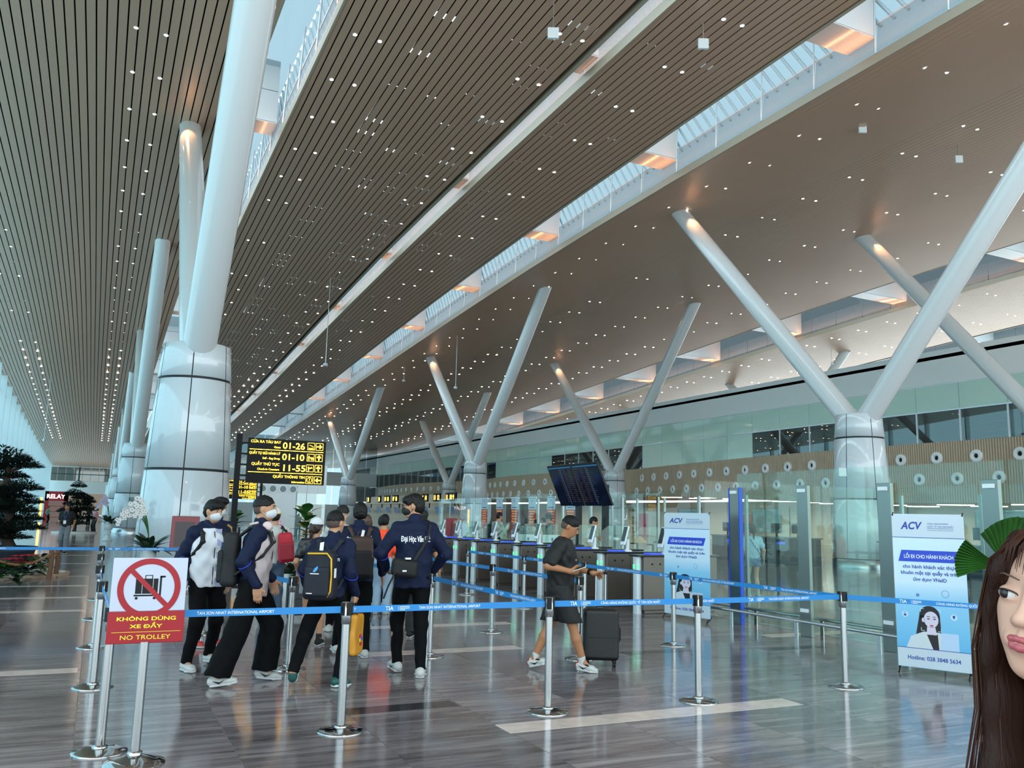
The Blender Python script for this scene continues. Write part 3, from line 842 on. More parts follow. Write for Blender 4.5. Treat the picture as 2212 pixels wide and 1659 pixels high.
S = {}
for k, (x, y, rot, l) in {
    's0': (.16, 6.58, .5, 'chrome stanchion right behind the no trolley sign'), 's1': (1.8, 6.57, 1.9, 'chrome stanchion in front of the student with the yellow bag'),
    's2': (3.59, 6.6, 2.6, 'chrome stanchion in front of the man in black'), 's3': (5.11, 6.51, .3, 'chrome stanchion on the long pale floor strip'),
    's4': (7.01, 6.56, 1.2, 'chrome stanchion left of the right standing banner'), 'a1': (.11, 8.9, 2.9, 'second chrome stanchion of the left row, behind the sign'),
    'a2': (.10, 11.38, 2.8, 'third chrome stanchion of the left row'), 'a3': (.12, 14.2, 2.8, 'fourth chrome stanchion of the left row'), 'a4': (.15, 17.2, 2.8, 'farthest chrome stanchion of the left row'),
    'b1': (1.95, 9.3, .2, 'chrome stanchion hidden behind the walking student with the navy backpack'), 'c1': (3.64, 9.6, .4, 'chrome stanchion behind the tall student in glasses'),
    'd1': (5.23, 11.35, 2.2, 'chrome stanchion left of the man in black, middle row'), 'd2': (5.25, 8.9, 3.0, 'chrome stanchion behind the black suitcase'), 'd3': (5.2, 14.0, 1.0, 'far chrome stanchion of the middle row'),
    'e1': (7.04, 9.48, 2.9, 'chrome stanchion in front of the left standing banner'), 'e2': (7.1, 11.9, .8, 'chrome stanchion behind the hand on the suitcase handle'),
    'e3': (7.15, 14.13, .1, 'chrome stanchion before the gates, second of the back row'), 'e4': (7.16, 16.81, .3, 'chrome stanchion before the gates, farthest of the back row'),
    'f1': (8.2, 4.25, .3, 'chrome stanchion hidden behind the woman at the right edge'), 'g1': (-4.6, 17.3, .3, 'chrome stanchion at the left end of the far tape'),
    'b2': (1.4, 12.2, .3, 'chrome stanchion behind the man in the white shirt'), 'c2': (3.7, 12.6, .3, 'chrome stanchion beside the orange shirt'), 'c3': (3.0, 17.2, .3, 'chrome stanchion among the plants')}.items():
    S[k] = (x, y); stanchion(x, y, l, rot)

tape(S['s0'], S['s1'], 'blue printed tape beside the no trolley sign, in front of two students', [(.55, EN)])
tape(S['s1'], S['s2'], 'blue printed tape across the tall student in glasses', [(.31, 'TIA'), (.59, EN), (.055, 'T')])
tape(S['s2'], S['s3'], 'blue printed tape across the legs of the man in black', [(.2, 'TIA'), (.50, VN)])
tape(S['s3'], S['s4'], 'blue printed tape right of the black suitcase', [(.06, 'SƠN NHẤT'), (.62, 'TIA'), (.88, EN)])
tape(S['s4'], S['f1'], 'blue printed tape crossing the right standing banner', [(.55, 'TIA'), (.88, VN)])
tape(S['s2'], S['c1'], 'blue printed tape running back left from the stanchion by the man in black', [(.65, 'TIA'), (.92, VN), (1.85, 'TIA'), (2.2, EN)])
tape(S['c1'], S['c2'], 'blue printed tape behind the tall student in glasses', [(1.2, 'TIA'), (1.6, VN)])
tape(S['d2'], S['d1'], 'blue printed tape behind the man in black', [(.5, 'TIA'), (.9, VN), (1.75, 'TIA')])
tape(S['d1'], S['d3'], 'blue printed tape left of the man in black, lower of two', [(.4, 'TIA'), (.8, EN), (1.9, 'TIA')])
tape(S['e1'], S['s4'], 'blue printed tape in front of the glass partition', [(.35, 'TIA'), (.62, VN), (1.75, 'TIA'), (2.03, EN)])
tape(S['e2'], S['e1'], 'blue printed tape ending at the left standing banner', [(.7, 'TIA'), (1.0, VN), (2.1, 'TIA')])
tape(S['e3'], S['e2'], 'blue printed tape before the gates, hidden partly by the man in black', [(.4, 'TIA'), (.7, EN)])
tape(S['e4'], S['e3'], 'blue printed tape before the gates, farthest of the back row', [(.6, 'TIA'), (.95, VN), (1.8, 'TIA')])
tape(S['b2'], S['b1'], 'blue printed tape between the man in white and the navy backpack', [(.6, 'TIA'), (.9, VN), (1.9, 'TIA')])
tape(S['g1'], S['a4'], 'blue printed tape across the far left concourse', [(.3, VN), (2.2, 'TIA'), (2.7, EN)])
tape(S['a4'], S['c3'], 'blue printed tape behind the white orchid pot', [(.1, 'TIA'), (.5, EN)])
for i, (p, q) in enumerate((('a1', 's0'), ('a2', 'a1'), ('a3', 'a2'), ('a4', 'a3'))):
    tape(S[p], S[q], 'blue tape of the left stanchion row, seen edge on, %s from the sign' % ['first', 'second', 'third', 'fourth'][i], [(.9, 'TIA'), (1.2, EN)])

# ------------------------------------------------------------------ no trolley sign
t = thing('floor_sign', 'no trolley floor sign, white and red plate on a chrome post', 'sign', (.36, 6.22, 0))
b = MB(); b.lathe([(.0, .06), (.05, .055), (.12, .03), (.185, .012), (.19, .002)], 40); b.lathe([(.045, .056), (.045, .075), (.03, .08)], 20); b.build('base', M_CHROME, t)
b = MB(); b.tube([(0, 0, .05), (0, 0, .76)], .03, 20); b.tube([(0, .02, .74), (0, .02, 1.0)], .02, 12); b.build('post', M_CHROME, t)
M_SW = mat('sign_plate_white', '#bcc2d2', .35); M_SR = mat('sign_plate_red', '#9c0819', .4); M_SY = mat('sign_yellow', '#f2e030', .4)
b = MB(); b.bx(-.23, .23, -.006, .006, .955, 1.3); pl = b.build('white_plate', M_SW, t, bevel=.004)
b = MB(); b.bx(-.235, .235, -.007, .007, .75, .955); b.bx(-.03, .03, -.006, .02, .735, .76); rp_ = b.build('red_plate', M_SR, t, bevel=.004)
Y0 = -.0075
cz = 1.3 - .197


def ring(r0, r1, n=56): return [(r0 * math.cos(2 * PI * i / n), r0 * math.sin(2 * PI * i / n)) for i in range(n)], [(r1 * math.cos(2 * PI * i / n), r1 * math.sin(2 * PI * i / n)) for i in range(n)]


def flat(name, polys, M, parent, y, c=(0, 0)):
    b = MB()
    for pg in polys: b.add([(c[0] + x, y, c[1] + z) for x, z in pg], [tuple(range(len(pg)))])
    return b.build(name, M, parent)


def annulus(name, r0, r1, M, parent, y, c=(0, 0), n=56):
    i, o = ring(r0, r1, n)
    return flat(name, [[i[k], o[k], o[(k + 1) % n], i[(k + 1) % n]] for k in range(n)], M, parent, y, c)


R4 = lambda x0, x1, z0, z1: [(x0, z0), (x1, z0), (x1, z1), (x0, z1)]
flat('trolley_pictogram', [R4(-.085, .052, -.036, .062), R4(-.092, .062, -.052, -.042), R4(.062, .074, -.052, .075), R4(.062, .095, .068, .080), R4(-.03, -.025, .062, .085), R4(.012, .017, .062, .085), R4(-.03, .017, .08, .085)] +
     [[(cx + .009 * math.cos(a * .5236), -.064 + .009 * math.sin(a * .5236)) for a in range(12)] for cx in (-.075, .035)], M_BLACK, pl, Y0, (0, cz))
flat('pictogram_gap', [R4(-.046, -.043, -.036, .062), R4(.02, .023, -.036, .062)], M_SW, pl, Y0 - .0004, (0, cz))
annulus('prohibition_ring', .156, .194, M_SR, pl, Y0 - .0008, (0, cz))
flat('prohibition_bar', [[(-.126, .104), (-.104, .126), (.126, -.104), (.104, -.126)]], M_SR, pl, Y0 - .0009, (0, cz))
text('KHÔNG DÙNG', M_SY, .034, (0, -.0085, .896), rp_, bold=.02, align='CENTER', width=.36)
text('XE ÐẨY', M_SY, .033, (0, -.0085, .848), rp_, bold=.02, align='CENTER', width=.2)
flat('divider_line', [R4(-.205, .215, .822, .8245)], M_SY, rp_, -.0085)
text('NO TROLLEY', M_SY, .040, (0, -.0085, .776), rp_, bold=.0, align='CENTER', width=.305)

# ------------------------------------------------------------------ direction signs
M_AMB = mat('sign_amber', '#ffc040', .4, emit='#ffb92e', es=2.2)
M_SBK = mat('sign_black', '#030405', .5, spec=.2)


def arrow(kind):
    # unit arrow pointing up inside -.5.. .5
    pts = [[(-.09, -.4), (.09, -.4), (.09, .12), (-.09, .12)], [(0, .42), (-.36, .06), (-.24, -.05), (0, .19)], [(0, .42), (0, .19), (.24, -.05), (.36, .06)]]
    a = {'up': 0, 'right': -PI / 2, 'left': PI / 2}[kind]; c, s = math.cos(a), math.sin(a)
    return [[(x * c - z * s, x * s + z * c) for x, z in pg] for pg in pts]


PICT = {'plane': [[(-.4, .22), (-.3, .22), (.38, -.12), (.4, -.04), (.3, .02), (-.1, .2)], R4(-.4, .4, -.32, -.26), R4(-.4, .4, -.44, -.40)],
        'drop': [[(-.36, -.4), (-.2, -.4), (-.2, .1), (-.36, .1)], [(-.42, .08), (-.05, .08), (.1, -.12), (.02, -.18), (-.12, 0), (-.42, 0)], R4(-.33, -.2, .14, .3), R4(.08, .42, -.35, .05)],
        'desk': [[(-.3, -.4), (-.16, -.4), (-.16, .1), (-.3, .1)], [(-.4, .1), (0, .1), (.1, -.05), (.02, -.1), (-.12, .02), (-.4, .02)], R4(-.3, -.17, .14, .28), [(.05, -.05), (.42, .05), (.3, .12), (.2, .26), (.05, .1)]],
        'info': []}


def direction_sign(name, label, loc, rz, post_side=-1, sc_=1.):
    t = thing(name, label, 'sign', loc, rz); W, H, zt = 1.73, 1.0, 3.25
    px = (-.19 if post_side < 0 else W + .19)
    b = MB(); b.bx(px - .06, px + .06, -.05, .05, 0, 3.33); b.bx(px - .25, px + .25, -.2, .2, 0, .02); b.build('post', M_SBK, t)
    for k in range(4):
        b = MB(); z = zt - .12 - .24 * k
        b.bx(min(px, 0 if post_side < 0 else W), max(px, 0 if post_side < 0 else W), -.02, .02, z - .02, z + .02); b.build('rung', M_SBK, t)
    b = MB(); b.bx(0, W, -.05, .05, zt - H, zt); bd = b.build('board', M_SBK, t)
    y = -.053; Z = lambda f: zt - H * f
    rows = [('CỬA RA TÀU BAY', 'Gates', '01-26', 'plane', 'right', .0), ('QUẦY TỰ GỬI HÀNH LÝ', 'Self - Bag Drop', '01-10', 'drop', 'up', .255), ('QUẦY THỦ TỤC', 'Check-in Counters', '11-55', 'desk', 'up', .50), ('QUẦY THÔNG TIN', 'Information', '', 'info', 'left', .765)]
    for i, (v, e, n, pic, ar, f) in enumerate(rows):
        xr = .41 * W if n else .745 * W
        text(v, M_AMB, .082 if i != 1 else .075, (xr, y, Z(f + .10)), bd, bold=.004, align='RIGHT', sx=1.0 if i != 1 else .82)
        text(e, M_AMB, .062, (xr, y, Z(f + .205)), bd, bold=.002, align='RIGHT')
        if n: text(n, M_AMB, .20, (.435 * W, y, Z(f + .205)), bd, bold=.012, width=.285 * W)
        for c, shp in ((.805, 'p'), (.915, 'a')):
            s = .165; cc = (c * W, Z(f + .125)); h = s / 2
            flat('icon_frame', [R4(-h, h, -h, -h + .008), R4(-h, h, h - .008, h), R4(-h, -h + .008, -h, h), R4(h - .008, h, -h, h)], M_AMB, bd, y, cc)
            if shp == 'a': flat('arrow', [[(x * s * .9, z * s * .9) for x, z in pg] for pg in arrow(ar)], M_AMB, bd, y, cc)
            elif pic == 'info':
                annulus('info_ring', .052, .06, M_AMB, bd, y, cc, 28); text('?', M_AMB, .1, (cc[0], y, cc[1] - .036), bd, bold=.01, align='CENTER')
            else: flat('pictogram', [[(x * s * .85, z * s * .85) for x, z in pg] for pg in PICT[pic]], M_AMB, bd, y, cc)
    for f in (.25, .755): flat('divider_line', [R4(.02 * W, .97 * W, Z(f) - .006, Z(f) + .006)], M_AMB, bd, y)
    return t


direction_sign('direction_sign', 'black sign with amber gate numbers on a dark post above the student in headphones', (2.90, 19.5, 0), -.02)
p = atd(478, 1086, 46.)
direction_sign('direction_sign', 'smaller distant black sign with amber numbers behind the first sign post', (p.x, p.y, 0), -.05, 1)

# ------------------------------------------------------------------ standing banners
M_BW = mat('banner_white', '#c6d4de', .5); M_BB = mat('banner_blue', '#2348c8', .5); M_BT = mat('banner_navy', '#20409e', .5)


def banner_bg():
    M = mat('banner_sky', '#8cc8ea', .45); nt = M.node_tree; b = nt.nodes['Principled BSDF']
    tcn = nt.nodes.new('ShaderNodeTexCoord'); s = nt.nodes.new('ShaderNodeSeparateXYZ'); nt.links.new(tcn.outputs['Object'], s.inputs[0])
    r = nt.nodes.new('ShaderNodeValToRGB'); nt.links.new(s.outputs['Z'], r.inputs[0]); e = r.color_ramp.elements
    e[0].position = .2; e[0].color = (*lin('#58b2e0'), 1); e[1].position = 1.35; e[1].color = (*lin('#cfe6f6'), 1)
    x = e.new(.8); x.color = (*lin('#8fcdee'), 1)
    nt.links.new(r.outputs[0], b.inputs['Base Color']); return M


M_BS = banner_bg()
M_HAIR = mat('print_hair', '#16161c', .5); M_FACE = mat('print_face', '#d8cfe0', .5); M_LIP = mat('print_lip', '#c8203c', .5); M_BLZ = mat('print_blazer', '#cfd8de', .5); M_LAP = mat('print_laptop', '#b9d3ee', .5)
oval = lambda cx, cz, rx, rz, n=24, a0=0., a1=2 * PI: [(cx + rx * math.cos(a0 + (a1 - a0) * i / n), cz + rz * math.sin(a0 + (a1 - a0) * i / n)) for i in range(n)]


def banner(label, pl, pr):
    d = Vector((pr[0] - pl[0], pr[1] - pl[1], 0)); ang = math.atan2(d.y, d.x)
    t = thing('standing_banner', label, 'banner', (pl[0], pl[1], 0), ang, 'standing banners by the gates')
    W, H0, H1 = d.length, .07, 1.77
    b = MB(); b.add([(0, 0, H0), (W, 0, H0), (W, 0, H1), (0, 0, H1), (0, .004, H0), (W, .004, H0), (W, .004, H1), (0, .004, H1)], [(0, 1, 2, 3), (7, 6, 5, 4), (0, 4, 5, 1), (3, 2, 6, 7), (0, 3, 7, 4), (1, 5, 6, 2)])
    sh = b.build('printed_sheet', M_BS, t)
    b = MB(); b.tube([(.02, .03, H0 + .02), (W / 2, .12, 1.0), (W - .02, .03, H1 - .02)], .008, 8); b.tube([(W - .02, .03, H0 + .02), (W / 2, .13, 1.0), (.02, .03, H1 - .02)], .008, 8)
    b.tube([(W / 2, .13, 1.), (W / 2, .5, .01)], .008, 8)
    for x in (.02, W - .02): b.tube([(x, .03, H0 + .02), (x, -.06, .006)], .009, 8)
    b.build('cross_frame', M_BLACK, t)
    for x, z in ((.01, H0), (W - .01, H0), (.01, H1), (W - .01, H1)):
        b = MB(); b.tube([(x, -.006, z - .015), (x, .03, z + .012)], .009, 8); b.build('corner_clip', M_BLACK, t)
    H = H1 - H0; Z = lambda f: H1 - H * f; y = -.001
    flat('header_panel', [R4(.003, W - .003, Z(.155), Z(.002))], M_BW, sh, y)
    flat('footer_panel', [R4(.003, W - .003, Z(.998), Z(.875))], M_BW, sh, y)
    flat('rule_line', [R4(0, W, Z(.158), Z(.154)), R4(0, W, Z(.878), Z(.874))], M_BT, sh, y - .0006)
    y -= .0012
    text('ACV', M_BT, .115, (.13 * W, y, Z(.1)), sh, bold=.03, shear=.25, width=.31 * W)
    for k, (s, f, wd) in enumerate((('CẢNG HÀNG KHÔNG', .068, .29), ('QUỐC TẾ TÂN SƠN NHẤT', .087, .36), ('TAN SON NHAT INTERNATIONAL AIRPORT', .109, .36))):
        text(s, M_BT, [.024, .024, .012][k], (.5 * W, y, Z(f)), sh, bold=.004, width=wd * W)
    flat('rule_line', [R4(.5 * W, .86 * W, Z(.0955), Z(.093))], M_BT, sh, y)
    flat('title_block', [[(.07 * W, Z(.315)), (.87 * W, Z(.315)), (.92 * W, Z(.24)), (.12 * W, Z(.24))]], M_BB, sh, y)
    text('LỐI ÐI CHO HÀNH KHÁCH', M_PRINT, .058, (.495 * W, y - .0006, Z(.292)), sh, bold=.014, align='CENTER', width=.68 * W)
    for s, f, wd in (('cho hành khách xác thực', .358, .74), ('khuôn mặt tại quầy và trên', .398, .80), ('ứng dụng VNeID', .440, .46)):
        text(s, M_BT, .055, (.5 * W, y, Z(f)), sh, bold=.02, align='CENTER', width=wd * W)
    text('Hotline: 028 3848 5634', M_BT, .06, (.5 * W, y, Z(.948)), sh, bold=.02, align='CENTER', width=.72 * W)
    # portrait: hair, face, jacket, laptop as flat print
    cx = .47 * W
    flat('print_laptop', [R4(.58 * W, .85 * W, Z(.874), Z(.765))], M_LAP, sh, y)
    flat('print_hair', [oval(cx, Z(.66), .14 * W, .105, 26), [(cx - .14 * W, Z(.66)), (cx - .02, Z(.66)), (cx - .03, Z(.775)), (cx - .2 * W, Z(.79))], [(cx + .02, Z(.66)), (cx + .14 * W, Z(.66)), (cx + .15 * W, Z(.765)), (cx + .05, Z(.775))]], M_HAIR, sh, y - .0003)
    flat('print_jacket', [[(.13 * W, Z(.874)), (.2 * W, Z(.8)), (.38 * W, Z(.765)), (.6 * W, Z(.765)), (.62 * W, Z(.8)), (.6 * W, Z(.874))]], M_BLZ, sh, y - .0006)
    flat('print_shirt', [[(.5 * W, Z(.874)), (.42 * W, Z(.78)), (.57 * W, Z(.775)), (.58 * W, Z(.874))]], M_HAIR, sh, y - .0009)
    flat('print_face', [oval(cx + .02 * W, Z(.685), .1 * W, .088, 30), [(cx - .04 * W, Z(.73)), (cx + .07 * W, Z(.73)), (cx + .09 * W, Z(.782)), (cx - .05 * W, Z(.782))], oval(cx - .09 * W, Z(.69), .02 * W, .025, 12)], M_FACE, sh, y - .0012)
    ex = cx + .025 * W
    flat('print_features', [R4(ex - .065 * W, ex - .02 * W, Z(.669), Z(.665)), R4(ex + .02 * W, ex + .06 * W, Z(.669), Z(.665)), oval(ex - .042 * W, Z(.681), .022 * W, .006, 12), oval(ex + .042 * W, Z(.681), .02 * W, .006, 12)], M_HAIR, sh, y - .0015)
    flat('print_lips', [oval(ex, Z(.723), .026 * W, .0075, 14)], M_LIP, sh, y - .0015)
    br = []
    for sx_, sz_, bx_, bz_ in ((1, -1, cx - .12 * W, Z(.618)), (-1, -1, cx + .15 * W, Z(.618)), (1, 1, cx - .12 * W, Z(.758)), (-1, 1, cx + .15 * W, Z(.758))):
        br += [R4(min(bx_, bx_ + sx_ * .035), max(bx_, bx_ + sx_ * .035), bz_ - .002, bz_ + .002), R4(bx_ - .002, bx_ + .002, min(bz_, bz_ + sz_ * .035), max(bz_, bz_ + sz_ * .035))]
    flat('focus_brackets', br, M_PRINT, sh, y - .0018)
    for fx, fz in ((.13, .66), (.8, .66)): flat('icon_disc', [oval(fx * W, Z(fz), .034, .034, 22)], mat('banner_pale', '#c5e4f5', .5), sh, y)
    flat('padlock_icon', [R4(.13 * W - .013, .13 * W + .013, Z(.672), Z(.66)), R4(.13 * W - .011, .13 * W - .007, Z(.66), Z(.648)), R4(.13 * W + .007, .13 * W + .011, Z(.66), Z(.652)), R4(.13 * W - .011, .13 * W + .011, Z(.65), Z(.647))], M_BT, sh, y - .0005)
    flat('shield_icon', [[(.8 * W, Z(.672)), (.8 * W + .013, Z(.66)), (.8 * W + .013, Z(.65)), (.8 * W, Z(.647)), (.8 * W - .013, Z(.65)), (.8 * W - .013, Z(.66))]], M_BT, sh, y - .0005)
    annulus('gear_icon', .008, .016, M_BT, sh, y, (.32 * W, Z(.532)), 18); annulus('badge_ring', .036, .039, M_BT, sh, y, (.70 * W, Z(.515)), 28)
    return t


banner('blue and white standing banner with hotline number nearest the right edge', (8.33, 7.02), (8.65, 6.34))
banner('blue and white standing banner with hotline number at the end of the gates', (8.93, 12.28), (9.08, 11.24))
# ------------------------------------------------------------------ glass partition with posts and low rails
def pane(a, c, z0, z1):
    b = MB(); b.add([(a[0], a[1], z0), (c[0], c[1], z0), (c[0], c[1], z1), (a[0], a[1], z1)], [(0, 1, 2, 3)]); return b


part = thing('glass_partition', 'tall glass partition with steel posts right of the gates', 'partition', (9.5, 0, 0))
M_PB = mat('post_blue', '#1f50c0', .3); M_PST = mat('post_steel', '#878d89', .28, .9)
PY = [5.1, 6.6, 8.12, 9.6, 11.12]
for i, y in enumerate(PY):
    b = MB(); b.bx(0, .06, y - .11, y + .11, 0, 2.2); o = b.build('post', M_PST, part, bevel=.004)
    if i == 4:
        b = MB(); b.bx(-.005, .065, y + .11, y + .135, 0, 2.2); b.bx(-.005, .065, y - .135, y - .11, 0, 2.2); b.build('blue_edge', M_PB, o)
    for z in (.35, 2.1):
        b = MB(); b.bx(-.03, .09, y - .07, y + .07, z, z + .05); b.build('glass_clip', M_WHITE, o)
for a, c in zip(PY[:-1], PY[1:]):
    b = MB(); b.bx(.07, .082, a + .01, c - .01, .04, 2.43); b.build('glass_pane', M_GLASS, part)
for k in range(8):                     # second line of glass behind the gates
    y = 12.3 + 1.55 * k
    b = pane((2.6, y), (2.6, y + 1.5), .03, 2.35); b.build('glass_pane', M_GLASS, part)
    b = MB(); b.bx(2.6, 2.66, y - .06, y, 0, 2.2); b.build('post', M_PST, part)
for k in range(3):
    b = pane((.1 + 1.4 * k, 12.), (1.45 + 1.4 * k, 12.), .03, 2.35); b.build('glass_pane', M_GLASS, part)
for k in range(6):                     # cross wall by the column
    b = pane((4., 3.2 + 1.6 * k), (4., 4.75 + 1.6 * k), .03, 2.35); b.build('glass_pane', M_GLASS, part)
    b = MB(); b.bx(4.0, 4.06, 3.14 + 1.6 * k, 3.2 + 1.6 * k, 0, 2.2); b.build('post', M_PST, part)
for i, (x, l) in enumerate(((9.22, 'low steel bumper rail in front of the glass partition'), (9.72, 'low steel bumper rail behind the glass partition'))):
    r = thing('bumper_rail', l, 'rail', (x, 0, 0))
    b = MB(); b.tube([(0, 3.0, .25), (0, 12.3, .25)], .024, 12); b.build('rail', M_STEEL, r)
    for y in (3.7, 5.15, 6.57, 8.05, 9.5, 10.9): b = MB(); b.bx(-.008, .008, y - .03, y + .03, 0, .24); b.build('rail_post', M_STEEL, r)

# ------------------------------------------------------------------ boarding gates (one lane pedestal, copied)
M_GBR = mat('gate_bronze', '#6c635c', .35, .5); M_GTOP = mat('gate_top', '#20242a', .15); M_GLED = mat('gate_green', '#30e060', .4, emit='#3cff7a', es=.9); M_GBL = mat('gate_blue', '#2a3a8a', .3, emit='#3058ff', es=.25)


def gate(loc, label):
    t = thing('entry_gate', label, 'gate', loc, 0, 'face scan entry gates')
    b = MB(); b.bx(.07, 1.7, -.13, .13, .06, .99); b.bx(.1, 1.65, -.11, .11, 0, .06); body = b.build('cabinet', M_GBR, t, bevel=.01)
    for x in (.6, 1.15):
        b = MB(); b.bx(x, x + .006, -.134, .134, .06, .99); b.build('panel_joint', M_SEAM, body)
    for x in (.25, .42, .95):
        b = MB(); b.tube([(x, -.128, .86), (x, -.136, .86)], .018, 12); b.build('sensor_eye', M_BLACK, body)
    b = MB(); b.tube([(0.02, 0, 0), (.02, 0, .985)], .078, 20); b.build('nose_post', mat('gate_silver', '#c8d2d6', .3, .3), t)
    b = MB(); b.bx(-.07, 1.75, -.15, .15, .99, 1.025); b.build('top_deck', M_GTOP, t, bevel=.012)
    b = MB(); b.bx(-.064, -.055, -.018, .018, .78, .85); b.bx(-.03, .0, -.082, -.076, .78, .85); b.build('green_light', M_GLED, t)
    b = MB(); b.bx(.22, .5, -.1, .1, 1.025, 1.05); b.build('passport_reader', M_GBL, t)
    b = MB(); b.tube([(.62, 0, 1.02), (.62, 0, 1.26)], .035, 14); b.lathe([(.09, 0), (.09, .02), (.04, .04)], 16, (.62, 0, 1.025)); arm = b.build('scanner_arm', M_WHITE, t)
    b = MB(); b.bx(-.018, .018, -.075, .075, -.17, .21); b.build('face_scanner', M_WHITE, arm, (.555, 0, 1.31), (0, .28, 0), bevel=.012)
    b = MB(); b.bx(-.021, -.018, -.06, .06, -.1, .19); b.build('scanner_screen', M_GTOP, arm, (.553, 0, 1.31), (0, .28, 0))
    b = MB(); b.prism([(.75, 1.02), (1.5, 1.02), (1.5, 1.4), (1.4, 1.5), (.95, 1.5), (.8, 1.4)], -.006, .006, M=Matrix.Rotation(PI / 2, 4, 'X')); b.build('glass_wing', M_GLASS, t)
    return t


names = ['nearest the left standing banner', 'second from the left standing banner', 'third from the left standing banner', 'fourth from the left standing banner', 'behind the man in black', 'sixth from the left standing banner', 'seventh from the left standing banner', 'eighth from the left standing banner', 'ninth from the left standing banner', 'farthest, by the tall student in glasses']
g0 = gate((8.74, 12.85, 0), 'bronze entry gate with face scanner ' + names[0])
for k in range(1, 10): dup(g0, (8.74, 12.85 + 1.22 * k, 0), 0, 'bronze entry gate with face scanner ' + names[k])

# ------------------------------------------------------------------ flight screens on two black posts
XF = 11.2
pbl, pbr = atx(1214, 1091, XF), atx(1328, 1091, XF)
ya, yb = max(pbl.y, pbr.y), min(pbl.y, pbr.y); zb = (pbl.z + pbr.z) / 2; wy = (ya - yb)
fs = thing('flight_screens', 'pair of large dark flight screens tilted forward on two black posts', 'screen', (XF, (ya + yb) / 2, 0))
M_FD = mat('flight_screen_dark', '#030710', .12, spec=.4, emit='#0c2450', es=.05); M_FL = mat('flight_line', '#2a2226', .3, emit='#6a4a44', es=.06); M_FB = mat('flight_cyan', '#1f5f88', .3, emit='#2c7aa8', es=.12)
ht = 1.12; tilt = .42
for k in (0, 1):
    yc = wy / 2 - wy * (.25 + .5 * k)
    sgrp = MB(); w2 = wy * .236
    sgrp.bx(-.05, 0, -w2, w2, 0, ht); s_ = sgrp.build('screen', M_BLACK, fs, (0, yc, zb), (0, -tilt, 0))
    b = MB(); b.add([(-.0515, w2 - .015, .015), (-.0515, -w2 + .015, .015), (-.0515, -w2 + .015, ht - .015), (-.0515, w2 - .015, ht - .015)], [(0, 1, 2, 3)]); b.build('display', M_FD, s_)
    b = MB()
    for r in range(17):
        z = ht - .14 - r * .054
        l0, l1 = ((-.2, .98) if k == 0 else (-.98, .35))
        for c in range(3):
            a0 = l0 + (l1 - l0) * c / 3; a1 = a0 + (l1 - l0) / 3 * random.uniform(.5, .9)
            b.add([(-.0525, -a0 * w2, z), (-.0525, -a1 * w2, z), (-.0525, -a1 * w2, z + .022), (-.0525, -a0 * w2, z + .022)], [(0, 1, 2, 3)])
    tag(b.build('flight_rows', M_FL, s_), kind='stuff')
    b = MB(); b.add([(-.0525, w2 * .96, ht - .08), (-.0525, -w2 * .96, ht - .08), (-.0525, -w2 * .96, ht - .05), (-.0525, w2 * .96, ht - .05)], [(0, 1, 2, 3)])
    cx = -.02 * w2; b.add([(-.0527, cx, .05), (-.0527, cx - .02, .05), (-.0527, cx - .02, ht - .1), (-.0527, cx, ht - .1)], [(0, 1, 2, 3)])
    b.build('header_bar', M_FB, s_)
    b = MB(); b.bx(-.05, .05, -.09, .09, 0, zb + .5); b.build('post', M_BLACK, fs, (.08, yc - .1, 0))
    b = MB(); b.bx(-.3, .3, -.3, .3, 0, .02); b.build('foot_plate', M_BLACK, fs, (.08, yc - .1, 0))
    b = MB(); b.lathe([(.05, .02), (.05, -.03), (.0, -.06)], 12, (-.06, .14, zb + .02)); b.build('camera_dome', M_WHITE, fs, (.08, yc - .1, 0))

# ------------------------------------------------------------------ red information banners in front of a glass line
M_RB = mat('red_banner', '#c8202c', .5); M_RT = mat('red_banner_text', '#ffb060', .5); M_GL2 = glass('pale_glass', (.85, .95, .92), base=.04)
gl = thing('glass_screen', 'row of glass panes carrying the red banners', 'partition', (19.6, 0, 0))
for k in range(13):
    y = 27 + 1.85 * k
    b = pane((0, y), (0, y + 1.8), .05, 2.7); b.build('glass_pane', M_GL2, gl)
    b = MB(); b.bx(0, .08, y - .06, y - .0, 0, 2.5); b.build('post', M_PST, gl)
for i, (px, lb) in enumerate(((1232, 'nearest the flight screens'), (1190, 'behind the officer in the peaked cap'), (1149, 'behind the dark haired women'), (1111, 'right of the man with the black backpack'), (1078, 'behind the man with the black backpack'), (1046, 'farthest, beside the white column'))):
    p = atx(px, 1120, 19.3)
    t = thing('red_banner', 'tall red banner with white head, ' + lb, 'banner', (19.3, p.y, 0), -PI / 2, 'red banners on the glass')
    b = MB(); b.bx(-.4, .4, 0, .01, .25, 2.05); s_ = b.build('red_sheet', M_RB, t); b = MB(); b.bx(-.4, .4, 0, .01, 2.05, 2.62); h_ = b.build('white_head', M_BW, t)
    b = MB(); b.bx(-.42, .42, 0, .03, 2.6, 2.66); b.bx(-.3, .3, -.1, .1, 0, .03); b.bx(-.02, .02, .012, .03, 0, 2.6); b.build('stand', M_STEEL, t)
    for r in range(5): flat('text_block', [R4(-.32 + .05 * (r % 2), .32 - .05 * (r % 3), 1.92 - r * .13, 2.0 - r * .13)], M_RT, s_, -.002)
    flat('print_tower', [R4(-.3, -.05, .35, 1.0)], M_BW, s_, -.002)
    for r in range(5): flat('print_chip', [R4(.08, .34, 1.02 - r * .15, 1.11 - r * .15)], M_BW, s_, -.002)
    flat('emblem', [R4(-.03, .03, 2.42, 2.52), R4(-.3, .3, 2.12, 2.17)], mat('emblem_grey', '#5a6a86', .5), h_, -.002)

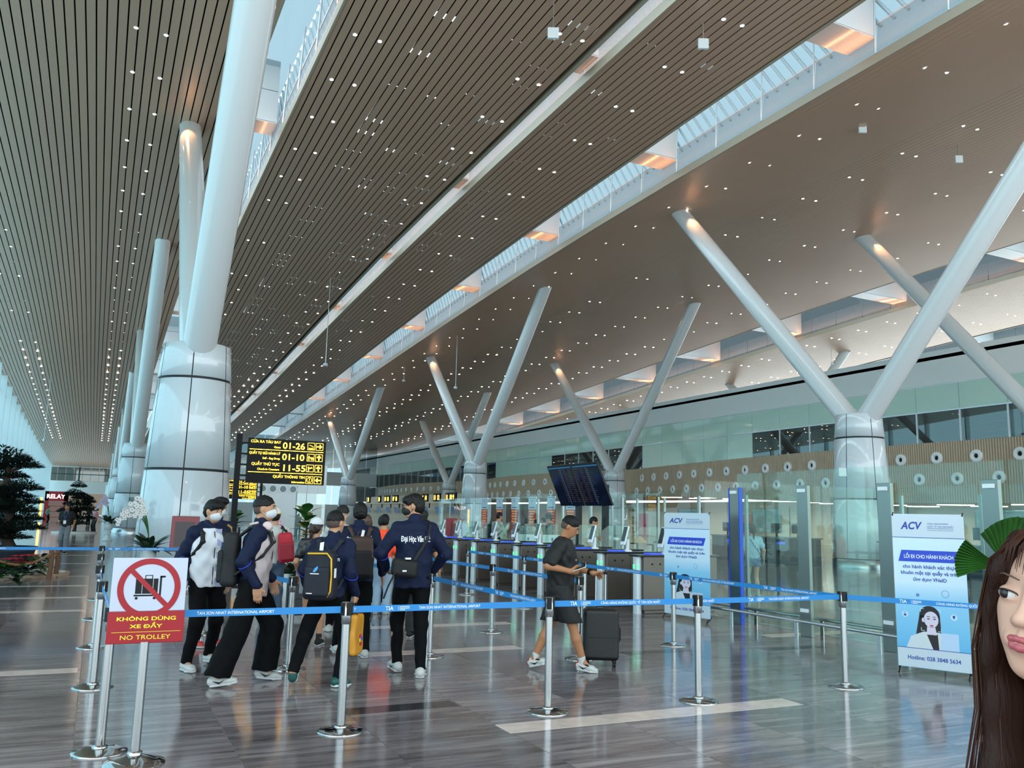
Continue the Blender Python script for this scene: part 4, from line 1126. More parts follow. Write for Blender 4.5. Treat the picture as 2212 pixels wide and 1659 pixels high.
# white service desks beyond the gates
for i, (px, py, wd, lb) in enumerate(((1141, 1168, .76, 'white service desk beyond the gates, left of two'), (1193, 1165, .68, 'white service desk beyond the gates, right of two'))):
    p = atd(px, py, 29.); t = thing('service_desk', lb, 'desk', (p.x, p.y, 0), -.45)
    b = MB(); b.bx(-wd / 2, wd / 2, 0, .5, 0, 1.08); b.build('body', M_WHITE, t, bevel=.03)
    b = MB(); b.bx(-.03, .03, -.005, 0, .88, .98); b.build('emblem', M_BT, t)
    b = MB(); b.bx(-wd / 2 + .05, wd / 2 - .05, -.004, 0, .72, .8); b.build('print_band', mat('print_pale', '#b9cde4', .5), t)
# red door beside the column
p = atd(975, 1150, 33.)
t = thing('red_cabinet', 'dark red cabinet left of the white column', 'cabinet', (p.x, p.y, 0), -.4)
b = MB(); b.bx(-.21, .21, 0, .4, 0, 1.55); b.build('body', mat('deep_red', '#8c1f2c', .4), t)
b = MB(); b.bx(-.01, .01, -.01, 0, .2, 1.45); b.build('door_joint', M_SEAM, t)
# white glazed block far behind the students
q0, q1, q2 = aty(548, 1100, 48.).x, aty(640, 1100, 48.).x, aty(703, 1100, 48.).x
bk = thing('glazed_room', 'white glazed room with round windows behind the students', 'room', (q1, 48, 0))
nw = (q2 - q1) / 3
for k in range(3):
    b = MB(); b.bx(nw * k, nw * k + nw - .03, 0, .03, 0, 2.7); b.build('glass_pane', glass('room_glass', (.72, .86, .86), base=.12), bk)
    b = MB(); b.bx(nw * k, nw * k + nw - .03, -.01, .06, 2.7, 4.3); b.build('white_panel', M_WHITE, bk)
b = MB(); b.bx(q0 - q1, -.05, 0, .3, 0, 4.3); b.build('white_wall', M_WHITE, bk)
for k in range(4):
    annulus('round_window', .17, .25, mat('ring_white', '#eef4f4', .3), bk, -.03, (-1.9 + .55 * k, 2.9), 20); flat('window_disc', [oval(-1.9 + .55 * k, 2.9, .17, .17, 18)], mat('disc_grey', '#6f8288', .3), bk, -.035)
b = MB(); b.bx(0, q2 - q1, 2.5, 2.6, 0, 3.2); b.build('rear_panel', mat('room_rear', '#c8d4d6', .5), bk)
b = MB(); b.bx(.3, .8, -.06, 0, 0, 2.1); b.build('door_leaf', M_PST, bk)
b = MB(); b.bx(.9, 1.4, -.06, 0, 0, 2.1); b.build('door_leaf', M_PST, bk)
# dark bag-drop counters in the hall behind the glass
M_CTR = mat('counter_dark', '#23282c', .35)
ctr = None
for k in range(7):
    lb = 'dark bag drop counter seen through the glass, %s from the right edge' % ['first', 'second', 'third', 'fourth', 'fifth', 'sixth', 'seventh'][k]
    loc = (25.5, 11.5 + 3.1 * k, 0)
    if abs(loc[1] - 24.2) < 1.6: continue
    if ctr is None:
        ctr = thing('bag_drop_counter', lb, 'counter', loc, 0, 'bag drop counters behind the glass')
        b = MB(); b.bx(0, .9, -1.3, 1.3, 0, 1.05); b.build('desk', M_CTR, ctr, bevel=.02)
        b = MB(); b.bx(-.05, .95, -1.35, 1.35, 1.05, 1.09); b.build('worktop', mat('worktop_grey', '#6a7074', .3), ctr)
        for y in (-.6, .6):
            b = MB(); b.bx(.3, .35, y - .3, y + .3, 1.25, 1.65); b.bx(.32, .36, y - .04, y + .04, 1.08, 1.3); b.build('monitor', M_GTOP, ctr)
        b = MB(); b.bx(-.01, 0, -.25, .25, .8, .9); b.build('blue_light', M_GBL, ctr)
    else: dup(ctr, loc, 0, lb)

# wheelchair silhouettes in the hall behind the glass
M_WC = mat('wheelchair_black', '#14161a', .5)


def wheelchair(px, py, d, label, hat=False):
    p = atd(px, py, d); t = thing('wheelchair', label, 'wheelchair', (p.x, p.y, 0), .9, 'parked wheelchairs')
    b = MB(); b.bx(-.23, .23, .0, .04, .5, .95); b.build('backrest', M_WC, t); b = MB(); b.bx(-.23, .23, -.42, .0, .46, .51); b.build('seat', M_WC, t)
    for x in (-.28, .28):
        b = MB(); b.tube([(x, .3 * math.cos(a * .3142) - .1, .31 + .3 * math.sin(a * .3142)) for a in range(21)], .018, 6, caps=False); b.build('wheel', M_WC, t)
        b = MB(); b.tube([(x, .02, .95), (x, .2, .95)], .015, 6); b.build('handle', M_WC, t)
        b = MB(); b.tube([(x * .8, -.42, .46), (x * .8, -.6, .12)], .015, 6); b.build('footrest', M_STEEL, t)
    if hat:
        b = MB(); b.lathe([(.0, .2), (.08, .15), (.24, 0)], 20, (0, -.1, .98)); tag(b.build('conical_hat', mat('straw', '#c89a66', .7), None, t.location), 'straw conical hat lying on a wheelchair', 'hat')


wheelchair(1378, 1170, 26, 'black wheelchair with a straw hat on its back, seen through the glass', True)
wheelchair(1412, 1165, 25, 'black wheelchair right of the straw hat')
wheelchair(1425, 1160, 28, 'black wheelchair beside the left standing banner, farthest')
# ------------------------------------------------------------------ smooth bodies: distance fields meshed by surface nets
def V3(p): return np.array([float(p[0]), float(p[1]), float(p[2])])


class Sdf:
    def __init__(s): s.pr = []

    def _add(s, fn, lo, hi, k, op): s.pr.append((fn, np.minimum(lo, hi), np.maximum(lo, hi), k, op)); return s

    def cone(s, a, b, ra, rb, k=.02, op='u', clip=None):
        a, b = V3(a), V3(b); ba = b - a; bb = max(float(ba @ ba), 1e-9); r = max(ra, rb)

        def fn(X, Y, Z):
            t = np.clip(((X - a[0]) * ba[0] + (Y - a[1]) * ba[1] + (Z - a[2]) * ba[2]) / bb, 0, 1)
            d = np.sqrt((X - a[0] - t * ba[0]) ** 2 + (Y - a[1] - t * ba[1]) ** 2 + (Z - a[2] - t * ba[2]) ** 2) - (ra + t * (rb - ra))
            if clip is not None: d = np.maximum(d, (X - clip[1][0]) * clip[0][0] + (Y - clip[1][1]) * clip[0][1] + (Z - clip[1][2]) * clip[0][2])
            return d
        return s._add(fn, np.minimum(a, b) - r, np.maximum(a, b) + r, k, op)

    def chain(s, pts, rs, k=.02):
        for i in range(len(pts) - 1): s.cone(pts[i], pts[i + 1], rs[i], rs[i + 1], k)
        return s

    def econe(s, a, b, ra, rb, u=(1, 0, 0), k=.03, op='u'):
        """tapering limb with an elliptic section: r = (half width along u, half depth)"""
        a, b, u = V3(a), V3(b), V3(u) / np.linalg.norm(u); ba = b - a; bb = max(float(ba @ ba), 1e-9); r = max(*ra, *rb)

        def fn(X, Y, Z):
            t = np.clip(((X - a[0]) * ba[0] + (Y - a[1]) * ba[1] + (Z - a[2]) * ba[2]) / bb, 0, 1)
            qx, qy, qz = X - a[0] - t * ba[0], Y - a[1] - t * ba[1], Z - a[2] - t * ba[2]
            qu = qx * u[0] + qy * u[1] + qz * u[2]; q2 = np.maximum(qx * qx + qy * qy + qz * qz - qu * qu, 0)
            w = ra[0] + t * (rb[0] - ra[0]); d = ra[1] + t * (rb[1] - ra[1])
            return (np.sqrt((qu / w) ** 2 + q2 / (d * d)) - 1) * np.minimum(w, d)
        return s._add(fn, np.minimum(a, b) - r, np.maximum(a, b) + r, k, op)

    def ell(s, c, r, R=None, k=.02, op='u'):
        c, r = V3(c), V3(r); R = np.eye(3) if R is None else np.array(R); m = r.max()

        def fn(X, Y, Z):
            x, y, z = X - c[0], Y - c[1], Z - c[2]
            p = [(x * R[0, i] + y * R[1, i] + z * R[2, i]) / r[i] for i in range(3)]
            n = np.sqrt(p[0] ** 2 + p[1] ** 2 + p[2] ** 2)
            return (n - 1) * r.min()
        return s._add(fn, c - m, c + m, k, op)

    def box(s, c, h, rad=.01, R=None, k=.01, op='u', taper=0.):
        c, h = V3(c), V3(h); R = np.eye(3) if R is None else np.array(R); m = np.linalg.norm(h)

        def fn(X, Y, Z):
            x, y, z = X - c[0], Y - c[1], Z - c[2]
            p = [x * R[0, i] + y * R[1, i] + z * R[2, i] for i in range(3)]
            f = 1 - taper * (p[2] / h[2] + 1) / 2
            q = [np.abs(p[0]) - (h[0] * f - rad), np.abs(p[1]) - (h[1] * f - rad), np.abs(p[2]) - (h[2] - rad)]
            o = np.sqrt(np.maximum(q[0], 0) ** 2 + np.maximum(q[1], 0) ** 2 + np.maximum(q[2], 0) ** 2)
            return o + np.minimum(np.maximum(q[0], np.maximum(q[1], q[2])), 0) - rad
        return s._add(fn, c - m, c + m, k, op)

    def cut(s, n, p):
        """keep the half space on the far side of the plane: removes points where n.(x-p) > 0"""
        n, p = V3(n) / np.linalg.norm(n), V3(p)
        s.pr.append((lambda X, Y, Z: (X - p[0]) * n[0] + (Y - p[1]) * n[1] + (Z - p[2]) * n[2], None, None, 0, 'i')); return s

    def noise(s, amp, f):
        s.pr.append((lambda X, Y, Z: amp * (np.sin(X * f + 1.3 * np.sin(Y * f * .7)) * np.sin(Z * f * .8 + np.sin(X * f * .5)) + .5 * np.sin(Y * f * 1.7 + Z * f * 1.1)), None, None, 0, 'n')); return s

    def mesh(s, name, M, vox):
        us = [p for p in s.pr if p[4] == 'u']
        lo = np.min([p[1] - p[3] for p in us], 0) - 3 * vox; hi = np.max([p[2] + p[3] for p in us], 0) + 3 * vox
        n = np.ceil((hi - lo) / vox).astype(int) + 1
        F = np.full(n, .5, np.float32)
        ax = [(lo[i] + vox * np.arange(n[i])).astype(np.float32) for i in range(3)]
        for fn, pl, ph, k, op in s.pr:
            if pl is None:
                d = fn(ax[0][:, None, None], ax[1][None, :, None], ax[2][None, None, :])
                F = np.maximum(F, d) if op == 'i' else (F + d)
                F = F.astype(np.float32); continue
            i0 = np.clip(np.floor((pl - k - 2 * vox - lo) / vox).astype(int), 0, n - 1); i1 = np.clip(np.ceil((ph + k + 2 * vox - lo) / vox).astype(int) + 1, 1, n)
            sl = tuple(slice(a, b) for a, b in zip(i0, i1))
            d = fn(ax[0][sl[0]][:, None, None], ax[1][sl[1]][None, :, None], ax[2][sl[2]][None, None, :])
            f = F[sl]
            if op == 'u':
                h = np.clip(.5 + .5 * (d - f) / k, 0, 1); F[sl] = d * (1 - h) + f * h - k * h * (1 - h)
            else:
                h = np.clip(.5 - .5 * (f + d) / k, 0, 1); F[sl] = f * (1 - h) - d * h + k * h * (1 - h) if False else np.maximum(f, -d)
        return nets(F, lo, vox, name, M)

    def build(s, name, M, vox, parent=None): return link(name, s.mesh(name, M, vox), parent)


def nets(F, lo, vox, name, M):
    S = F < 0
    nx, ny, nz = F.shape
    cnt = np.zeros((nx - 1, ny - 1, nz - 1), np.int8)
    for i in (0, 1):
        for j in (0, 1):
            for k in (0, 1): cnt += S[i:nx - 1 + i, j:ny - 1 + j, k:nz - 1 + k]
    act = np.argwhere((cnt > 0) & (cnt < 8))
    idx = np.full(cnt.shape, -1, np.int64); idx[act[:, 0], act[:, 1], act[:, 2]] = np.arange(len(act))
    P = np.zeros((len(act), 3)); W = np.zeros(len(act))
    C = [(i, j, k) for i in (0, 1) for j in (0, 1) for k in (0, 1)]
    vals = {c: F[act[:, 0] + c[0], act[:, 1] + c[1], act[:, 2] + c[2]] for c in C}
    for c in C:
        for d in range(3):
            if c[d]: continue
            e = list(c); e[d] = 1; e = tuple(e)
            a, b = vals[c], vals[e]; msk = (a < 0) != (b < 0)
            t = np.where(msk, a / np.where(msk, a - b, 1), 0)
            for q in range(3): P[:, q] += np.where(msk, c[q] + (t if q == d else 0), 0)
            W += msk
    P = (P / W[:, None] + act) * vox + lo
    faces = []
    for d in range(3):
        sl0 = [slice(None)] * 3; sl1 = [slice(None)] * 3; sl0[d] = slice(0, -1); sl1[d] = slice(1, None)
        ch = S[tuple(sl0)] != S[tuple(sl1)]
        e = np.argwhere(ch); a, b = [q for q in range(3) if q != d]
        ok = (e[:, a] > 0) & (e[:, b] > 0) & (e[:, a] < F.shape[a] - 1) & (e[:, b] < F.shape[b] - 1); e = e[ok]
        qs = []
        for da, db in ((0, 0), (-1, 0), (-1, -1), (0, -1)):
            c = e.copy(); c[:, a] += da; c[:, b] += db; qs.append(idx[c[:, 0], c[:, 1], c[:, 2]])
        q = np.stack(qs, 1); ins = S[e[:, 0], e[:, 1], e[:, 2]]
        flip = ins if d != 1 else ~ins
        q = np.where(flip[:, None], q, q[:, ::-1]); faces.append(q)
    Q = np.concatenate(faces)
    me = bpy.data.meshes.new(name)
    me.vertices.add(len(P)); me.vertices.foreach_set('co', P.astype(np.float32).ravel())
    me.loops.add(len(Q) * 4); me.loops.foreach_set('vertex_index', Q.astype(np.int32).ravel())
    me.polygons.add(len(Q)); me.polygons.foreach_set('loop_start', np.arange(0, len(Q) * 4, 4, dtype=np.int32)); me.polygons.foreach_set('loop_total', np.full(len(Q), 4, np.int32))
    me.polygons.foreach_set('use_smooth', np.ones(len(Q), bool))
    for m_ in (M if isinstance(M, (list, tuple)) else [M]): me.materials.append(m_)
    me.update(calc_edges=True)
    return me


def ik(a, c, l1, l2, pole):
    a, c, pole = V3(a), V3(c), V3(pole); d = c - a; L = np.linalg.norm(d)
    if L > (l1 + l2) * .999: c = a + d / L * (l1 + l2) * .999; d = c - a; L = np.linalg.norm(d)
    x = (l1 * l1 - l2 * l2 + L * L) / (2 * L); h = math.sqrt(max(l1 * l1 - x * x, 0)); u = d / L
    p = pole - u * (pole @ u); p /= max(np.linalg.norm(p), 1e-6)
    return a + u * x + p * h, c


def rotz(a): return np.array([[math.cos(a), -math.sin(a), 0], [math.sin(a), math.cos(a), 0], [0, 0, 1]])


def rotx(a): return np.array([[1, 0, 0], [0, math.cos(a), -math.sin(a)], [0, math.sin(a), math.cos(a)]])


def roty(a): return np.array([[math.cos(a), 0, math.sin(a)], [0, 1, 0], [-math.sin(a), 0, math.cos(a)]])


def hand(S, w, d, side, curl=.5, k=.008, spread=1.0, flip=1):
    """palm, four unequal fingers with two bends, thumb leaving the side of the palm; d = pointing direction, side = thumb side"""
    w, d, side = V3(w), V3(d) / np.linalg.norm(d), V3(side); side -= d * (side @ d); side /= np.linalg.norm(side); n = np.cross(d, side) * flip
    R = np.stack([side, d, n * flip], 1)
    S.ell(w + d * .052, (.043, .055, .018), R, .012); S.cone(w - d * .02, w + d * .03, .026, .026, .015)
    for o, ln in ((.030, .074), (.010, .084), (-.011, .078), (-.030, .060)):
        b = w + d * .092 + side * o; c1, c2 = curl * .7, curl * 1.6
        d1 = d * math.cos(c1) - n * math.sin(c1) + side * o * 1.5 * spread; d2 = d * math.cos(c2) - n * math.sin(c2)
        m = b + d1 * ln * .52; S.cone(b - d * .015, m, .0098, .009, k); S.cone(m, m + d2 * ln * .5, .009, .0075, k)
    b = w + d * .035 + side * .034; m = b + (side * .75 + d * .66) * .042
    S.cone(w + d * .02 + side * .015, b, .017, .0135, .01); S.cone(b, m, .0125, .011, k); S.cone(m, m + (d * .9 + side * .1 - n * curl * .5) * .034, .0105, .0085, k)


SKIN = mat('skin', '#b58768', .5, spec=.35); SKIN_D = mat('skin_tan', '#a3714f', .5, spec=.35); SKIN_P = mat('skin_pale', '#cfa58c', .45, spec=.35)
M_HB = mat('hair_black', '#070605', .5, spec=.3, bump=.4, bscale=180, stretch=(1, 1, .15)); M_HBR = mat('hair_brown', '#2a150c', .42, bump=.4, bscale=160, stretch=(1, 1, .1)); M_HG = mat('hair_grey', '#9a9a9c', .5)
M_EYEW = mat('eye_white', '#a39c97', .35); M_EYEB = mat('eye_dark', '#140d0a', .15); M_LIPS = mat('lips', '#b06a60', .4); M_MASKW = mat('mask_white', '#c4c8cb', .7)
M_NAVY = mat('cloth_navy', '#101a34', .7, spec=.2, bump=.6, bscale=14); M_PBLK = mat('cloth_black', '#040507', .8, spec=.15, bump=.5, bscale=14); M_SOLE = mat('sole_white', '#b9bcbc', .5); M_SHW = mat('shoe_white', '#b9bbb8', .5)


def frame(yaw, pitch, tilt=0.):
    """head axes as columns: right, forward, up"""
    return rotz(yaw) @ rotx(-pitch) @ roty(tilt)


def person(label, loc, rz, h, feet, wrists, skin=SKIN, vox=.009, neck=0., cran=1., sdrop=0., lean=(0, 0), hipz=.90, girth=1.0, head=(0, 0, 0), hair='short', hairm=None, top=None, bottom=None, shoe=None, twist=0.,
           hands=((0, 0, -1, .5), (0, 0, -1, .5)), poles=((-.2, -1, -.1), (.2, -1, -.1)), mask=None, face=True, group=None, hip=(0, 0), hside=None, name='person', legs=True):
    """feet/wrists: (left, right); feet = (x, y, z, pitch, yaw) in the person's own axes (x right, y ahead)"""
    s = h / 1.74
    t = thing(name, label, 'person', loc, rz, group); t.scale = (s, s, s)
    J = {}
    hx, hy = hip; lx, ly = lean
    pel = np.array([hx, hy, hipz + .05]); sh = np.array([hx + lx, hy + ly, hipz + .52])
    ux = rotz(twist) @ np.array([1, 0, 0]); nk = sh + np.array([0, .005, .045]); mid = pel + (sh - pel) * .5
    B = Sdf()
    g = girth
    B.econe(pel, pel + (sh - pel) * .28, (.150 * g, .100 * g), (.128 * g, .09 * g), ux); B.econe(pel + (sh - pel) * .28, pel + (sh - pel) * .72, (.128 * g, .09 * g), (.155 * g, .105 * g), ux); B.econe(pel + (sh - pel) * .72, sh - np.array([0, 0, .04]), (.155 * g, .105 * g), (.13 * g, .075 * g), ux)
    Rh = frame(head[0], head[1], head[2]); hr, hf, hu = Rh[:, 0], Rh[:, 1], Rh[:, 2]
    hc = nk + np.array([0, .018, .05 + neck]) + hu * .105 + hf * .012
    J.update(pel=pel, sh=sh, hc=hc, Rh=Rh, nk=nk, ux=ux)
    B.cone(sh - np.array([0, 0, .03]), hc - hu * .04 - hf * .02, .058, .052, .03)
    # head
    B.ell(hc + hu * .022 * cran - hf * .012, (.074 * cran, .092 * cran, .092 * cran), Rh, .02); B.ell(hc - hu * .035 + hf * .02, (.060, .070, .075), Rh, .03); B.ell(hc - hu * .085 + hf * .048, (.032, .032, .026), Rh, .03)
    if face:
        B.cone(hc + hf * .088 + hu * .012, hc + hf * .106 - hu * .026, .009, .0145, .012); B.ell(hc + hf * .078 + hu * .022, (.05, .016, .012), Rh, .015)
        B.ell(hc + hf * .088 - hu * .056, (.026, .012, .008), Rh, .008)
        for q in (-1, 1): B.ell(hc + hr * .073 * q - hu * .008 - hf * .01, (.011, .022, .032), Rh @ rotz(-.3 * q), .008); B.ell(hc + hf * .097 + hr * .031 * q + hu * .004, (.016, .012, .011), Rh, .01, 's')
    # arms
    arm = []
    for q, (wr, pole, hd) in enumerate(zip(wrists, poles, hands)):
        sg = -1 if q == 0 else 1
        a = sh + ux * sg * .165 * (1 + (g - 1) * .5) - np.array([0, 0, .035 + sdrop]); e, w = ik(a, wr, .285, .255, pole)
        arm.append((a, e, w)); B.cone(sh - np.array([0, 0, .05]), a, .06, .056, .04); B.cone(a, e, .050 * g, .040 * g, .02); B.cone(e, w, .040 * g, .027, .015)
        sd = hside[q] if hside else (0, 1, 0)
        hand(B, w, hd[:3], sd, hd[3], flip=1 if q else -1)
    J['arm'] = arm
    leg = []
    for q, f in enumerate(feet):
        sg = -1 if q == 0 else 1
        Rf = rotz(f[4]) @ rotx(-f[3]); an = np.array([f[0], f[1], f[2]]) + Rf @ np.array([0, 0, .085]); hp = pel + ux * sg * .088 - np.array([0, 0, .05])
        k_, an = ik(hp, an, .425, .415, Rf @ np.array([0, 1, .0]) + np.array([sg * .08, .6, 0]))
        leg.append((hp, k_, an, Rf)); 
        if legs:
            B.cone(hp, k_, .080 * g, .053, .03); B.cone(k_, k_ + (an - k_) * .35, .050, .055, .02); B.cone(k_ + (an - k_) * .35, an, .055, .036, .02)
            B.cone(an, an + Rf @ np.array([0, .09, -.045]), .035, .028, .02)
    J['leg'] = leg
    B.build('body', skin, vox, t)
    # garments
    if top:
        T = Sdf(); o = top.get('o', .016); zh = top.get('hem', hipz - .02); wd = top.get('wide', 1.0)
        tb = pel + (pel - sh) * ((pel[2] - zh + .08) / (sh[2] - pel[2]))
        T.econe(tb, pel + (sh - pel) * .3, ((.150 * g + o) * wd, (.105 * g + o) * wd), ((.142 * g + o) * wd, (.105 * g + o) * wd), ux); T.econe(pel + (sh - pel) * .3, pel + (sh - pel) * .72, ((.142 * g + o) * wd, (.105 * g + o) * wd), (.160 * g + o, .112 * g + o), ux)
        T.econe(pel + (sh - pel) * .72, sh - np.array([0, 0, .035]), (.160 * g + o, .112 * g + o), (.135 * g + o, .078 * g + o), ux)
        T.cut((0, 0, -1), (0, 0, zh))
        for q, (a, e, w) in enumerate(arm):
            T.cone(sh - np.array([0, 0, .05]), a, .05 + o, .046 + o * .9, .04)
            if top.get('sleeve', 'long') == 'long': T.cone(a, e, .052 * g + o * .75, .043 * g + o * .75, .03); T.cone(e, w - (w - e) * .02, .043 * g + o * .75, .033 + o * .5, .02)
            else: T.econe(a, a + (e - a) * top.get('slen', .62), (.056 * g + o, .056 * g + o), (.056 * g + o, .056 * g + o), (1, 0, 0), .03)
        if top.get('collar'): T.cone(nk - np.array([0, 0, .02]), nk + np.array([0, .008, .035]), .072, .064, .02)
        if top.get('fold', .004): T.noise(top.get('fold', .006), 38)
        T.build(top.get('name', 'jacket'), top['m'], vox, t)
        if top.get('front'):
            P = Sdf(); of = o + .007
            P.econe(tb, pel + (sh - pel) * .3, ((.150 * g + of) * wd, (.105 * g + of) * wd), ((.142 * g + of) * wd, (.105 * g + of) * wd), ux); P.econe(pel + (sh - pel) * .3, pel + (sh - pel) * .72, ((.142 * g + of) * wd, (.105 * g + of) * wd), (.160 * g + of, .112 * g + of), ux)
            P.econe(pel + (sh - pel) * .72, sh - np.array([0, 0, .035]), (.160 * g + of, .112 * g + of), (.135 * g + of, .078 * g + of), ux)
            P.cut((0, 0, -1), (0, 0, zh - .01)); P.cut((0, 0, 1), (0, 0, sh[2] + .02)); fw = rotz(twist) @ np.array([0, 1, 0]); P.cut(-fw, mid + fw * top.get('fcut', .045))
            P.noise(top.get('fold', .006), 38); fp = P.build('front_panel', top['front'], vox, t)
    if bottom:
        T = Sdf(); r = bottom['r']; cutk = bottom.get('cut')
        T.econe(pel - np.array([0, 0, .06]), pel + (sh - pel) * .16, (.156 * g + .008, .112 * g + .008), (.140 * g + .01, .102 * g + .008), ux)
        for q, (hp, k_, an, Rf) in enumerate(leg):
            T.cone(hp, k_, r[0], r[1], .03)
            if not cutk:
                sd = (an - k_) / np.linalg.norm(an - k_); sd = sd * .5 + np.array([0, 0, -.5]); sd /= np.linalg.norm(sd); T.cone(k_, an, r[1], r[2], .03, clip=(sd, an + sd * bottom.get('hemoff', .012)))
            else:
                T.cone(k_ + (hp - k_) * cutk - np.array([0, 0, 0]), hp, r[1] + .004, r[0], .01)
        if cutk:
            zc = min((k_ + (hp - k_) * cutk)[2] for hp, k_, an, Rf in leg); T.cut((0, 0, -1), (0, 0, zc))
        T.noise(bottom.get('fold', .004), 30)
        T.build(bottom.get('name', 'trousers'), bottom['m'], vox, t)
    if shoe:
        for q, (hp, k_, an, Rf) in enumerate(leg):
            T = Sdf(); f = lambda x, y, z: an + Rf @ np.array([x, y, z - .085])
            u = Rf @ np.array([1, 0, 0])
            T.econe(f(0, -.045, .048), f(0, .10, .042), (.042, .042), (.047, .032), u, .02); T.econe(f(0, .10, .042), f(0, .155, .032), (.047, .03), (.036, .022), u, .02); T.cone(f(0, -.03, .055), f(0, -.018, .078), .039, .037, .02)
            if shoe.get('sock'):
                K = Sdf(); K.cone(f(0, -.004, .055), an + (k_ - an) * .15, .041, .042, .01); K.build('sock', shoe['sock'], vox, t)
            T.cut(Rf @ np.array([0, 0, -1]), f(0, 0, .012)); so = T.build('shoe', shoe['m'], min(vox, .008), t)
            L = Sdf(); L.econe(f(0, -.05, .014), f(0, .10, .012), (.044, .02), (.050, .018), u, .015); L.econe(f(0, .10, .012), f(0, .165, .016), (.050, .018), (.036, .016), u, .02)
            L.cut(Rf @ np.array([0, 0, -1]), f(0, 0, 0.0)); L.cut(Rf @ np.array([0, 0, 1]), f(0, 0, .026)); L.build('sole', shoe.get('sole', M_SOLE), min(vox, .008), so)
            if shoe.get('heel'):
                K = Sdf(); K.econe(f(0, -.066, .045), f(0, -.05, .085), (.034, .026), (.030, .02), u, .01); K.build('heel_patch', shoe['heel'], .007, so)
                K = Sdf(); K.econe(f(0, .035, .074), f(0, .085, .058), (.043, .014), (.042, .012), u, .01); K.build('toe_panel', M_GREYBAG, .007, so)
            if shoe.get('laces'):
                b = MB()
                for i in range(4):
                    y = .04 + i * .02; z = .086 - i * .008
                    b.tube([f(-.028, y, z - .014), f(0, y + .004, z + .002), f(.028, y, z - .014)], .0045, 6)
                b.build('laces', shoe['laces'], so)
            if shoe.get('mark'):
                b = MB()
                for sg in (-1, 1):
                    b.add([f(sg * .053, -.045, .062), f(sg * .056, .02, .042), f(sg * .055, .075, .062), f(sg * .057, .015, .026)], [(0, 1, 2, 3), (3, 2, 1, 0)])
                b.build('side_mark', shoe['mark'], so)
    hm = hairm or M_HB
    hp_ = lambda x, y, z: hc + hr * x + hf * y + hu * z
    if hair in ('short', 'fade', 'tuft', 'grey', 'fringe'):
        T = Sdf(); T.ell(hp_(0, -.016, .026), (.083, .102, .100), Rh, .02)
        if hair in ('short', 'tuft', 'fringe', 'grey'): T.ell(hp_(0, -.05, -.02), (.076, .062, .07), Rh, .03)
        if hair == 'tuft': T.ell(hp_(0, .03, .098), (.075, .075, .035), Rh, .02); T.ell(hp_(-.02, .075, .075), (.06, .035, .035), Rh, .02)
        if hair == 'fringe': T.ell(hp_(0, .062, .058), (.072, .045, .045), Rh, .02)
        T.cut(-hu + hf * .35 if hair != 'fade' else -hu + hf * .1, hp_(0, -.03, -.065 if hair != 'fade' else .012)); T.ell(hp_(0, .10, -.035), (.082, .078, .085 if hair != 'fringe' else .07), Rh, .01, 's')
        for q in (-1, 1): T.ell(hp_(.085 * q, .01, -.03), (.03, .05, .05), Rh, .01, 's')
        T.noise(.003, 150); T.build('hair', hm, min(vox, .008), t)
        if hair == 'fade':
            T = Sdf(); T.ell(hp_(0, -.014, .02), (.0775, .0955, .0945), Rh, .02); T.ell(hp_(0, -.045, -.02), (.068, .056, .06), Rh, .03); T.cut(-hu + hf * .2, hp_(0, -.03, -.05)); T.ell(hp_(0, .10, -.02), (.085, .09, .11), Rh, .01, 's')
            for q in (-1, 1): T.ell(hp_(.085 * q, .01, -.025), (.03, .045, .05), Rh, .01, 's')
            T.build('hair_fade', mat('hair_stubble', '#4a3a32', .7), min(vox, .008), t)
    elif hair in ('long', 'ponytail', 'bun'):
        T = Sdf(); T.ell(hp_(0, -.018, .024), (.086, .104, .100), Rh, .02); T.ell(hp_(0, -.055, -.03), (.082, .065, .08), Rh, .03)
        T.ell(hp_(0, .105, -.035), (.07, .075, .095), Rh, .01, 's')
        if hair == 'long': T.econe(hp_(0, -.06, -.03), hp_(0, -.075, -.30), (.088, .05), (.10, .035), hr, .03)
        if hair == 'ponytail': T.cone(hp_(0, -.10, .02), hp_(0, -.125, -.05), .028, .03, .02); T.cone(hp_(0, -.125, -.05), hp_(0, -.115, -.26), .03, .012, .02)
        if hair == 'bun': T.ell(hp_(0, -.13, .04), (.045, .04, .045), Rh, .02)
        T.noise(.003, 80); T.build('hair', hm, min(vox, .009), t)
    if face:
        for q in (-1, 1):
            b = MB(); Mx = Matrix([[*Rh[i], 0] for i in range(3)] + [[0, 0, 0, 1]]); Mx.translation = Vector(hp_(.031 * q, .077, .003))
            b.ell((0, 0, 0), (.0135, .012, .0068), 12, 8, M=Mx); e_ = b.build('eye', M_EYEW, t)
            b = MB(); Mx.translation = Vector(hp_(.031 * q, .0845, .003)); b.ell((0, 0, 0), (.0072, .006, .0068), 10, 6, M=Mx); b.build('iris', M_EYEB, e_)
            b = MB(); b.tube([hp_(.014 * q, .096, .022), hp_(.032 * q, .093, .027), hp_(.05 * q, .083, .022)], [.003, .0035, .002], 6); b.build('eyebrow', M_HB, t)
        if not mask:
            b = MB(); b.tube([hp_(-.024, .089, -.053), hp_(-.008, .099, -.051), hp_(.008, .099, -.051), hp_(.024, .089, -.053)], [.003, .0055, .0055, .003], 8); b.build('mouth', M_LIPS, t)
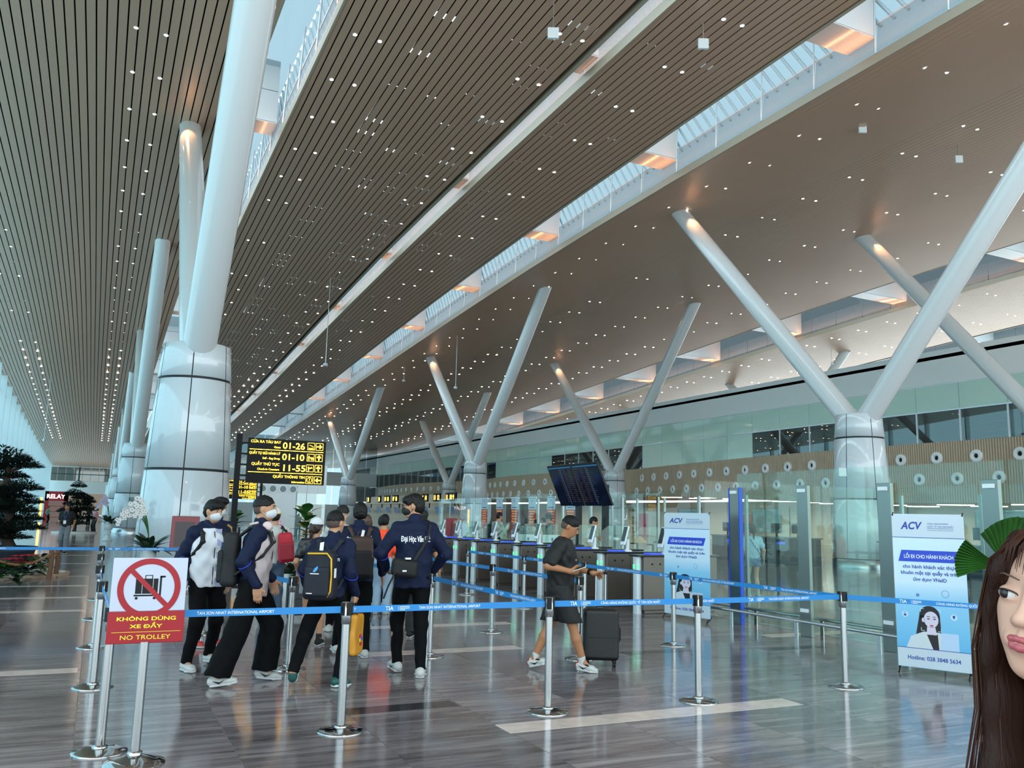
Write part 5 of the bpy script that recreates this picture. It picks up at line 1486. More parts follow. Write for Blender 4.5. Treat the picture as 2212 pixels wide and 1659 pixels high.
    if mask:
        T = Sdf(); T.ell(hp_(0, .036, -.048), (.064, .068, .058), Rh, .02); T.ell(hp_(0, .086, -.036), (.022, .028, .032), Rh, .03); T.cut(-hf, hp_(0, .022, 0)); T.cut(hu - hf * .15, hp_(0, .1, -.005)); T.build('face_mask', mask, min(vox, .007), t)
        b = MB()
        for q in (-1, 1):
            for z0, z1 in ((-.015, .01), (-.075, -.03)): b.tube([hp_(.06 * q, .035, z0), hp_(.078 * q, -.01, z1)], .0022, 5)
        b.build('ear_loops', mask, t)
    t['h'] = h
    return t, J, hp_


def wf(loc, rz, h, x, y, z=0., pitch=0., yaw=0.):
    """world foot point to the person's own axes"""
    s = h / 1.74; dx, dy = x - loc[0], y - loc[1]; c, n = math.cos(-rz), math.sin(-rz)
    return ((dx * c - dy * n) / s, (dx * n + dy * c) / s, z / s, pitch, yaw)


def worn(name, label, cat, t):
    """a thing carried by a person: own top-level Empty sharing the person's axes"""
    o = thing(name, label, cat, t.location, t.rotation_euler[2]); o.scale = t.scale; return o


def back_text(s, J, parent, M, size, z, girth=1.0, o=.03, x0=None, width=None, part=None):
    me = text_mesh(s, .022, 0, 'CENTER').copy(); me.materials.clear(); me.materials.append(M)
    pel, sh, ux = J['pel'], J['sh'], J['ux']; f = (z - pel[2]) / (sh[2] - pel[2]); c = pel + (sh - pel) * f
    rx, ry = (.160 * girth + o), (.112 * girth + o)
    xs = [v.co.x for v in me.vertices]; k = (width / (max(xs) - min(xs))) if width else size
    for v in me.vertices:
        x, zz = v.co.x * k, v.co.y * size
        yy = -ry * math.sqrt(max(.05, 1 - (x / rx) ** 2))
        p = c + np.array([0, 0, zz]) + ux * x + np.array([-ux[1], ux[0], 0]) * yy
        v.co = Vector(p)
    return link('lettering', me, parent)
# ------------------------------------------------------------------ bags
def backpack(t, J, label, M, h=(.15, .085, .23), f=.42, M2=None, strapm=None, side=0., straps=(-1, 1), vox=.009, name='backpack', o=.03, tilt=0.):
    b = worn(name, label, 'backpack', t); pel, sh, ux = J['pel'], J['sh'], J['ux']; fw = np.array([-ux[1], ux[0], 0.]); R = np.stack([ux, fw, [0, 0, 1]], 1) @ roty(tilt)
    c = pel + (sh - pel) * f - fw * (.11 + o + h[1]) + ux * side
    S = Sdf(); S.box(c, h, .055, R, .01, taper=.16); S.noise(.003, 26); S.build('main_bag', M, vox, b)
    S = Sdf(); S.box(c - fw * (h[1] + .002) - R[:, 2] * h[2] * .25, (h[0] * .78, .03, h[2] * .6), .028, R, .01); S.build('front_pocket', M2 or M, vox, b)
    m = MB(); tp = c + R[:, 2] * (h[2] - .01); m.tube([tp - ux * .04 + fw * .05, tp - ux * .025 + fw * .05 + np.array([0, 0, .05]), tp + ux * .025 + fw * .05 + np.array([0, 0, .05]), tp + ux * .04 + fw * .05], .009, 8); m.build('grab_handle', strapm or M, b)
    for q in straps:
        a0 = c + ux * q * .07 + fw * h[1] * .8 + R[:, 2] * (h[2] - .03)
        S = Sdf(); w_ = .024
        pts = [a0, sh + ux * q * .115 - fw * .085 + np.array([0, 0, .012]), sh + ux * q * .12 + fw * .0 + np.array([0, 0, .035]), sh + ux * q * .125 + fw * .10 - np.array([0, 0, .03]), sh + ux * q * .13 + fw * .132 - np.array([0, 0, .12]), sh + ux * q * .172 + fw * .05 - np.array([0, 0, .24]), c + ux * q * h[0] * .9 + fw * h[1] * .6 - R[:, 2] * h[2] * .55]
        for i in range(len(pts) - 1): S.econe(pts[i], pts[i + 1], (.027, .014), (.027, .014), ux, .014)
        S.build('strap', strapm or M, vox, b)
    return b, c, R, fw


def local_quad(parent, name, M, c, ax, ay, off, pts):
    """flat print laid on a bag face: pts in the ax/ay plane"""
    m = MB(); n = np.cross(ax, ay)
    m.add([tuple(c + ax * x + ay * y + n * off) for x, y in pts], [tuple(range(len(pts)))]); return m.build(name, M, parent)


M_GREYBAG = mat('bag_charcoal', '#0e1113', .7, bump=.2, bscale=40); M_NAVYBAG = mat('bag_navy', '#0a1020', .7, bump=.15, bscale=40); M_BRNBAG = mat('bag_brown', '#38241a', .55, bump=.15, bscale=30); M_BLKBAG = mat('bag_black', '#060708', .7); M_REDBAG = mat('bag_red', '#b0122a', .6, bump=.15, bscale=40)
M_YEL = mat('zip_yellow', '#d9a820', .5); M_TAG = mat('tag_white', '#e8ecec', .5); M_BLUEP = mat('piping_blue', '#2440c8', .5)
M_PRINTW = mat('jersey_white', '#cfd3d6', .6, bump=.2, bscale=24)


def jersey():
    M = mat('jersey_front', '#cbd0d6', .6); nt = M.node_tree; b = nt.nodes['Principled BSDF']; N = nt.nodes.new; L = nt.links.new
    tcn = N('ShaderNodeTexCoord'); s = N('ShaderNodeSeparateXYZ'); L(tcn.outputs['Object'], s.inputs[0])
    ad = N('ShaderNodeMath'); ad.operation = 'MULTIPLY_ADD'; L(s.outputs['X'], ad.inputs[0]); ad.inputs[1].default_value = -.55; L(s.outputs['Z'], ad.inputs[2])
    mu = N('ShaderNodeMath'); mu.operation = 'MULTIPLY'; mu.inputs[1].default_value = 7.5; L(ad.outputs[0], mu.inputs[0])
    fr = N('ShaderNodeMath'); fr.operation = 'FRACT'; L(mu.outputs[0], fr.inputs[0]); g = N('ShaderNodeMath'); g.operation = 'GREATER_THAN'; g.inputs[1].default_value = .55; L(fr.outputs[0], g.inputs[0])
    m2 = N('ShaderNodeMath'); m2.operation = 'MULTIPLY'; m2.inputs[1].default_value = 75.; L(ad.outputs[0], m2.inputs[0]); f2 = N('ShaderNodeMath'); f2.operation = 'FRACT'; L(m2.outputs[0], f2.inputs[0]); g2 = N('ShaderNodeMath'); g2.operation = 'GREATER_THAN'; g2.inputs[1].default_value = .45; L(f2.outputs[0], g2.inputs[0])
    lt = N('ShaderNodeMath'); lt.operation = 'LESS_THAN'; lt.inputs[1].default_value = -.02; L(s.outputs['X'], lt.inputs[0])
    p = N('ShaderNodeMath'); p.operation = 'MULTIPLY'; L(g.outputs[0], p.inputs[0]); L(g2.outputs[0], p.inputs[1]); p2 = N('ShaderNodeMath'); p2.operation = 'MULTIPLY'; L(p.outputs[0], p2.inputs[0]); L(lt.outputs[0], p2.inputs[1])
    mx = N('ShaderNodeMix'); mx.data_type = 'RGBA'; L(p2.outputs[0], mx.inputs[0]); mx.inputs[6].default_value = (*lin('#cbd0d6'), 1); mx.inputs[7].default_value = (*lin('#5f6fae'), 1); L(mx.outputs[2], b.inputs['Base Color'])
    return M


M_JF = jersey()
SLIM = dict(m=M_PBLK, r=(.095, .070, .055)); WIDE = dict(m=M_PBLK, r=(.108, .106, .118), hemoff=-.005); JACK = dict(m=M_NAVY, o=.024, collar=True, hem=.84, wide=1.04)


def piping(t, J, M=M_BLUEP):
    for a, e, w in J['arm']:
        m = MB()
        d = (w - e) / np.linalg.norm(w - e); c = e + (w - e) * .12; u = np.cross(d, [0, 0, 1.]) if abs(d[2]) < .9 else np.cross(d, [1., 0, 0]); u /= np.linalg.norm(u); v = np.cross(d, u)
        m.tube([c + (u * math.cos(a_) + v * math.sin(a_)) * .064 + d * .03 * math.cos(a_) for a_ in np.linspace(0, 2 * PI, 21)], .004, 6, caps=False)
        m.build('sleeve_piping', M, t)


def zipper(t, J, g=1.0, o=.033, x=0.):
    pel, sh = J['pel'], J['sh']; ux = J['ux']; fw = np.array([-ux[1], ux[0], 0.]); m = MB()
    pts = [pel + (sh - pel) * f + fw * ((.112 if f > .3 else .108) * g + o - (.035 * max(0, f - .72) / .28)) + ux * x for f in np.linspace(-.18, .97, 14)]
    m.tube(pts, .005, 6); m.build('zipper', M_BLACK, t)


# A: masked student in the white fronted jacket, nearest the sign
loc, rz, h = (1.10, 9.6, 0), -2.80, 1.75
A, JA, ha = person('masked student in a navy jacket with printed white front, left of the group', loc, rz, h, (wf(loc, rz, h, 1.22, 9.85, .02, -.1), wf(loc, rz, h, .96, 9.5, 0, .0)), ((-.27, -.02, .90), (.27, .06, .92)), top=dict(JACK, front=M_JF, fcut=.0), bottom=SLIM,
                   shoe=dict(m=M_SHW, laces=M_SHW), hair='fringe', mask=M_MASKW, head=(.25, .12, 0), hipz=.89)
zipper(A, JA); piping(A, JA)
m = MB(); ux = JA['ux']; cpt = JA['pel'] + (JA['sh'] - JA['pel']) * .66 - ux * .085 + np.array([0, .145, 0]); m.lathe([(0, .003), (.036, 0)], 24, M=Matrix.Translation(Vector(cpt)) @ Matrix.Rotation(-PI / 2, 4, 'X') @ Matrix.Rotation(.3, 4, 'Y')); m.build('chest_badge', mat('badge_navy', '#1c2760', .5), A)
backpack(A, JA, 'black backpack of the masked student nearest the sign, straps over the shoulders', M_BLKBAG)
# A2: second masked student right behind
loc, rz, h = (1.33, 11.0, 0), -2.7, 1.78
A2, J2, _ = person('masked student with yellow bag strap half hidden behind the first student', loc, rz, h, (wf(loc, rz, h, 1.42, 11.2), wf(loc, rz, h, 1.2, 11.1)), ((-.26, .02, .9), (.26, .02, .9)), top=dict(JACK), bottom=SLIM, shoe=dict(m=mat('shoe_red', '#b8433c', .5)), hair='tuft', mask=M_MASKW, head=(-.1, .05, 0), vox=.012)
backpack(A2, J2, 'black backpack with yellow edged straps on the student behind', M_BLKBAG, strapm=mat('strap_yellow', '#9a7a28', .6), vox=.012)
# B: tall masked student with headphones, walking right
loc, rz, h = (1.43, 8.66, 0), -1.80, 1.79
Bp, JB, hb = person('tall masked student with headphones round his neck and wide black trousers', loc, rz, h, (wf(loc, rz, h, 1.60, 8.76, .015, .12, .1), wf(loc, rz, h, 1.15, 8.55, 0, -.12, .1)), ((-.25, .16, .93), (.235, .05, .905)), top=dict(JACK, front=mat('jersey_pink', '#b5a6a6', .6, bump=.2, bscale=24), fcut=.0, hem=.80), bottom=WIDE,
                    shoe=dict(m=M_SHW, laces=M_BLACK, mark=M_BLACK), hair='fade', mask=M_MASKW, head=(-.2, .0, 0), hipz=.89, lean=(0, .03), hands=((0, .3, -1, .5), (0, .12, -1, .45)))
zipper(Bp, JB); piping(Bp, JB)
hs = worn('headphones', 'pale pink headphones worn round the neck', 'headphones', Bp); nk = JB['nk']
m = MB(); m.tube([nk + np.array([.105 * math.cos(a), -.01 + .085 * math.sin(a), .02 + .02 * math.sin(a)]) for a in np.linspace(-.1, -PI + .1, 13)], .012, 8); m.build('headband', mat('pale_pink', '#cdb9b6', .5), hs)
for q in (-1, 1):
    m = MB(); m.lathe([(0, .03), (.035, .028), (.046, .012), (.046, -.012), (.03, -.022), (0, -.02)], 20, M=Matrix.Translation(Vector(nk + np.array([.098 * q, .065, -.015]))) @ Matrix.Rotation(q * 1.2, 4, 'Y')); m.build('ear_cup', mat('pale_pink', '#cdb9b6', .5), hs)
m = MB(); a, e, w_ = JB['arm'][1]; d_ = (w_ - e) / np.linalg.norm(w_ - e); m.tube([w_ + d_ * .012 + np.array([.036 * math.cos(k), .032 * math.sin(k), .0]) for k in np.linspace(0, 2 * PI, 17)], .006, 6, caps=False); tag(m.build('bracelet', M_BLACK, Bp))
backpack(Bp, JB, 'large charcoal backpack on the student with headphones', M_GREYBAG, (.15, .085, .25), .40)
# C: student walking right with navy backpack and yellow bag
loc, rz, h = (2.10, 8.36, 0), -.62, 1.68
Cp, JC, hc_ = person('short haired student seen from behind, striding with one heel raised', loc, rz, h, (wf(loc, rz, h, 1.80, 8.30, .11, -.95, .25), wf(loc, rz, h, 2.20, 8.22, .0, .08, -.35)), ((-.26, .10, .92), (.25, .10, .88)), top=dict(JACK, hem=.86), bottom=SLIM,
                     shoe=dict(m=mat('shoe_green', '#0f4a44', .5), laces=M_BLACK, sole=mat('sole_grey', '#c9cfcf', .5)), hair='fade', head=(-.35, .05, 0), hipz=.87, lean=(0, .05), hands=((0, .2, -1, .5), (0, .1, -1, .9)))
piping(Cp, JC); back_text('Hiến', JC, Cp, M_PRINT, .062, 1.21, o=.036, width=.085).location = tuple(JC['ux'] * .10)
nb, c, R, fw = backpack(Cp, JC, 'navy backpack with yellow zip and small blue leaf logo', M_NAVYBAG, (.165, .10, .24), .34, straps=(-1, 1))
ax, ay = R[:, 0], R[:, 2]; yb_ = -fw * (.10 + .034)
m = MB(); m.tube([c + yb_ * .72 + ax * x + ay * z for x, z in ((-.11, .205), (.09, .21), (.135, .16), (.145, .0), (.14, -.15), (.11, -.2))], .009, 8); m.build('yellow_zip', M_YEL, nb)
local_quad(nb, 'logo_leaf', mat('logo_cyan', '#3a9ad8', .5), c + yb_, ax, ay, .0, [(-.035, .035), (-.01, .075), (.02, .09), (.012, .055), (-.015, .03)]); local_quad(nb, 'logo_line', M_PRINT, c + yb_, ax, ay, .0, [(-.06, .012), (.03, .012), (.03, .02), (-.06, .02)])
local_quad(nb, 'brand_patch', M_PRINT, c + yb_, ax, ay, .0, [(-.09, -.175), (-.03, -.175), (-.03, -.167), (-.09, -.167)])
local_quad(nb, 'luggage_tag', M_TAG, c + ux * 0 - fw * .08 + ax * .172, fw, ay, .004, [(-.03, -.02), (.03, -.02), (.03, .07), (-.03, .07)])
local_quad(nb, 'paper_tag', M_TAG, c - fw * .03 + ay * .25, ax, ay, .0, [(-.02, -.03), (.02, -.02), (.025, .07), (-.015, .06)])
# yellow carrier bag in his right hand
wr = np.array(JC['arm'][1][2]); tb = worn('carrier_bag', 'yellow carrier bag hanging from the striding student\'s hand', 'bag', Cp)
S = Sdf(); bc = wr + np.array([.02, .03, -.40]); S.box(bc, (.035, .13, .20), .03, None, .01, taper=.0); S.noise(.006, 22); S.build('bag_body', mat('bag_yellow', '#c98a22', .45, bump=.3, bscale=18), .009, tb)
for q in (-1, 1):
    m = MB(); m.tube([bc + np.array([.02 * q, -.06, .19]), wr + np.array([.01 * q, -.03, -.09]), wr + np.array([.01 * q, .04, -.09]), bc + np.array([.02 * q, .06, .19])], .008, 6); m.build('bag_handle', M_BLACK, tb)
for k, (cc, y, z) in enumerate((('#d8206a', .02, -.02), ('#3858c8', .05, -.05), ('#e8d040', .0, -.06), ('#c83030', .04, -.1))):
    m = MB(); m.bx(.036, .038, y - .02, y + .03, z - .015, z + .02); m.build('print_patch', mat('patch_%d' % k, cc, .5), tb, tuple(bc))
# D: student with the brown backpack, from behind
loc, rz, h = (2.80, 9.85, 0), -.16, 1.76
Dp, JD, _ = person('student seen from behind carrying the brown and black backpack', loc, rz, h, (wf(loc, rz, h, 2.66, 10.1, .02, -.1), wf(loc, rz, h, 2.90, 9.75)), ((-.27, .0, .9), (.30, .05, .92)), top=dict(JACK), bottom=SLIM, shoe=dict(m=M_SHW), hair='short', head=(-.05, .0, 0), hands=((0, 0, -1, .5), (.12, .1, -1, .3)), vox=.01)
piping(Dp, JD); back_text('Ðại Học Văn Hiến', JD, Dp, M_PRINT, .062, 1.30, o=.036, width=.30)
bb, c, R, fw = backpack(Dp, JD, 'brown flap backpack with black lower half', M_BLKBAG, (.15, .085, .24), .36, strapm=M_BRNBAG, vox=.01)
S = Sdf(); S.box(c - fw * .022 + np.array([0, 0, .10]), (.155, .085, .14), .05, R, .01, taper=.2); S.build('brown_flap', M_BRNBAG, .01, bb)
local_quad(bb, 'name_plate', M_PRINT, c - fw * .111 + R[:, 2] * .03, R[:, 0], R[:, 2], 0, [(-.02, 0), (.02, 0), (.02, .009), (-.02, .009)]); local_quad(bb, 'paper_tag', M_TAG, c - fw * .06 + R[:, 2] * .25, R[:, 0], R[:, 2], 0, [(-.02, -.04), (.012, -.04), (.03, .05), (0, .06)])
# E: tall student in glasses, head turned left
loc, rz, h = (3.05, 8.62, 0), -.12, 1.85
Ep, JE, he = person('tall student in glasses and black mask with lettering across his back', loc, rz, h, (wf(loc, rz, h, 2.97, 8.80, .012, -.12, .15), wf(loc, rz, h, 3.10, 8.42, 0, 0, -.25)), ((-.24, .17, 1.0), (.25, .17, .98)), top=dict(JACK, hem=.82), bottom=dict(SLIM, r=(.095, .068, .05)),
                    shoe=dict(m=M_SHW, sock=M_SHW, mark=M_GREYBAG), hair='fringe', mask=mat('mask_black', '#101114', .7), head=(1.25, .08, 0), poles=((-1, -.8, -.1), (1, -.8, -.1)), hands=((.3, .9, -.4, .4), (-.3, .9, -.4, .4)))
piping(Ep, JE); back_text('Ðại Học Văn Hiến', JE, Ep, M_PRINT, .075, 1.27, o=.036, width=.305)
m = MB()
for q in (-1, 1):
    m.tube([he(.031 * q + .021 * math.cos(a), .103, .003 + .017 * math.sin(a)) for a in np.linspace(0, 2 * PI, 17)], .0022, 5, caps=False); m.tube([he(.052 * q, .10, .008), he(.079 * q, .0, .01)], .0022, 5)
m.tube([he(-.01, .105, .006), he(.01, .105, .006)], .0022, 5); gl_ = worn('glasses', 'black rimmed glasses on the tall student', 'glasses', Ep); m.build('frame', M_BLACK, gl_)
m = MB()
for q in (-1, 1): m.add([tuple(he(.031 * q + .02 * math.cos(a), .103, .003 + .016 * math.sin(a))) for a in np.linspace(0, 2 * PI, 12, endpoint=False)], [tuple(range(12))])
m.build('lenses', M_GLASS, gl_)
m = MB(); hp_e, k_e, an_e, _r = JE['leg'][1]; m.tube([hp_e + np.array([.098, 0, -.05]), k_e + np.array([.071, 0, 0]), an_e + np.array([.053, 0, 0])], [.007, .006, .005], 6); m.build('trouser_stripe', M_TAG, Ep)
sb = worn('sling_bag', 'black sling bag at the tall student\'s left hip', 'bag', Ep); cb = np.array([-.13, -.20, 1.02])
S = Sdf(); S.box(cb, (.13, .05, .085), .045, roty(.12), .01); S.noise(.003, 26); S.build('bag_body', M_BLKBAG, .009, sb)
S = Sdf(); sh = JE['sh']
for p_, q_ in zip([cb + np.array([.1, .03, .07]), np.array([.10, -.16, 1.30]), np.array([.135, -.10, 1.43]), np.array([.14, .0, 1.47])], [np.array([.10, -.16, 1.30]), np.array([.135, -.10, 1.43]), np.array([.14, .0, 1.47]), np.array([.12, .11, 1.38])]): S.econe(p_, q_, (.020, .007), (.020, .007), (.8, -.3, -.5), .01)
S.build('strap', M_BLKBAG, .009, sb)
m = MB(); m.tube([cb + np.array([-.1, -.05, -.04]), cb + np.array([-.16, -.06, -.16]), cb + np.array([-.2, -.05, -.28])], .009, 6); m.build('loose_strap', M_BLKBAG, sb)
m = MB(); m.bx(-.03, .01, -.056, -.054, -.03, -.016); m.bx(.0, .05, -.05, .0, .085, .10); m.build('paper_tag', M_TAG, sb, tuple(cb))
# M: man in black with phone and suitcase
loc, rz, h = (4.66, 8.32, 0), -2.30, 1.69
wlp = lambda px, py, d: (lambda q: (lambda w: (w[0], w[1], q.z / (h / 1.74)))(wf(loc, rz, h, q.x, q.y)))(atd(px, py, d))
M_TEEB = mat('tee_black', '#050506', .7, bump=.25, bscale=16)
Mp, JM, hm_ = person('man in black T-shirt and shorts looking at his phone', loc, rz, h, (wf(loc, rz, h, 4.46, 8.50, .02, -.25, 0), wf(loc, rz, h, 4.86, 8.16, 0, .1, -.1)), (wlp(1281, 1238, 9.72), wlp(1232, 1234, 9.25)), skin=SKIN_D, girth=1.12, top=dict(m=M_TEEB, o=.024, sleeve='short', slen=.75, name='t_shirt', hem=.80, wide=1.06), bottom=dict(m=M_TEEB, r=(.118, .118, .1), cut=.12, name='shorts'),
                     shoe=dict(m=M_SHW, sock=M_SHW, laces=M_SHW, mark=M_BLACK, heel=mat('heel_red', '#b02818', .5)), hair='fade', head=(.05, .52, 0), hipz=.885, lean=(0, .02), poles=((-.5, -1, -.4), (.7, -1, -.5)), hands=((-.75, .5, -.1, 1.2), (-.75, .65, .0, .55)), hside=((.4, .6, .3), (.3, .3, 1)))
m = MB(); a, e, w_ = JM['arm'][1]; pc = w_ + np.array([-.02, .10, .035]); m.bx(-.037, .037, -.075, .075, -.005, .005); ph = worn('phone', 'phone in the hand of the man in black', 'phone', Mp); m.build('case', mat('phone_white', '#c9cbce', .3), ph, tuple(pc), (.35, .25, 0), bevel=.003); m = MB(); m.bx(-.034, .034, -.07, .07, .0052, .006); m.build('screen', M_BLACK, ph, tuple(pc), (.35, .25, 0))
a, e, w_ = JM['arm'][0]; d_ = (w_ - e) / np.linalg.norm(w_ - e); m = MB(); S = Sdf(); S.cone(w_ - d_ * .045, w_ - d_ * .018, .036, .034, .005); wt = worn('wrist_watch', 'black watch on the wrist of the man in black', 'watch', Mp); S.build('band', M_BLACK, .006, wt); m.bx(-.016, .016, -.018, .018, .03, .042); m.build('dial', M_BLACK, wt, tuple(w_ - d_ * .03))
m = MB()
for k in range(7): m.bx(-.035 + .011 * k, -.028 + .011 * k, 0, .002, 0, .022)
m.build('chest_print', mat('print_grey', '#8f8f8c', .6), Mp, (-.02, .172, 1.20), (0, 0, .0))
m = MB()
for k in range(5): m.bx(0, .014, 0, .002, .02 * k, .02 * k + .013)
m.build('shorts_print', M_PRINT, Mp, (.075, .135, .62), (-.1, 0, 0))


def suitcase(loc, rz, M, label, H=.56, W=.40, D=.24, handle=.45, ribs=0):
    t = thing('suitcase', label, 'suitcase', loc, rz)
    S = Sdf(); S.box((0, 0, .07 + H / 2), (W / 2, D / 2, H / 2), .045, None, .01)
    S.build('shell', M, .008, t)
    m = MB(); m.bx(-W / 2 - .002, W / 2 + .002, -.006, .006, .10, .05 + H); m.build('seam', M_BLACK, t); m = MB(); m.bx(-W / 2 + .02, W / 2 - .02, -D / 2 - .003, -D / 2 + .01, .07 + H * .44, .07 + H * .45); m.build('front_groove', M_BLACK, t)
    for x in (-.1, .1): 
        m = MB(); m.tube([(x * .55, D * .3, .05 + H), (x * .55, D * .3, .07 + H + handle)], .009, 8); m.build('handle_tube', M_STEEL, t)
    m = MB(); m.tube([(-.075, D * .3, .07 + H + handle), (.075, D * .3, .07 + H + handle)], .015, 10); m.build('handle_grip', M_BLACK, t)
    m = MB(); m.tube([(-.06, 0, .065 + H), (-.05, 0, .09 + H), (.05, 0, .09 + H), (.06, 0, .065 + H)], .01, 8); m.build('carry_handle', M_BLACK, t)
    m = MB(); m.tube([(W / 2, 0, .07 + H * .35), (W / 2 + .018, 0, .07 + H * .4), (W / 2 + .018, 0, .07 + H * .6), (W / 2, 0, .07 + H * .65)], .009, 8); m.build('side_handle', M_BLACK, t)
    for x in (-1, 1):
        for y in (-1, 1):
            m = MB(); xx, yy = x * (W / 2 - .05), y * (D / 2 - .04)
            m.tube([(xx - .012, yy, .028), (xx + .012, yy, .028)], .028, 14); m.bx(xx - .018, xx + .018, yy - .014, yy + .014, .03, .075); m.build('wheel', M_BLACK, t)
    return t


suitcase((5.25, 8.43, 0), -.50, mat('case_black', '#08090a', .45, bump=.08, bscale=60), 'black cabin suitcase pushed by the man in black', handle=.385)
# F: man in white shirt with the red bag, G: woman in white cap, their suitcase
loc, rz, h = (2.44, 13.2, 0), -.1, 1.66
M_DENIM = mat('denim', '#3d5266', .75, var=.25, vscale=10, bump=.2, bscale=40); M_WSH = mat('shirt_white', '#b4b5b0', .65, bump=.2, bscale=18)
Fp, JF, hf_ = person('man in white shirt and jeans seen from behind, wearing a pale cap', loc, rz, h, (wf(loc, rz, h, 2.34, 13.2), wf(loc, rz, h, 2.56, 13.25)), ((-.26, .05, .92), (.25, .1, 1.0)), top=dict(m=M_WSH, sleeve='short', name='shirt', hem=.90, slen=.8), bottom=dict(m=M_DENIM, r=(.105, .085, .075)), shoe=dict(m=mat('sandal_grey', '#6a6a6c', .6)), head=(-.3, 0, 0), vox=.011, hipz=.92)


def cap(t, hp, M, label, M2=None, back=False, brimm=None):
    c = worn('cap', label, 'cap', t); S = Sdf(); Rm = np.stack([hp(1, 0, 0) - hp(0, 0, 0), hp(0, 1, 0) - hp(0, 0, 0), hp(0, 0, 1) - hp(0, 0, 0)], 1)
    S.ell(hp(0, -.012, .035), (.093, .112, .098), Rm, .02); S.cut(-Rm[:, 2], hp(0, 0, .028)); S.build('crown', M, .008, c)
    S = Sdf(); q = -1 if back else 1; S.econe(hp(0, q * .07 - .01, .034), hp(0, q * .145 - .01, .028), (.075, .006), (.05, .005), Rm[:, 0], .02); S.build('brim', brimm or M, .007, c)
    if M2:
        S = Sdf(); S.ell(hp(0, -.012, .034), (.095, .114, .10), Rm, .02); S.cut(-Rm[:, 2], hp(0, 0, .028)); S.cut(Rm[:, 2], hp(0, 0, .046)); S.build('band', M2, .007, c)
    return c


cap(Fp, hf_, mat('cap_cream', '#d6d2c4', .7), 'cream cap with yellow band on the man in the white shirt', M_YEL)
backpack(Fp, JF, 'red backpack slung on the right shoulder of the man in white', M_REDBAG, (.13, .09, .23), .40, side=.17, straps=(1,), strapm=M_BLKBAG, M2=mat('bag_red_dark', '#8c0f22', .6), vox=.011, tilt=-.12)
suitcase((2.92, 13.45, 0), -.2, mat('case_grey', '#3c4046', .5), 'dark grey suitcase standing beside the red backpack', H=.56, W=.38, handle=.42)
loc, rz, h = (2.52, 10.85, 0), -.5, 1.56
Gp, JG, hg_ = person('woman with ponytail, white cap and black sequin shirt', loc, rz, h, (wf(loc, rz, h, 2.44, 10.85), wf(loc, rz, h, 2.62, 10.8)), ((-.24, .1, .95), (.24, .1, .95)), girth=.92, top=dict(m=mat('sequin_black', '#141416', .35, fleck=('#c8ccd0', 45., .06)), sleeve='short', name='shirt', wide=1.08), bottom=dict(m=mat('shorts_grey', '#8a8f92', .7), r=(.1, .1, .09), cut=.5, name='shorts'), shoe=dict(m=M_BLKBAG, sock=M_BLKBAG), hair='ponytail', hairm=M_HBR, head=(-.4, 0, 0), vox=.011)
cap(Gp, hg_, mat('cap_white', '#d4d8da', .6), 'white cap on the woman with the ponytail')
# H: man in backward black cap facing the camera
loc, rz, h = (3.18, 12.1, 0), 2.9, 1.74
Hp, JH, hh_ = person('man in a backwards black cap and white T-shirt facing the camera', loc, rz, h, ((-.1, 0, 0, 0, .1), (.1, 0, 0, 0, -.1)), ((-.25, .1, .95), (.25, .1, .95)), top=dict(m=M_WSH, sleeve='short', name='t_shirt'), bottom=SLIM, shoe=dict(m=M_SHW), head=(0, .15, 0), vox=.011, skin=SKIN_P)
cap(Hp, hh_, M_BLKBAG, 'black cap worn backwards', M_BLKBAG, True); backpack(Hp, JH, 'black backpack strap on the man in the backwards cap', M_BLKBAG, vox=.012)
# I: long haired woman and orange shirt
loc, rz, h = (4.25, 14.5, 0), .1, 1.62
I1, J1, _ = person('long haired woman seen from behind, left of the orange shirt', loc, rz, h, ((-.09, 0, 0, 0, 0), (.09, 0, 0, 0, 0)), ((-.22, .15, .95), (.22, .15, .95)), girth=.9, top=dict(m=mat('cloth_olive', '#6e6a58', .7), name='shirt', hem=.7), bottom=dict(m=M_GREYBAG, r=(.1, .08, .07)), shoe=dict(m=M_BLKBAG), hair='long', hairm=mat('hair_chestnut', '#4a3428', .45), vox=.013)
loc, rz, h = (4.36, 13.85, 0), -.5, 1.63
I2, J2_, _ = person('person in a bright orange shirt seen from behind', loc, rz, h, ((-.09, .05, 0, 0, 0), (.09, 0, 0, 0, 0)), ((-.2, .2, 1.0), (.22, .2, 1.0)), top=dict(m=mat('cloth_orange', '#ff4a16', .6), name='shirt', hem=.92), bottom=dict(m=mat('jeans_pale', '#8fa6b8', .7), r=(.1, .08, .07)), shoe=dict(m=M_SHW), hair='short', vox=.012)
loc, rz, h = (4.65, 14.9, 0), -.3, 1.60
I3, _, _ = person('dark haired person beyond the orange shirt', loc, rz, h, ((-.09, .05, 0, 0, 0), (.09, 0, 0, 0, 0)), ((-.2, .2, 1.0), (.22, .2, 1.0)), top=dict(m=mat('cloth_grey', '#8a8d90', .6), name='shirt', hem=.92), bottom=SLIM, shoe=dict(m=M_SHW), hair='short', vox=.014)
# J: man in black cap behind the tall student
loc, rz, h = (4.02, 11.1, 0), -.5, 1.70
Jp, JJ, hj_ = person('man in a black cap and striped shirt right of the tall student', loc, rz, h, ((-.1, 0, 0, 0, 0), (.1, .05, 0, 0, 0)), ((-.24, .1, .95), (.26, .12, .92)), skin=SKIN_D, top=dict(m=mat('shirt_dark', '#1a1b1e', .7), sleeve='short', name='shirt'), bottom=dict(m=M_GREYBAG, r=(.1, .08, .07)), shoe=dict(m=M_BLKBAG), vox=.011)
cap(Jp, hj_, M_BLKBAG, 'black cap on the man right of the tall student')
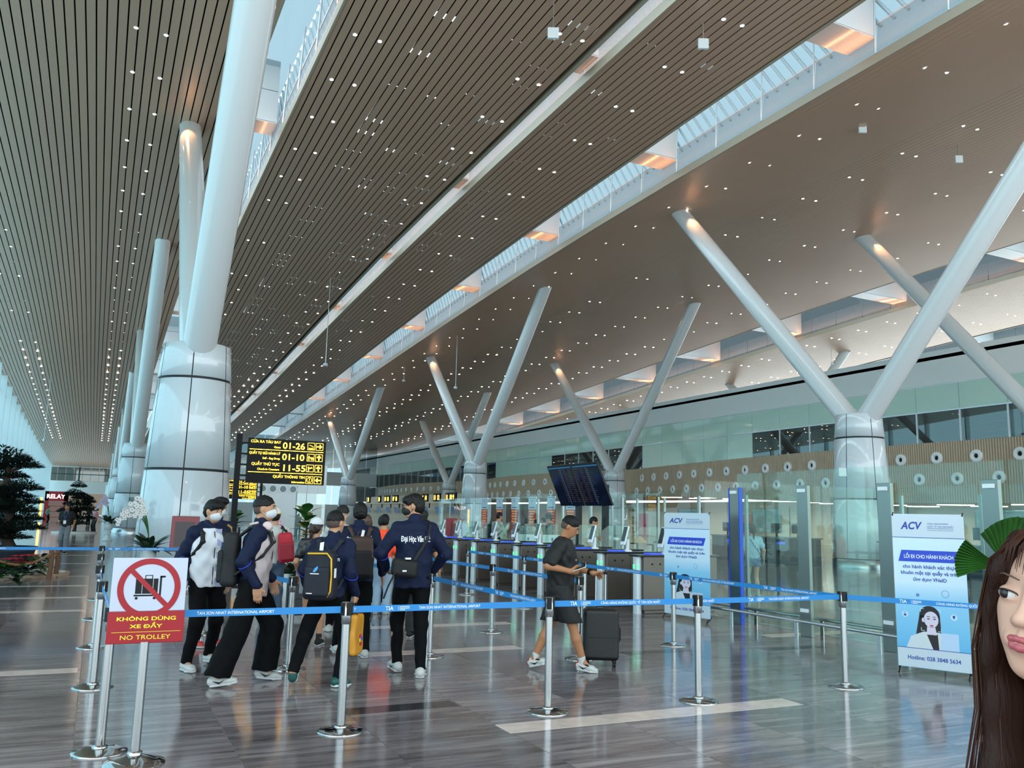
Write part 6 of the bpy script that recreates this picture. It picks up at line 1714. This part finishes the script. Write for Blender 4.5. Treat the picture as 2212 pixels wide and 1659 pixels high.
# travellers around the gates
def traveller(label, loc, rz, h, topm, botm, hair='short', sleeve='long', vox=.015, hairm=None, skin=SKIN, wr=((-.22, .15, .95), (.22, .15, .95)), head=(0, .1, 0), face=True, g=1.0):
    return person(label, loc, rz, h, ((-.1, 0, 0, 0, 0), (.1, .06, 0, 0, 0)), wr, skin=skin, top=dict(m=topm, name='shirt', sleeve=sleeve), bottom=dict(m=botm, r=(.1, .08, .07)), shoe=dict(m=M_BLKBAG), hair=hair, hairm=hairm, vox=vox, head=head, face=face, girth=g)


M_SKY = mat('shirt_sky', '#a9c0d6', .6); M_OFF = mat('uniform_green', '#2c3026', .7)
q = atd(998, 1140, 31.); traveller('grey haired man in a pale blue shirt beyond the gates', (q.x, q.y, 0), -.2, 1.68, M_SKY, M_PBLK, 'grey', hairm=M_HG, vox=.018)
q = atd(1076, 1140, 27.); L_, JL, _ = traveller('man in white shirt with black backpack beyond the gates', (q.x, q.y, 0), -1.5, 1.78, M_WSH, M_PBLK, wr=((-.15, .35, 1.1), (.1, .3, 1.35)), vox=.015, g=1.08); backpack(L_, JL, 'black backpack on the man beyond the gates', M_BLKBAG, (.17, .11, .25), .38, vox=.016)
q = atd(1254, 1150, 21.0); N_, JN, _ = traveller('man in white T-shirt with a sling strap holding out his phone by the gates', (q.x + .3, q.y, 0), -2.2, 1.70, M_WSH, mat('trouser_khaki', '#6c6458', .7), sleeve='short', wr=((-.1, .42, 1.05), (.24, .1, .95)), head=(0, .35, 0), vox=.013)
sb = worn('sling_bag', 'black sling strap across the white T-shirt by the gates', 'bag', N_); S = Sdf(); S.econe((.13, .11, 1.42), (-.1, .165, 1.12), (.018, .008), (.018, .008), (.8, 0, .5), .01); S.econe((-.1, .165, 1.12), (-.16, .12, 1.0), (.018, .008), (.018, .008), (.8, 0, .5), .01); S.ell((-.2, .08, .93), (.05, .08, .09)); S.build('strap_and_pouch', M_BLKBAG, .012, sb)
q = atd(1188, 1140, 30.3); O_, JO, ho_ = traveller('officer in dark green uniform with a peaked cap', (q.x, q.y, 0), 1.2, 1.74, M_OFF, M_OFF, vox=.018)
pc = worn('peaked_cap', 'dark green peaked cap of the officer', 'cap', O_); S = Sdf(); S.ell(ho_(0, -.01, .12), (.13, .14, .04)); S.econe(ho_(0, 0, .04), ho_(0, 0, .11), (.09, .1), (.1, .11)); S.econe(ho_(0, .08, .05), ho_(0, .14, .03), (.07, .008), (.05, .008)); S.build('cap_body', M_OFF, .014, pc)
for k, (px, d, hh_2, mm, hr_, lb) in enumerate(((1136, 30.5, 1.62, mat('print_bw', '#8a8c90', .6, fleck=('#1a1a1c', 14., .25)), 'bun', 'woman in patterned top with her hair in a bun near the service desk'), (1158, 31.2, 1.58, mat('blouse_cream', '#cfc6b8', .6), 'long', 'long haired woman in a cream blouse near the service desk'), (1175, 31.5, 1.66, M_OFF, 'short', 'second officer in dark uniform bending near the service desk'))):
    q = atd(px, 1150, d); traveller(lb, (q.x, q.y, 0), -.6 + .5 * k, hh_2, mm, M_PBLK, hr_, vox=.018)
loc, rz, h = (13.2, 14.85, 0), -.4, 1.60
Op, JO2, ho2 = person('woman in pale blue T-shirt and denim shorts behind the glass', loc, rz, h, ((-.11, 0, 0, 0, 0), (.11, .0, 0, 0, 0)), ((-.22, .12, 1.0), (.27, .05, .92)), skin=SKIN_P, girth=.95, top=dict(m=mat('tee_pale_blue', '#9fbfd6', .6), sleeve='short', name='t_shirt', hem=.93, wide=1.08), bottom=dict(m=mat('denim_light', '#5f7f9f', .75, var=.2, vscale=12), r=(.105, .105, .1), cut=.62, name='shorts'), shoe=dict(m=M_SHW, sock=M_SHW), hair='ponytail', vox=.012)
cap(Op, ho2, mat('cap_dark_dots', '#17191d', .6, fleck=('#d8d8d8', 18., .1)), 'dark dotted cap on the woman behind the glass')
sb = worn('shoulder_strap', 'black bag strap across the pale blue T-shirt', 'bag', Op); S = Sdf()
S.econe((-.12, -.13, 1.40), (.05, -.175, 1.15), (.014, .006), (.014, .006), (.7, 0, .7), .01); S.econe((.05, -.175, 1.15), (.17, -.12, .95), (.014, .006), (.014, .006), (.7, 0, .7), .01); S.ell((.2, -.05, .88), (.04, .07, .08)); S.build('strap_and_pouch', M_BLKBAG, .012, sb)
# left concourse
loc, rz, h = (-.95, 34.6, 0), 2.9, 1.76
Pp, JP, hp2 = person('man in black polo shirt with a lanyard walking on the left concourse', loc, rz, h, ((-.1, .12, 0, .1, 0), (.1, -.1, .02, -.1, 0)), ((-.27, .05, .95), (.16, .25, 1.08)), skin=SKIN_D, top=dict(m=M_TEEB, sleeve='short', name='polo_shirt'), bottom=dict(m=mat('trouser_grey', '#6f7276', .7), r=(.1, .085, .08)), shoe=dict(m=M_BLKBAG), vox=.016, girth=1.08)
m = MB(); m.tube([(-.06, .06, 1.47), (-.03, .155, 1.25), (0, .165, 1.14), (.03, .155, 1.25), (.06, .06, 1.47)], .008, 6); ln = worn('lanyard', 'lanyard with a white badge on the man in the black polo shirt', 'lanyard', Pp); m.build('ribbon', mat('ribbon_blue', '#3a6ab8', .5), ln); m = MB(); m.bx(-.045, .045, .165, .17, 1.02, 1.14); m.build('badge', M_TAG, ln)
for k, (px, py, lb, mm, bm_) in enumerate(((14, 1170, 'walker in black half hidden by the bonsai tree', M_PBLK, M_PBLK), (202, 1150, 'distant person in a pink shirt on the left concourse', mat('shirt_pink', '#c88a94', .6), M_GREYBAG), (101, 1131, 'tiny person in a green shirt by the red shop', mat('shirt_mint', '#6aa89a', .6), M_PBLK), (190, 1136, 'tiny person in a dark shirt beyond the pink shirt', M_GREYBAG, M_PBLK))):
    q = atz(px, py); person(lb, (q.x, q.y, 0), 2.2 * k, 1.66, ((-.1, .25, 0, .1, 0), (.1, -.22, .03, -.2, 0)) if k == 0 else ((-.1, 0, 0, 0, 0), (.1, .05, 0, 0, 0)), ((-.25, .1, .93), (.25, .05, .93)), top=dict(m=mm, name='shirt'), bottom=dict(m=bm_, r=(.1, .085, .075)), shoe=dict(m=M_BLKBAG), vox=.024, face=False)
# ------------------------------------------------------------------ woman at the right edge, close to the camera
hcw = atd(2262, 1298, 1.46); vv = Vector((-hcw.x, -hcw.y, 0)).normalized(); lf = Vector((-CR[0], -CR[1], 0)).normalized(); a20 = math.radians(41)
fwv = (vv * math.cos(a20) + lf * math.sin(a20)).normalized(); rzw = math.atan2(-fwv.x, fwv.y)
HW = 1.62; sW = HW / 1.74
# head centre sits at about 1.615 in the unscaled figure
M_WSK = mat('skin_woman', '#c99f8a', .45, spec=.35, var=.05, vscale=14); M_WHAIR = mat('hair_dark_brown', '#26120a', .55, spec=.2, bump=.35, bscale=160, stretch=(1, 1, .08)); M_WLIP = mat('lip_rose', '#a85258', .35, spec=.5); M_TOPN = mat('top_navy', '#0e1424', .7)
hzl = hcw.z / sW
locw = (hcw.x - fwv.x * .035 * sW, hcw.y - fwv.y * .035 * sW, 0)
Wp, JW, hw = person('young woman with long brown hair close to the camera at the right edge', locw, rzw, HW, ((-.09, 0, 0, 0, 0), (.09, .03, 0, 0, 0)), ((-.22, .08, .93), (.22, .08, .93)), skin=M_WSK, vox=.008, neck=.09, sdrop=.05, cran=.84, girth=.86, head=(0, 0, -.2), hair='none', face=False,
                    hipz=hzl - (1.7050 - .90), top=dict(m=M_TOPN, name='top', o=.012, sleeve='long', hem=.86), bottom=dict(m=M_DENIM, r=(.095, .08, .075)), shoe=dict(m=M_SHW))
S = Sdf(); vx = .0022
P = lambda x, y, z: hw(x, y, z); RW = JW['Rh']; UX, UZ = tuple(RW[:, 0]), tuple(RW[:, 2])
S.ell(P(0, -.012, .016), (.068, .086, .082), RW, .02); S.ell(P(0, .034, .040), (.056, .047, .050), RW, .03); S.ell(P(0, .020, -.030), (.054, .066, .072), RW, .03)
for q in (-1, 1):
    S.ell(P(.032 * q, .054, -.024), (.024, .027, .028), RW, .025); S.ell(P(.034 * q, .022, -.065), (.022, .035, .030), RW, .025)
S.ell(P(0, .066, -.060), (.034, .030, .030), RW, .025); S.ell(P(0, .062, -.100), (.021, .020, .017), RW, .03)
S.cone(P(0, .090, .016), P(0, .106, -.022), .0065, .0085, .014); S.ell(P(0, .107, -.027), (.0105, .011, .009), RW, .01)
for q in (-1, 1):
    S.ell(P(.0115 * q, .097, -.031), (.0065, .011, .0075), RW, .006); S.ell(P(.0075 * q, .107, -.0395), (.0045, .006, .0035), RW, .003, 's')
    S.ell(P(.032 * q, .101, .004), (.021, .016, .0135), RW, .012, 's')
for q in (-1, 1): S.ell(P(.032 * q, .079, .0035), (.0185, .0145, .0125), RW, .006)      # closed lid volume, opened below
for q in (-1, 1): S.ell(P(.032 * q, .0955, .0025), (.0155, .010, .0066), RW, .003, 's')
S.ell(P(0, .0925, -.061), (.023, .010, .0115), RW, .012)
S.cone(P(0, .100, -.045), P(0, .099, -.052), .004, .005, .006)
fc = S.build('face', M_WSK, vx, Wp)
L = Sdf()
for q in (-1, 1):
    L.econe(P(.004 * q, .1020, -.0548), P(.0125 * q, .0995, -.0566), (.0052, .0055), (.0042, .005), UZ, .004); L.econe(P(.0125 * q, .0995, -.0566), P(.0225 * q, .0925, -.0603), (.0042, .005), (.0016, .003), UZ, .004)
    L.econe(P(0, .1000, -.0672), P(.0105 * q, .0980, -.0664), (.0062, .006), (.0058, .0055), UZ, .004); L.econe(P(.0105 * q, .0980, -.0664), P(.0215 * q, .0915, -.0613), (.0058, .0055), (.0016, .003), UZ, .004)
L.econe(P(-.02, .1070, -.0612), P(.02, .1070, -.0612), (.0008, .005), (.0008, .005), UZ, .001, 's')
L.build('lips', M_WLIP, .0013, Wp)
for q in (-1, 1):
    m = MB(); m.ell(tuple(P(.032 * q, .0795, .0025)), (.0150, .0125, .0125), 24, 16); e_ = m.build('eyeball', mat('eye_white_w', '#cfc8c4', .15), Wp)
    m = MB(); g_ = .0045; m.ell(tuple(P(.032 * q + g_, .0905, .0028)), (.0072, .0024, .0074), 20, 10); m.build('iris', mat('iris_brown', '#0c0604', .12), e_)
    m = MB(); m.tube([tuple(P(.032 * q + .0165 * c, .0955 - .0045 * abs(c) ** 2 * 1.6, .0025 + .0072 * math.sqrt(max(0, 1 - c * c)) )) for c in np.linspace(-1, 1, 11)], [.0006, .001, .0013, .0014, .0014, .0014, .0014, .0014, .0013, .001, .0006], 6); m.build('upper_lash_line', M_EYEB, Wp)
    m = MB(); m.tube([tuple(P(q * x, y, z)) for x, y, z in ((.014, .0985, .0285), (.026, .0985, .0312), (.040, .0915, .0318), (.052, .081, .0285))], [.002, .0028, .0026, .001], 8, flat=.55); m.build('eyebrow', mat('brow_brown', '#5a4236', .7), Wp)
# hair: scalp shell, two long curtains, loose strands
P0 = P; UPV = np.array([0, 0, 1.])
P = lambda x, y, z: P0(x, y, max(z, -.09)) + UPV * (min(z, -.09) + .09)      # hair hangs straight down below the chin
H = Sdf(); H.ell(P(0, -.016, .016), (.078, .100, .093), RW, .02); H.ell(P(0, -.045, -.03), (.076, .07, .09), RW, .03)
H.ell(P(0, .115, -.050), (.064, .085, .118), RW, .01, 's')
for q in (-1, 1):
    pts = [P(.044 * q, .054, .076), P(.062 * q, .046, .03), P(.070 * q, .030, -.035), P(.066 * q, .028, -.10), P(.068 * q, .020, -.18), P(.072 * q, .030, -.28), P(.078 * q, .045, -.40)]
    rs = [(.016, .022), (.014, .030), (.015, .034), (.017, .036), (.022, .040), (.026, .042), (.03, .03)]
    for i in range(len(pts) - 1): H.econe(pts[i], pts[i + 1], rs[i], rs[i + 1], UX, .015)
H.econe(P(0, -.06, -.02), P(0, -.075, -.40), (.088, .045), (.11, .03), UX, .03)
H.build('hair', M_WHAIR, .004, Wp)
m = MB(); rr = random.Random(5)
for i in range(420):
    q = -1 if i % 3 else 1; u = rr.uniform(-1, 1); w1 = rr.uniform(-.012, .012); out_ = rr.uniform(-.014, .006)
    pts = [(.026 * q + .02 * u, .068 + .012 * u, .088 - .01 * abs(u)), ((.070 + out_) * q, .054 + .022 * u, .045), ((.082 + out_) * q, .034 + .030 * u, -.03), ((.080 + out_ + w1) * q, .030 + .032 * u, -.10), ((.080 + out_ * 1.2 + w1) * q, .026 + .036 * u, -.19), ((.088 + out_ * 1.4 + w1 * 2) * q, .030 + .04 * u, -.29), ((.094 + out_ * 1.4 + w1 * 3) * q, .04 + .04 * u, -.42)]
    m.tube([tuple(P(*p_)) for p_ in pts], [.0008, .0013, .0015, .0015, .0015, .0013, .0005], 4)
tag(m.build('hair_strands', mat('hair_strand_brown', '#3a1c0f', .5, spec=.25), Wp), kind='stuff')
m = MB()
for i in range(60):
    x0 = rr.uniform(-.045, .045); x1 = x0 * 1.25 + rr.uniform(-.004, .004); e0 = rr.uniform(.03, .07)
    m.tube([tuple(P(x0 * .8, .050, .102)), tuple(P(x0, .080 - abs(x0) * .3, .092)), tuple(P(x1, .0965 - abs(x1) * .35, .075)), tuple(P(x1 * 1.1, .0985 - abs(x1) * .45, e0))], [.0014, .0016, .0012, .0004], 4)
tag(m.build('fringe_strands', mat('hair_strand_brown', '#3a2015', .35), Wp), kind='stuff')
# ------------------------------------------------------------------ plants
M_LEAF = mat('leaf_green', '#2c5a20', .4, spec=.4, var=.25, vscale=5); M_LEAFD = mat('leaf_dark', '#16301a', .5, var=.3, vscale=6); M_PINE = mat('pine_green', '#10241a', .6, var=.35, vscale=8); M_BARK = mat('bark', '#3b2c22', .8, bump=.6, bscale=25); M_PETAL = mat('petal_white', '#d6d8d4', .5); M_RED = mat('petal_red', '#c01530', .45)
M_POTW = mat('pot_white', '#c6cccc', .35); M_POTD = mat('pot_dark', '#1c2430', .5); M_ROPE = mat('rope', '#8a6a48', .9, bump=.6, bscale=90); M_PEB = mat('pebble', '#d6cfc4', .7)
rp_r = random.Random(11)


def leaf(m, base, d, up, ln, wd, bend=.3, n=5, fold=.15):
    d, up = Vector(d).normalized(), Vector(up); side = d.cross(up).normalized(); up = side.cross(d).normalized(); vs = []
    for i in range(n + 1):
        f = i / n; w_ = wd * math.sin(PI * min(1, .08 + f * .92)) ** .8; c = Vector(base) + d * ln * f - up * bend * ln * f * f
        vs += [c - side * w_ + up * fold * w_, c, c + side * w_ + up * fold * w_]
    m.add(vs, [q for i in range(n) for q in ((i * 3, i * 3 + 3, i * 3 + 4, i * 3 + 1), (i * 3 + 1, i * 3 + 4, i * 3 + 5, i * 3 + 2))], 0, True)


# fan palm by the right banner
pp = atd(2192, 1225, 9.7); fp = thing('fan_palm', 'potted fan palm with broad pleated leaves beside the right banner', 'plant', (pp.x, pp.y, 0))
m = MB(); m.lathe([(0, 0), (.15, 0), (.2, .45), (.21, .47), (.19, .47), (.18, .42), (0, .42)], 24); m.build('pot', M_POTW, fp)


def fan(px, py, a0, a1, r, aim, k):
    c = atd(px, py, 9.7); o = Vector(c) - Vector((pp.x, pp.y, 0)); m = MB(); n = 26; vs = [tuple(o)]
    rt, upv, tow = Vector(CR), -Vector(CD), -Vector(CF)
    for i in range(n + 1):
        a = a0 + (a1 - a0) * i / n; rr_ = r * (1 - .1 * abs(i / n - .5)) * (1.0 if i % 2 else .975)
        for f, fo in ((.5, .5), (1., 1.)):
            p = o + (rt * math.cos(a) + upv * math.sin(a)) * rr_ * f + tow * ((.018 if i % 2 else -.018) * fo * r / .5 + aim * f * f)
            vs.append(tuple(p))
    fs = []
    for i in range(n):
        b0 = 1 + i * 2; fs += [(0, b0, b0 + 2), (b0, b0 + 1, b0 + 3, b0 + 2)]
    m.add(vs, fs, 0, False); m.build('fan_leaf', M_LEAF, fp, solid=.002)
    m = MB(); m.tube([(0, 0, .42), tuple(o * .5 + Vector((0, 0, .25))), tuple(o)], .011, 8); m.build('leaf_stem', M_LEAF, fp)


fan(2180, 1226, .75, 2.35, .52, .12, 0); fan(2158, 1222, 2.5, 3.35, .5, .1, 1); fan(2230, 1230, .1, 1.2, .5, -.1, 2); fan(2215, 1262, 2.9, 3.7, .4, .2, 3)

# bonsai pine in a dark pot on the left concourse
bp = atz(18, 1243); bz = thing('bonsai_tree', 'large bonsai pine with layered foliage in a dark pot at the left edge', 'tree', (bp.x, bp.y, 0)); db = math.hypot(bp.x, bp.y)
m = MB(); m.lathe([(0, .0), (.36, .0), (.5, .56), (.56, .68), (.5, .68), (.46, .58), (0, .58)], 28); m.build('pot', M_POTD, bz)
rel = lambda px, py, dd=0.: Vector(atd(px, py, db + dd)) - Vector((bp.x, bp.y, 0))
m = MB(); m.tube([(0, 0, .6), rel(22, 1185), rel(8, 1150), rel(22, 1110), rel(12, 1060), rel(18, 1010), rel(12, 985)], [.16, .14, .12, .1, .085, .06, .03], 10); m.build('trunk', M_BARK, bz)
pm = MB()
for i in range(1100):
    a = rp_r.uniform(0, 2 * PI); r = math.sqrt(rp_r.random()); c = Vector((r * math.cos(a), r * math.sin(a), (1 - r * r) * rp_r.uniform(-.3, 1.0) * .8)); d = Vector((c.x + rp_r.uniform(-.5, .5), c.y + rp_r.uniform(-.5, .5), rp_r.uniform(-.1, 1.2)))
    leaf(pm, c, d, (rp_r.uniform(-.4, .4), rp_r.uniform(-.4, .4), 1) if abs(d.normalized().z) < .9 else (1, 0, 0), rp_r.uniform(.16, .30), .045, .2, 2)
PAD = pm.mesh('foliage_pad', M_PINE)
for k, (px, py, rx, rz_) in enumerate(((12, 992, 40, 30), (48, 1008, 34, 20), (5, 1030, 42, 24), (45, 1056, 34, 22), (10, 1072, 42, 24), (58, 1086, 26, 22), (30, 1104, 40, 24), (62, 1122, 24, 18), (10, 1132, 40, 26), (48, 1142, 36, 20), (22, 1162, 34, 16), (-30, 1010, 40, 30), (-25, 1090, 45, 35), (-25, 1150, 40, 25))):
    o = link('foliage_pad', PAD, bz, tuple(rel(px, py, (k % 3 - 1) * .3)), (0, 0, k * 1.3)); o['kind'] = 'stuff'; u = db / 1824; o.scale = (rx * u, rx * u, rz_ * u)
    if k < 11 and k % 2: m = MB(); m.tube([rel(16, py + 12), rel(px, py + 2)], [.05, .025], 7); m.build('branch', M_BARK, bz)
bed = thing('planter_bed', 'round pebble bed with leafy plants around the bonsai pot', 'planter', (bp.x, bp.y, 0))
m = MB(); m.lathe([(1.28, 0), (1.30, .07), (1.22, .09), (1.2, .05), (.5, .06)], 40); m.build('stone_edge', mat('stone_warm', '#a89078', .7), bed)
m = MB()
for i in range(260):
    a = rp_r.uniform(0, 2 * PI); r = rp_r.uniform(.82, 1.2); m.ell((r * math.cos(a), r * math.sin(a), .07), (rp_r.uniform(.02, .05), rp_r.uniform(.02, .05), .025), 6, 4)
tag(m.build('pebbles', M_PEB, bed), kind='stuff')


def shrub(cx, cy, n, ln, M, nm, z0=.06, zs=.5, parent=None, sp=1.0):
    m = MB()
    for i in range(n):
        a = rp_r.uniform(0, 2 * PI); leaf(m, (cx + .05 * math.cos(a), cy + .05 * math.sin(a), z0 + rp_r.uniform(0, zs)), (math.cos(a) * sp, math.sin(a) * sp, rp_r.uniform(.1, 1.1)), (0, 0, 1), rp_r.uniform(.6, 1.1) * ln, ln * .22, .5, 4)
    return m.build(nm, M, parent)


rb = lambda px, py: (lambda q: (q.x - bp.x, q.y - bp.y))(atz(px, py))
for k, (px, py) in enumerate(((75, 1243), (62, 1250), (20, 1256), (85, 1236), (-10, 1258))):
    x, y = rb(px, py); shrub(x, y, 26, .34, M_LEAFD if k % 2 else M_LEAF, 'leafy_plant', .05, .35, bed)
x, y = rb(38, 1272); ps = thing('poinsettia', 'red poinsettia flowering in front of the bonsai pot', 'plant', (bp.x + x, bp.y + y, 0))
shrub(0, 0, 30, .25, M_LEAFD, 'leaves', .08, .3, ps)
for k in range(9):
    a = k * 2.4; m = MB(); c = Vector((.19 * math.cos(a) * (k > 0), .19 * math.sin(a) * (k > 0), .50 + .07 * (k % 3)))
    for j in range(9): leaf(m, c, (math.cos(j * .7 + k), math.sin(j * .7 + k), .35), (0, 0, 1), .21, .05, .3, 3)
    m.build('red_bract', M_RED, ps)
rf = thing('rope_fence', 'low rope fence on wooden posts around the bonsai bed', 'fence', (0, 0, 0)); tops = []
for px, py in ((105, 1252), (119, 1247), (-30, 1262)):
    q = atz(px, py); m = MB(); m.tube([(q.x, q.y, 0), (q.x + .02, q.y, .34), (q.x, q.y, .66)], [.055, .05, .052], 10); m.build('post', M_BARK if False else mat('post_wood', '#6e4c34', .8, bump=.5, bscale=30), rf); tops.append(Vector((q.x, q.y, .58)))
def rope(a, b, sag):
    m = MB(); m.tube([a + (b - a) * f - Vector((0, 0, sag * 4 * f * (1 - f))) for f in [i / 12 for i in range(13)]], .028, 8); m.build('rope', M_ROPE, rf)
rope(tops[2], tops[0], .22); rope(tops[0], tops[1], .02); rope(tops[1], tops[1] + Vector((-.25, -.25, -.35)), .05)
m = MB(); m.lathe([(.035, -.03), (.05, 0), (.035, .03)], 12, tuple(tops[1] + Vector((0, 0, .08)))); m.build('knot', M_ROPE, rf)

# conical tree farther down
tp_ = atz(160, 1152); ct = thing('conical_tree', 'dark conical tree in a round bed behind the man with the lanyard', 'tree', (tp_.x, tp_.y, 0)); u = tp_.length / 1824
m = MB(); m.tube([(0, 0, 0), (0, 0, 60 * u)], [.12, .05], 8); m.build('trunk', M_BARK, ct)
for k, (dx, dy, rx, rz_) in enumerate(((0, 84, 13, 14), (-6, 68, 18, 14), (8, 62, 18, 14), (0, 50, 22, 16), (16, 40, 20, 16), (-12, 36, 20, 16), (6, 24, 26, 16), (20, 55, 12, 14), (-4, 14, 24, 14))):
    o = link('foliage_pad', PAD, ct, (dx * u, 0, (dy + 4) * u), (0, 0, k)); o['kind'] = 'stuff'; o.scale = (rx * u, rx * u, rz_ * u)
m = MB(); m.lathe([(1.3, 0), (1.3, .1), (.9, .12), (0, .12)], 30); m.build('bed_edge', M_PEB, ct)

# orchids
def orchid(loc, s, label, pot, petal, lean, nst=7, nfl=11, pedestal=False):
    t = thing('orchid', label, 'plant', loc); ph = pot
    m = MB()
    if pedestal: m.lathe([(0, 0), (.24, 0), (.22, .06), (.12, .12), (.10, .3), (.17, .42), (.12, .5), (.2, .56), (.22, ph), (.19, ph), (0, ph - .05)], 24)
    else: m.lathe([(0, 0), (.14, 0), (.165, ph), (.15, ph), (.14, ph - .05), (0, ph - .05)], 26)
    m.build('pot', M_POTW, t)
    m = MB()
    for i in range(30):
        a = i * 2.4; leaf(m, (.09 * math.cos(a), .09 * math.sin(a), ph - .02), (math.cos(a), math.sin(a), 1.0 + .9 * math.sin(i)), (0, 0, 1), rp_r.uniform(.3, .5) * s, .07 * s, .45, 6)
    m.build('leaves', M_LEAFD, t)
    for k in range(nst):
        f = k / max(1, nst - 1); top = Vector((lean[0] * (.5 + .7 * f) - .1 * (1 - f), lean[1] * f + .1 * math.sin(k * 2.1), (1.05 - .25 * f) * s)); mid_ = Vector((top.x * .12, top.y * .3, .85 * s)); end = top + Vector((lean[0] * .45 * f + rp_r.uniform(-.05, .05), 0, -.30 * s * f)); b0 = Vector((0, 0, ph))
        cv = []
        for i in range(15):
            q = i / 14; cv.append(b0 * (1 - q) ** 3 + 3 * (b0 + mid_) * q * (1 - q) ** 2 + 3 * (b0 + top) * q * q * (1 - q) + (b0 + end) * q ** 3)
        m = MB(); m.tube(cv, .006, 6); m.build('flower_stem', M_LEAF, t)
        m = MB()
        for i in range(nfl):
            q = .42 + .58 * i / (nfl - 1); j = min(13, int(q * 14)); c = cv[j] + (cv[j + 1] - cv[j]) * (q * 14 - j) + Vector((rp_r.uniform(-.03, .03), -.03 + rp_r.uniform(-.03, .03), rp_r.uniform(-.02, .02)))
            for p_ in range(5): a = p_ * 1.2566 + k; leaf(m, c, (math.cos(a), -.25, math.sin(a)), (0, -1, 0), .052 * s, .026 * s, .1, 3)
            m.ell(tuple(c + Vector((0, -.012, 0))), .009 * s, 6, 4, mi=1)
        m.build('blossoms', [petal, mat('orchid_heart', '#8a5a70', .5)], t)
    return t


q = atd(316, 1246, 20.0); orchid((q.x, q.y, 0), 1.0, 'white orchid with arching sprays in a tall white pot left of the column', .80, M_PETAL, (-.42, .1), 9, 13)
q = atz(231, 1168); orchid((q.x, q.y, 0), 1.25, 'pale violet orchid on a white pedestal vase farther down the left row', .95, mat('petal_violet', '#c9bcd0', .5), (-.38, .0), 6, 9, True)
q = atd(624, 1200, 15.9); orchid((q.x, q.y, 0), 1.0, 'pink speckled orchid behind the woman in the white cap', .55, mat('petal_pink', '#c9a8b8', .5, fleck=('#8a3a5a', 60., .2)), (-.5, 0), 5, 9)


def bigleaf(px, d, label, ztop, n=12, ln=.42):
    q = atd(px, 1150, d); t = thing('leafy_pot_plant', label, 'plant', (q.x, q.y, 0))
    m = MB(); m.lathe([(0, 0), (.2, 0), (.25, .55), (.22, .55), (0, .5)], 22); m.build('pot', M_POTW, t)
    m = MB(); m.tube([(0, 0, .5), (.02, 0, ztop - .25)], .02, 8); m.build('stem', M_BARK, t)
    for i in range(n):
        a = i * 2.4; m = MB(); leaf(m, (0, 0, ztop - .5 + .035 * i), (math.cos(a), math.sin(a), .25 + .06 * i), (0, 0, 1), ln * rp_r.uniform(.8, 1.1), ln * .3, .35, 6, .1); m.build('broad_leaf', M_LEAF, t)


bigleaf(660, 17., 'broad leaved green plant between the two students\' heads', 1.62, 16, .36)
bigleaf(508, 23., 'broad leaved green plant behind the sign post', 1.62, 12, .36)

# dark red display lectern by the near column, exit sign on the second column
q = atd(394, 1190, 19.5); t = thing('display_stand', 'dark red tilted display stand in front of the near column', 'stand', (q.x, q.y, 0), -.2)
m = MB(); m.bx(-.28, .28, -.02, .02, .75, 1.5); m.build('panel', mat('stand_red', '#7c1420', .3), t, None, (-.12, 0, 0), bevel=.01); m = MB(); m.bx(-.2, .2, -.024, -.02, .85, 1.38); m.build('print', mat('stand_dark', '#2a1216', .3), t, None, (-.12, 0, 0)); m = MB(); m.bx(-.05, .05, .12, .2, 0, 1.1); m.bx(-.2, .2, -.1, .3, 0, .03); m.build('leg', M_STEEL, t)
e = thing('exit_sign', 'small green exit sign on the second column', 'sign', tuple(atd(287, 1078, 61.8)), -.1)
m = MB(); m.bx(-.24, .24, -.02, .02, -.1, .1); m.build('plate', mat('exit_green', '#0d5c4c', .4), e); text('EXIT', M_PRINT, .15, (0, -.025, -.05), e, bold=.01, align='CENTER')
# fixtures on the right hand column
q = atd(1820, 1020, 35.0); t = thing('wireless_box', 'small white wireless box on the V column behind the glass', 'device', tuple(q), -.85); m = MB(); m.bx(-.14, .14, -.05, .05, -.17, .17); m.build('housing', M_WHITE, t, bevel=.02); m = MB(); m.bx(-.08, .08, .04, .3, -.03, .03); m.build('bracket', M_STEEL, t)
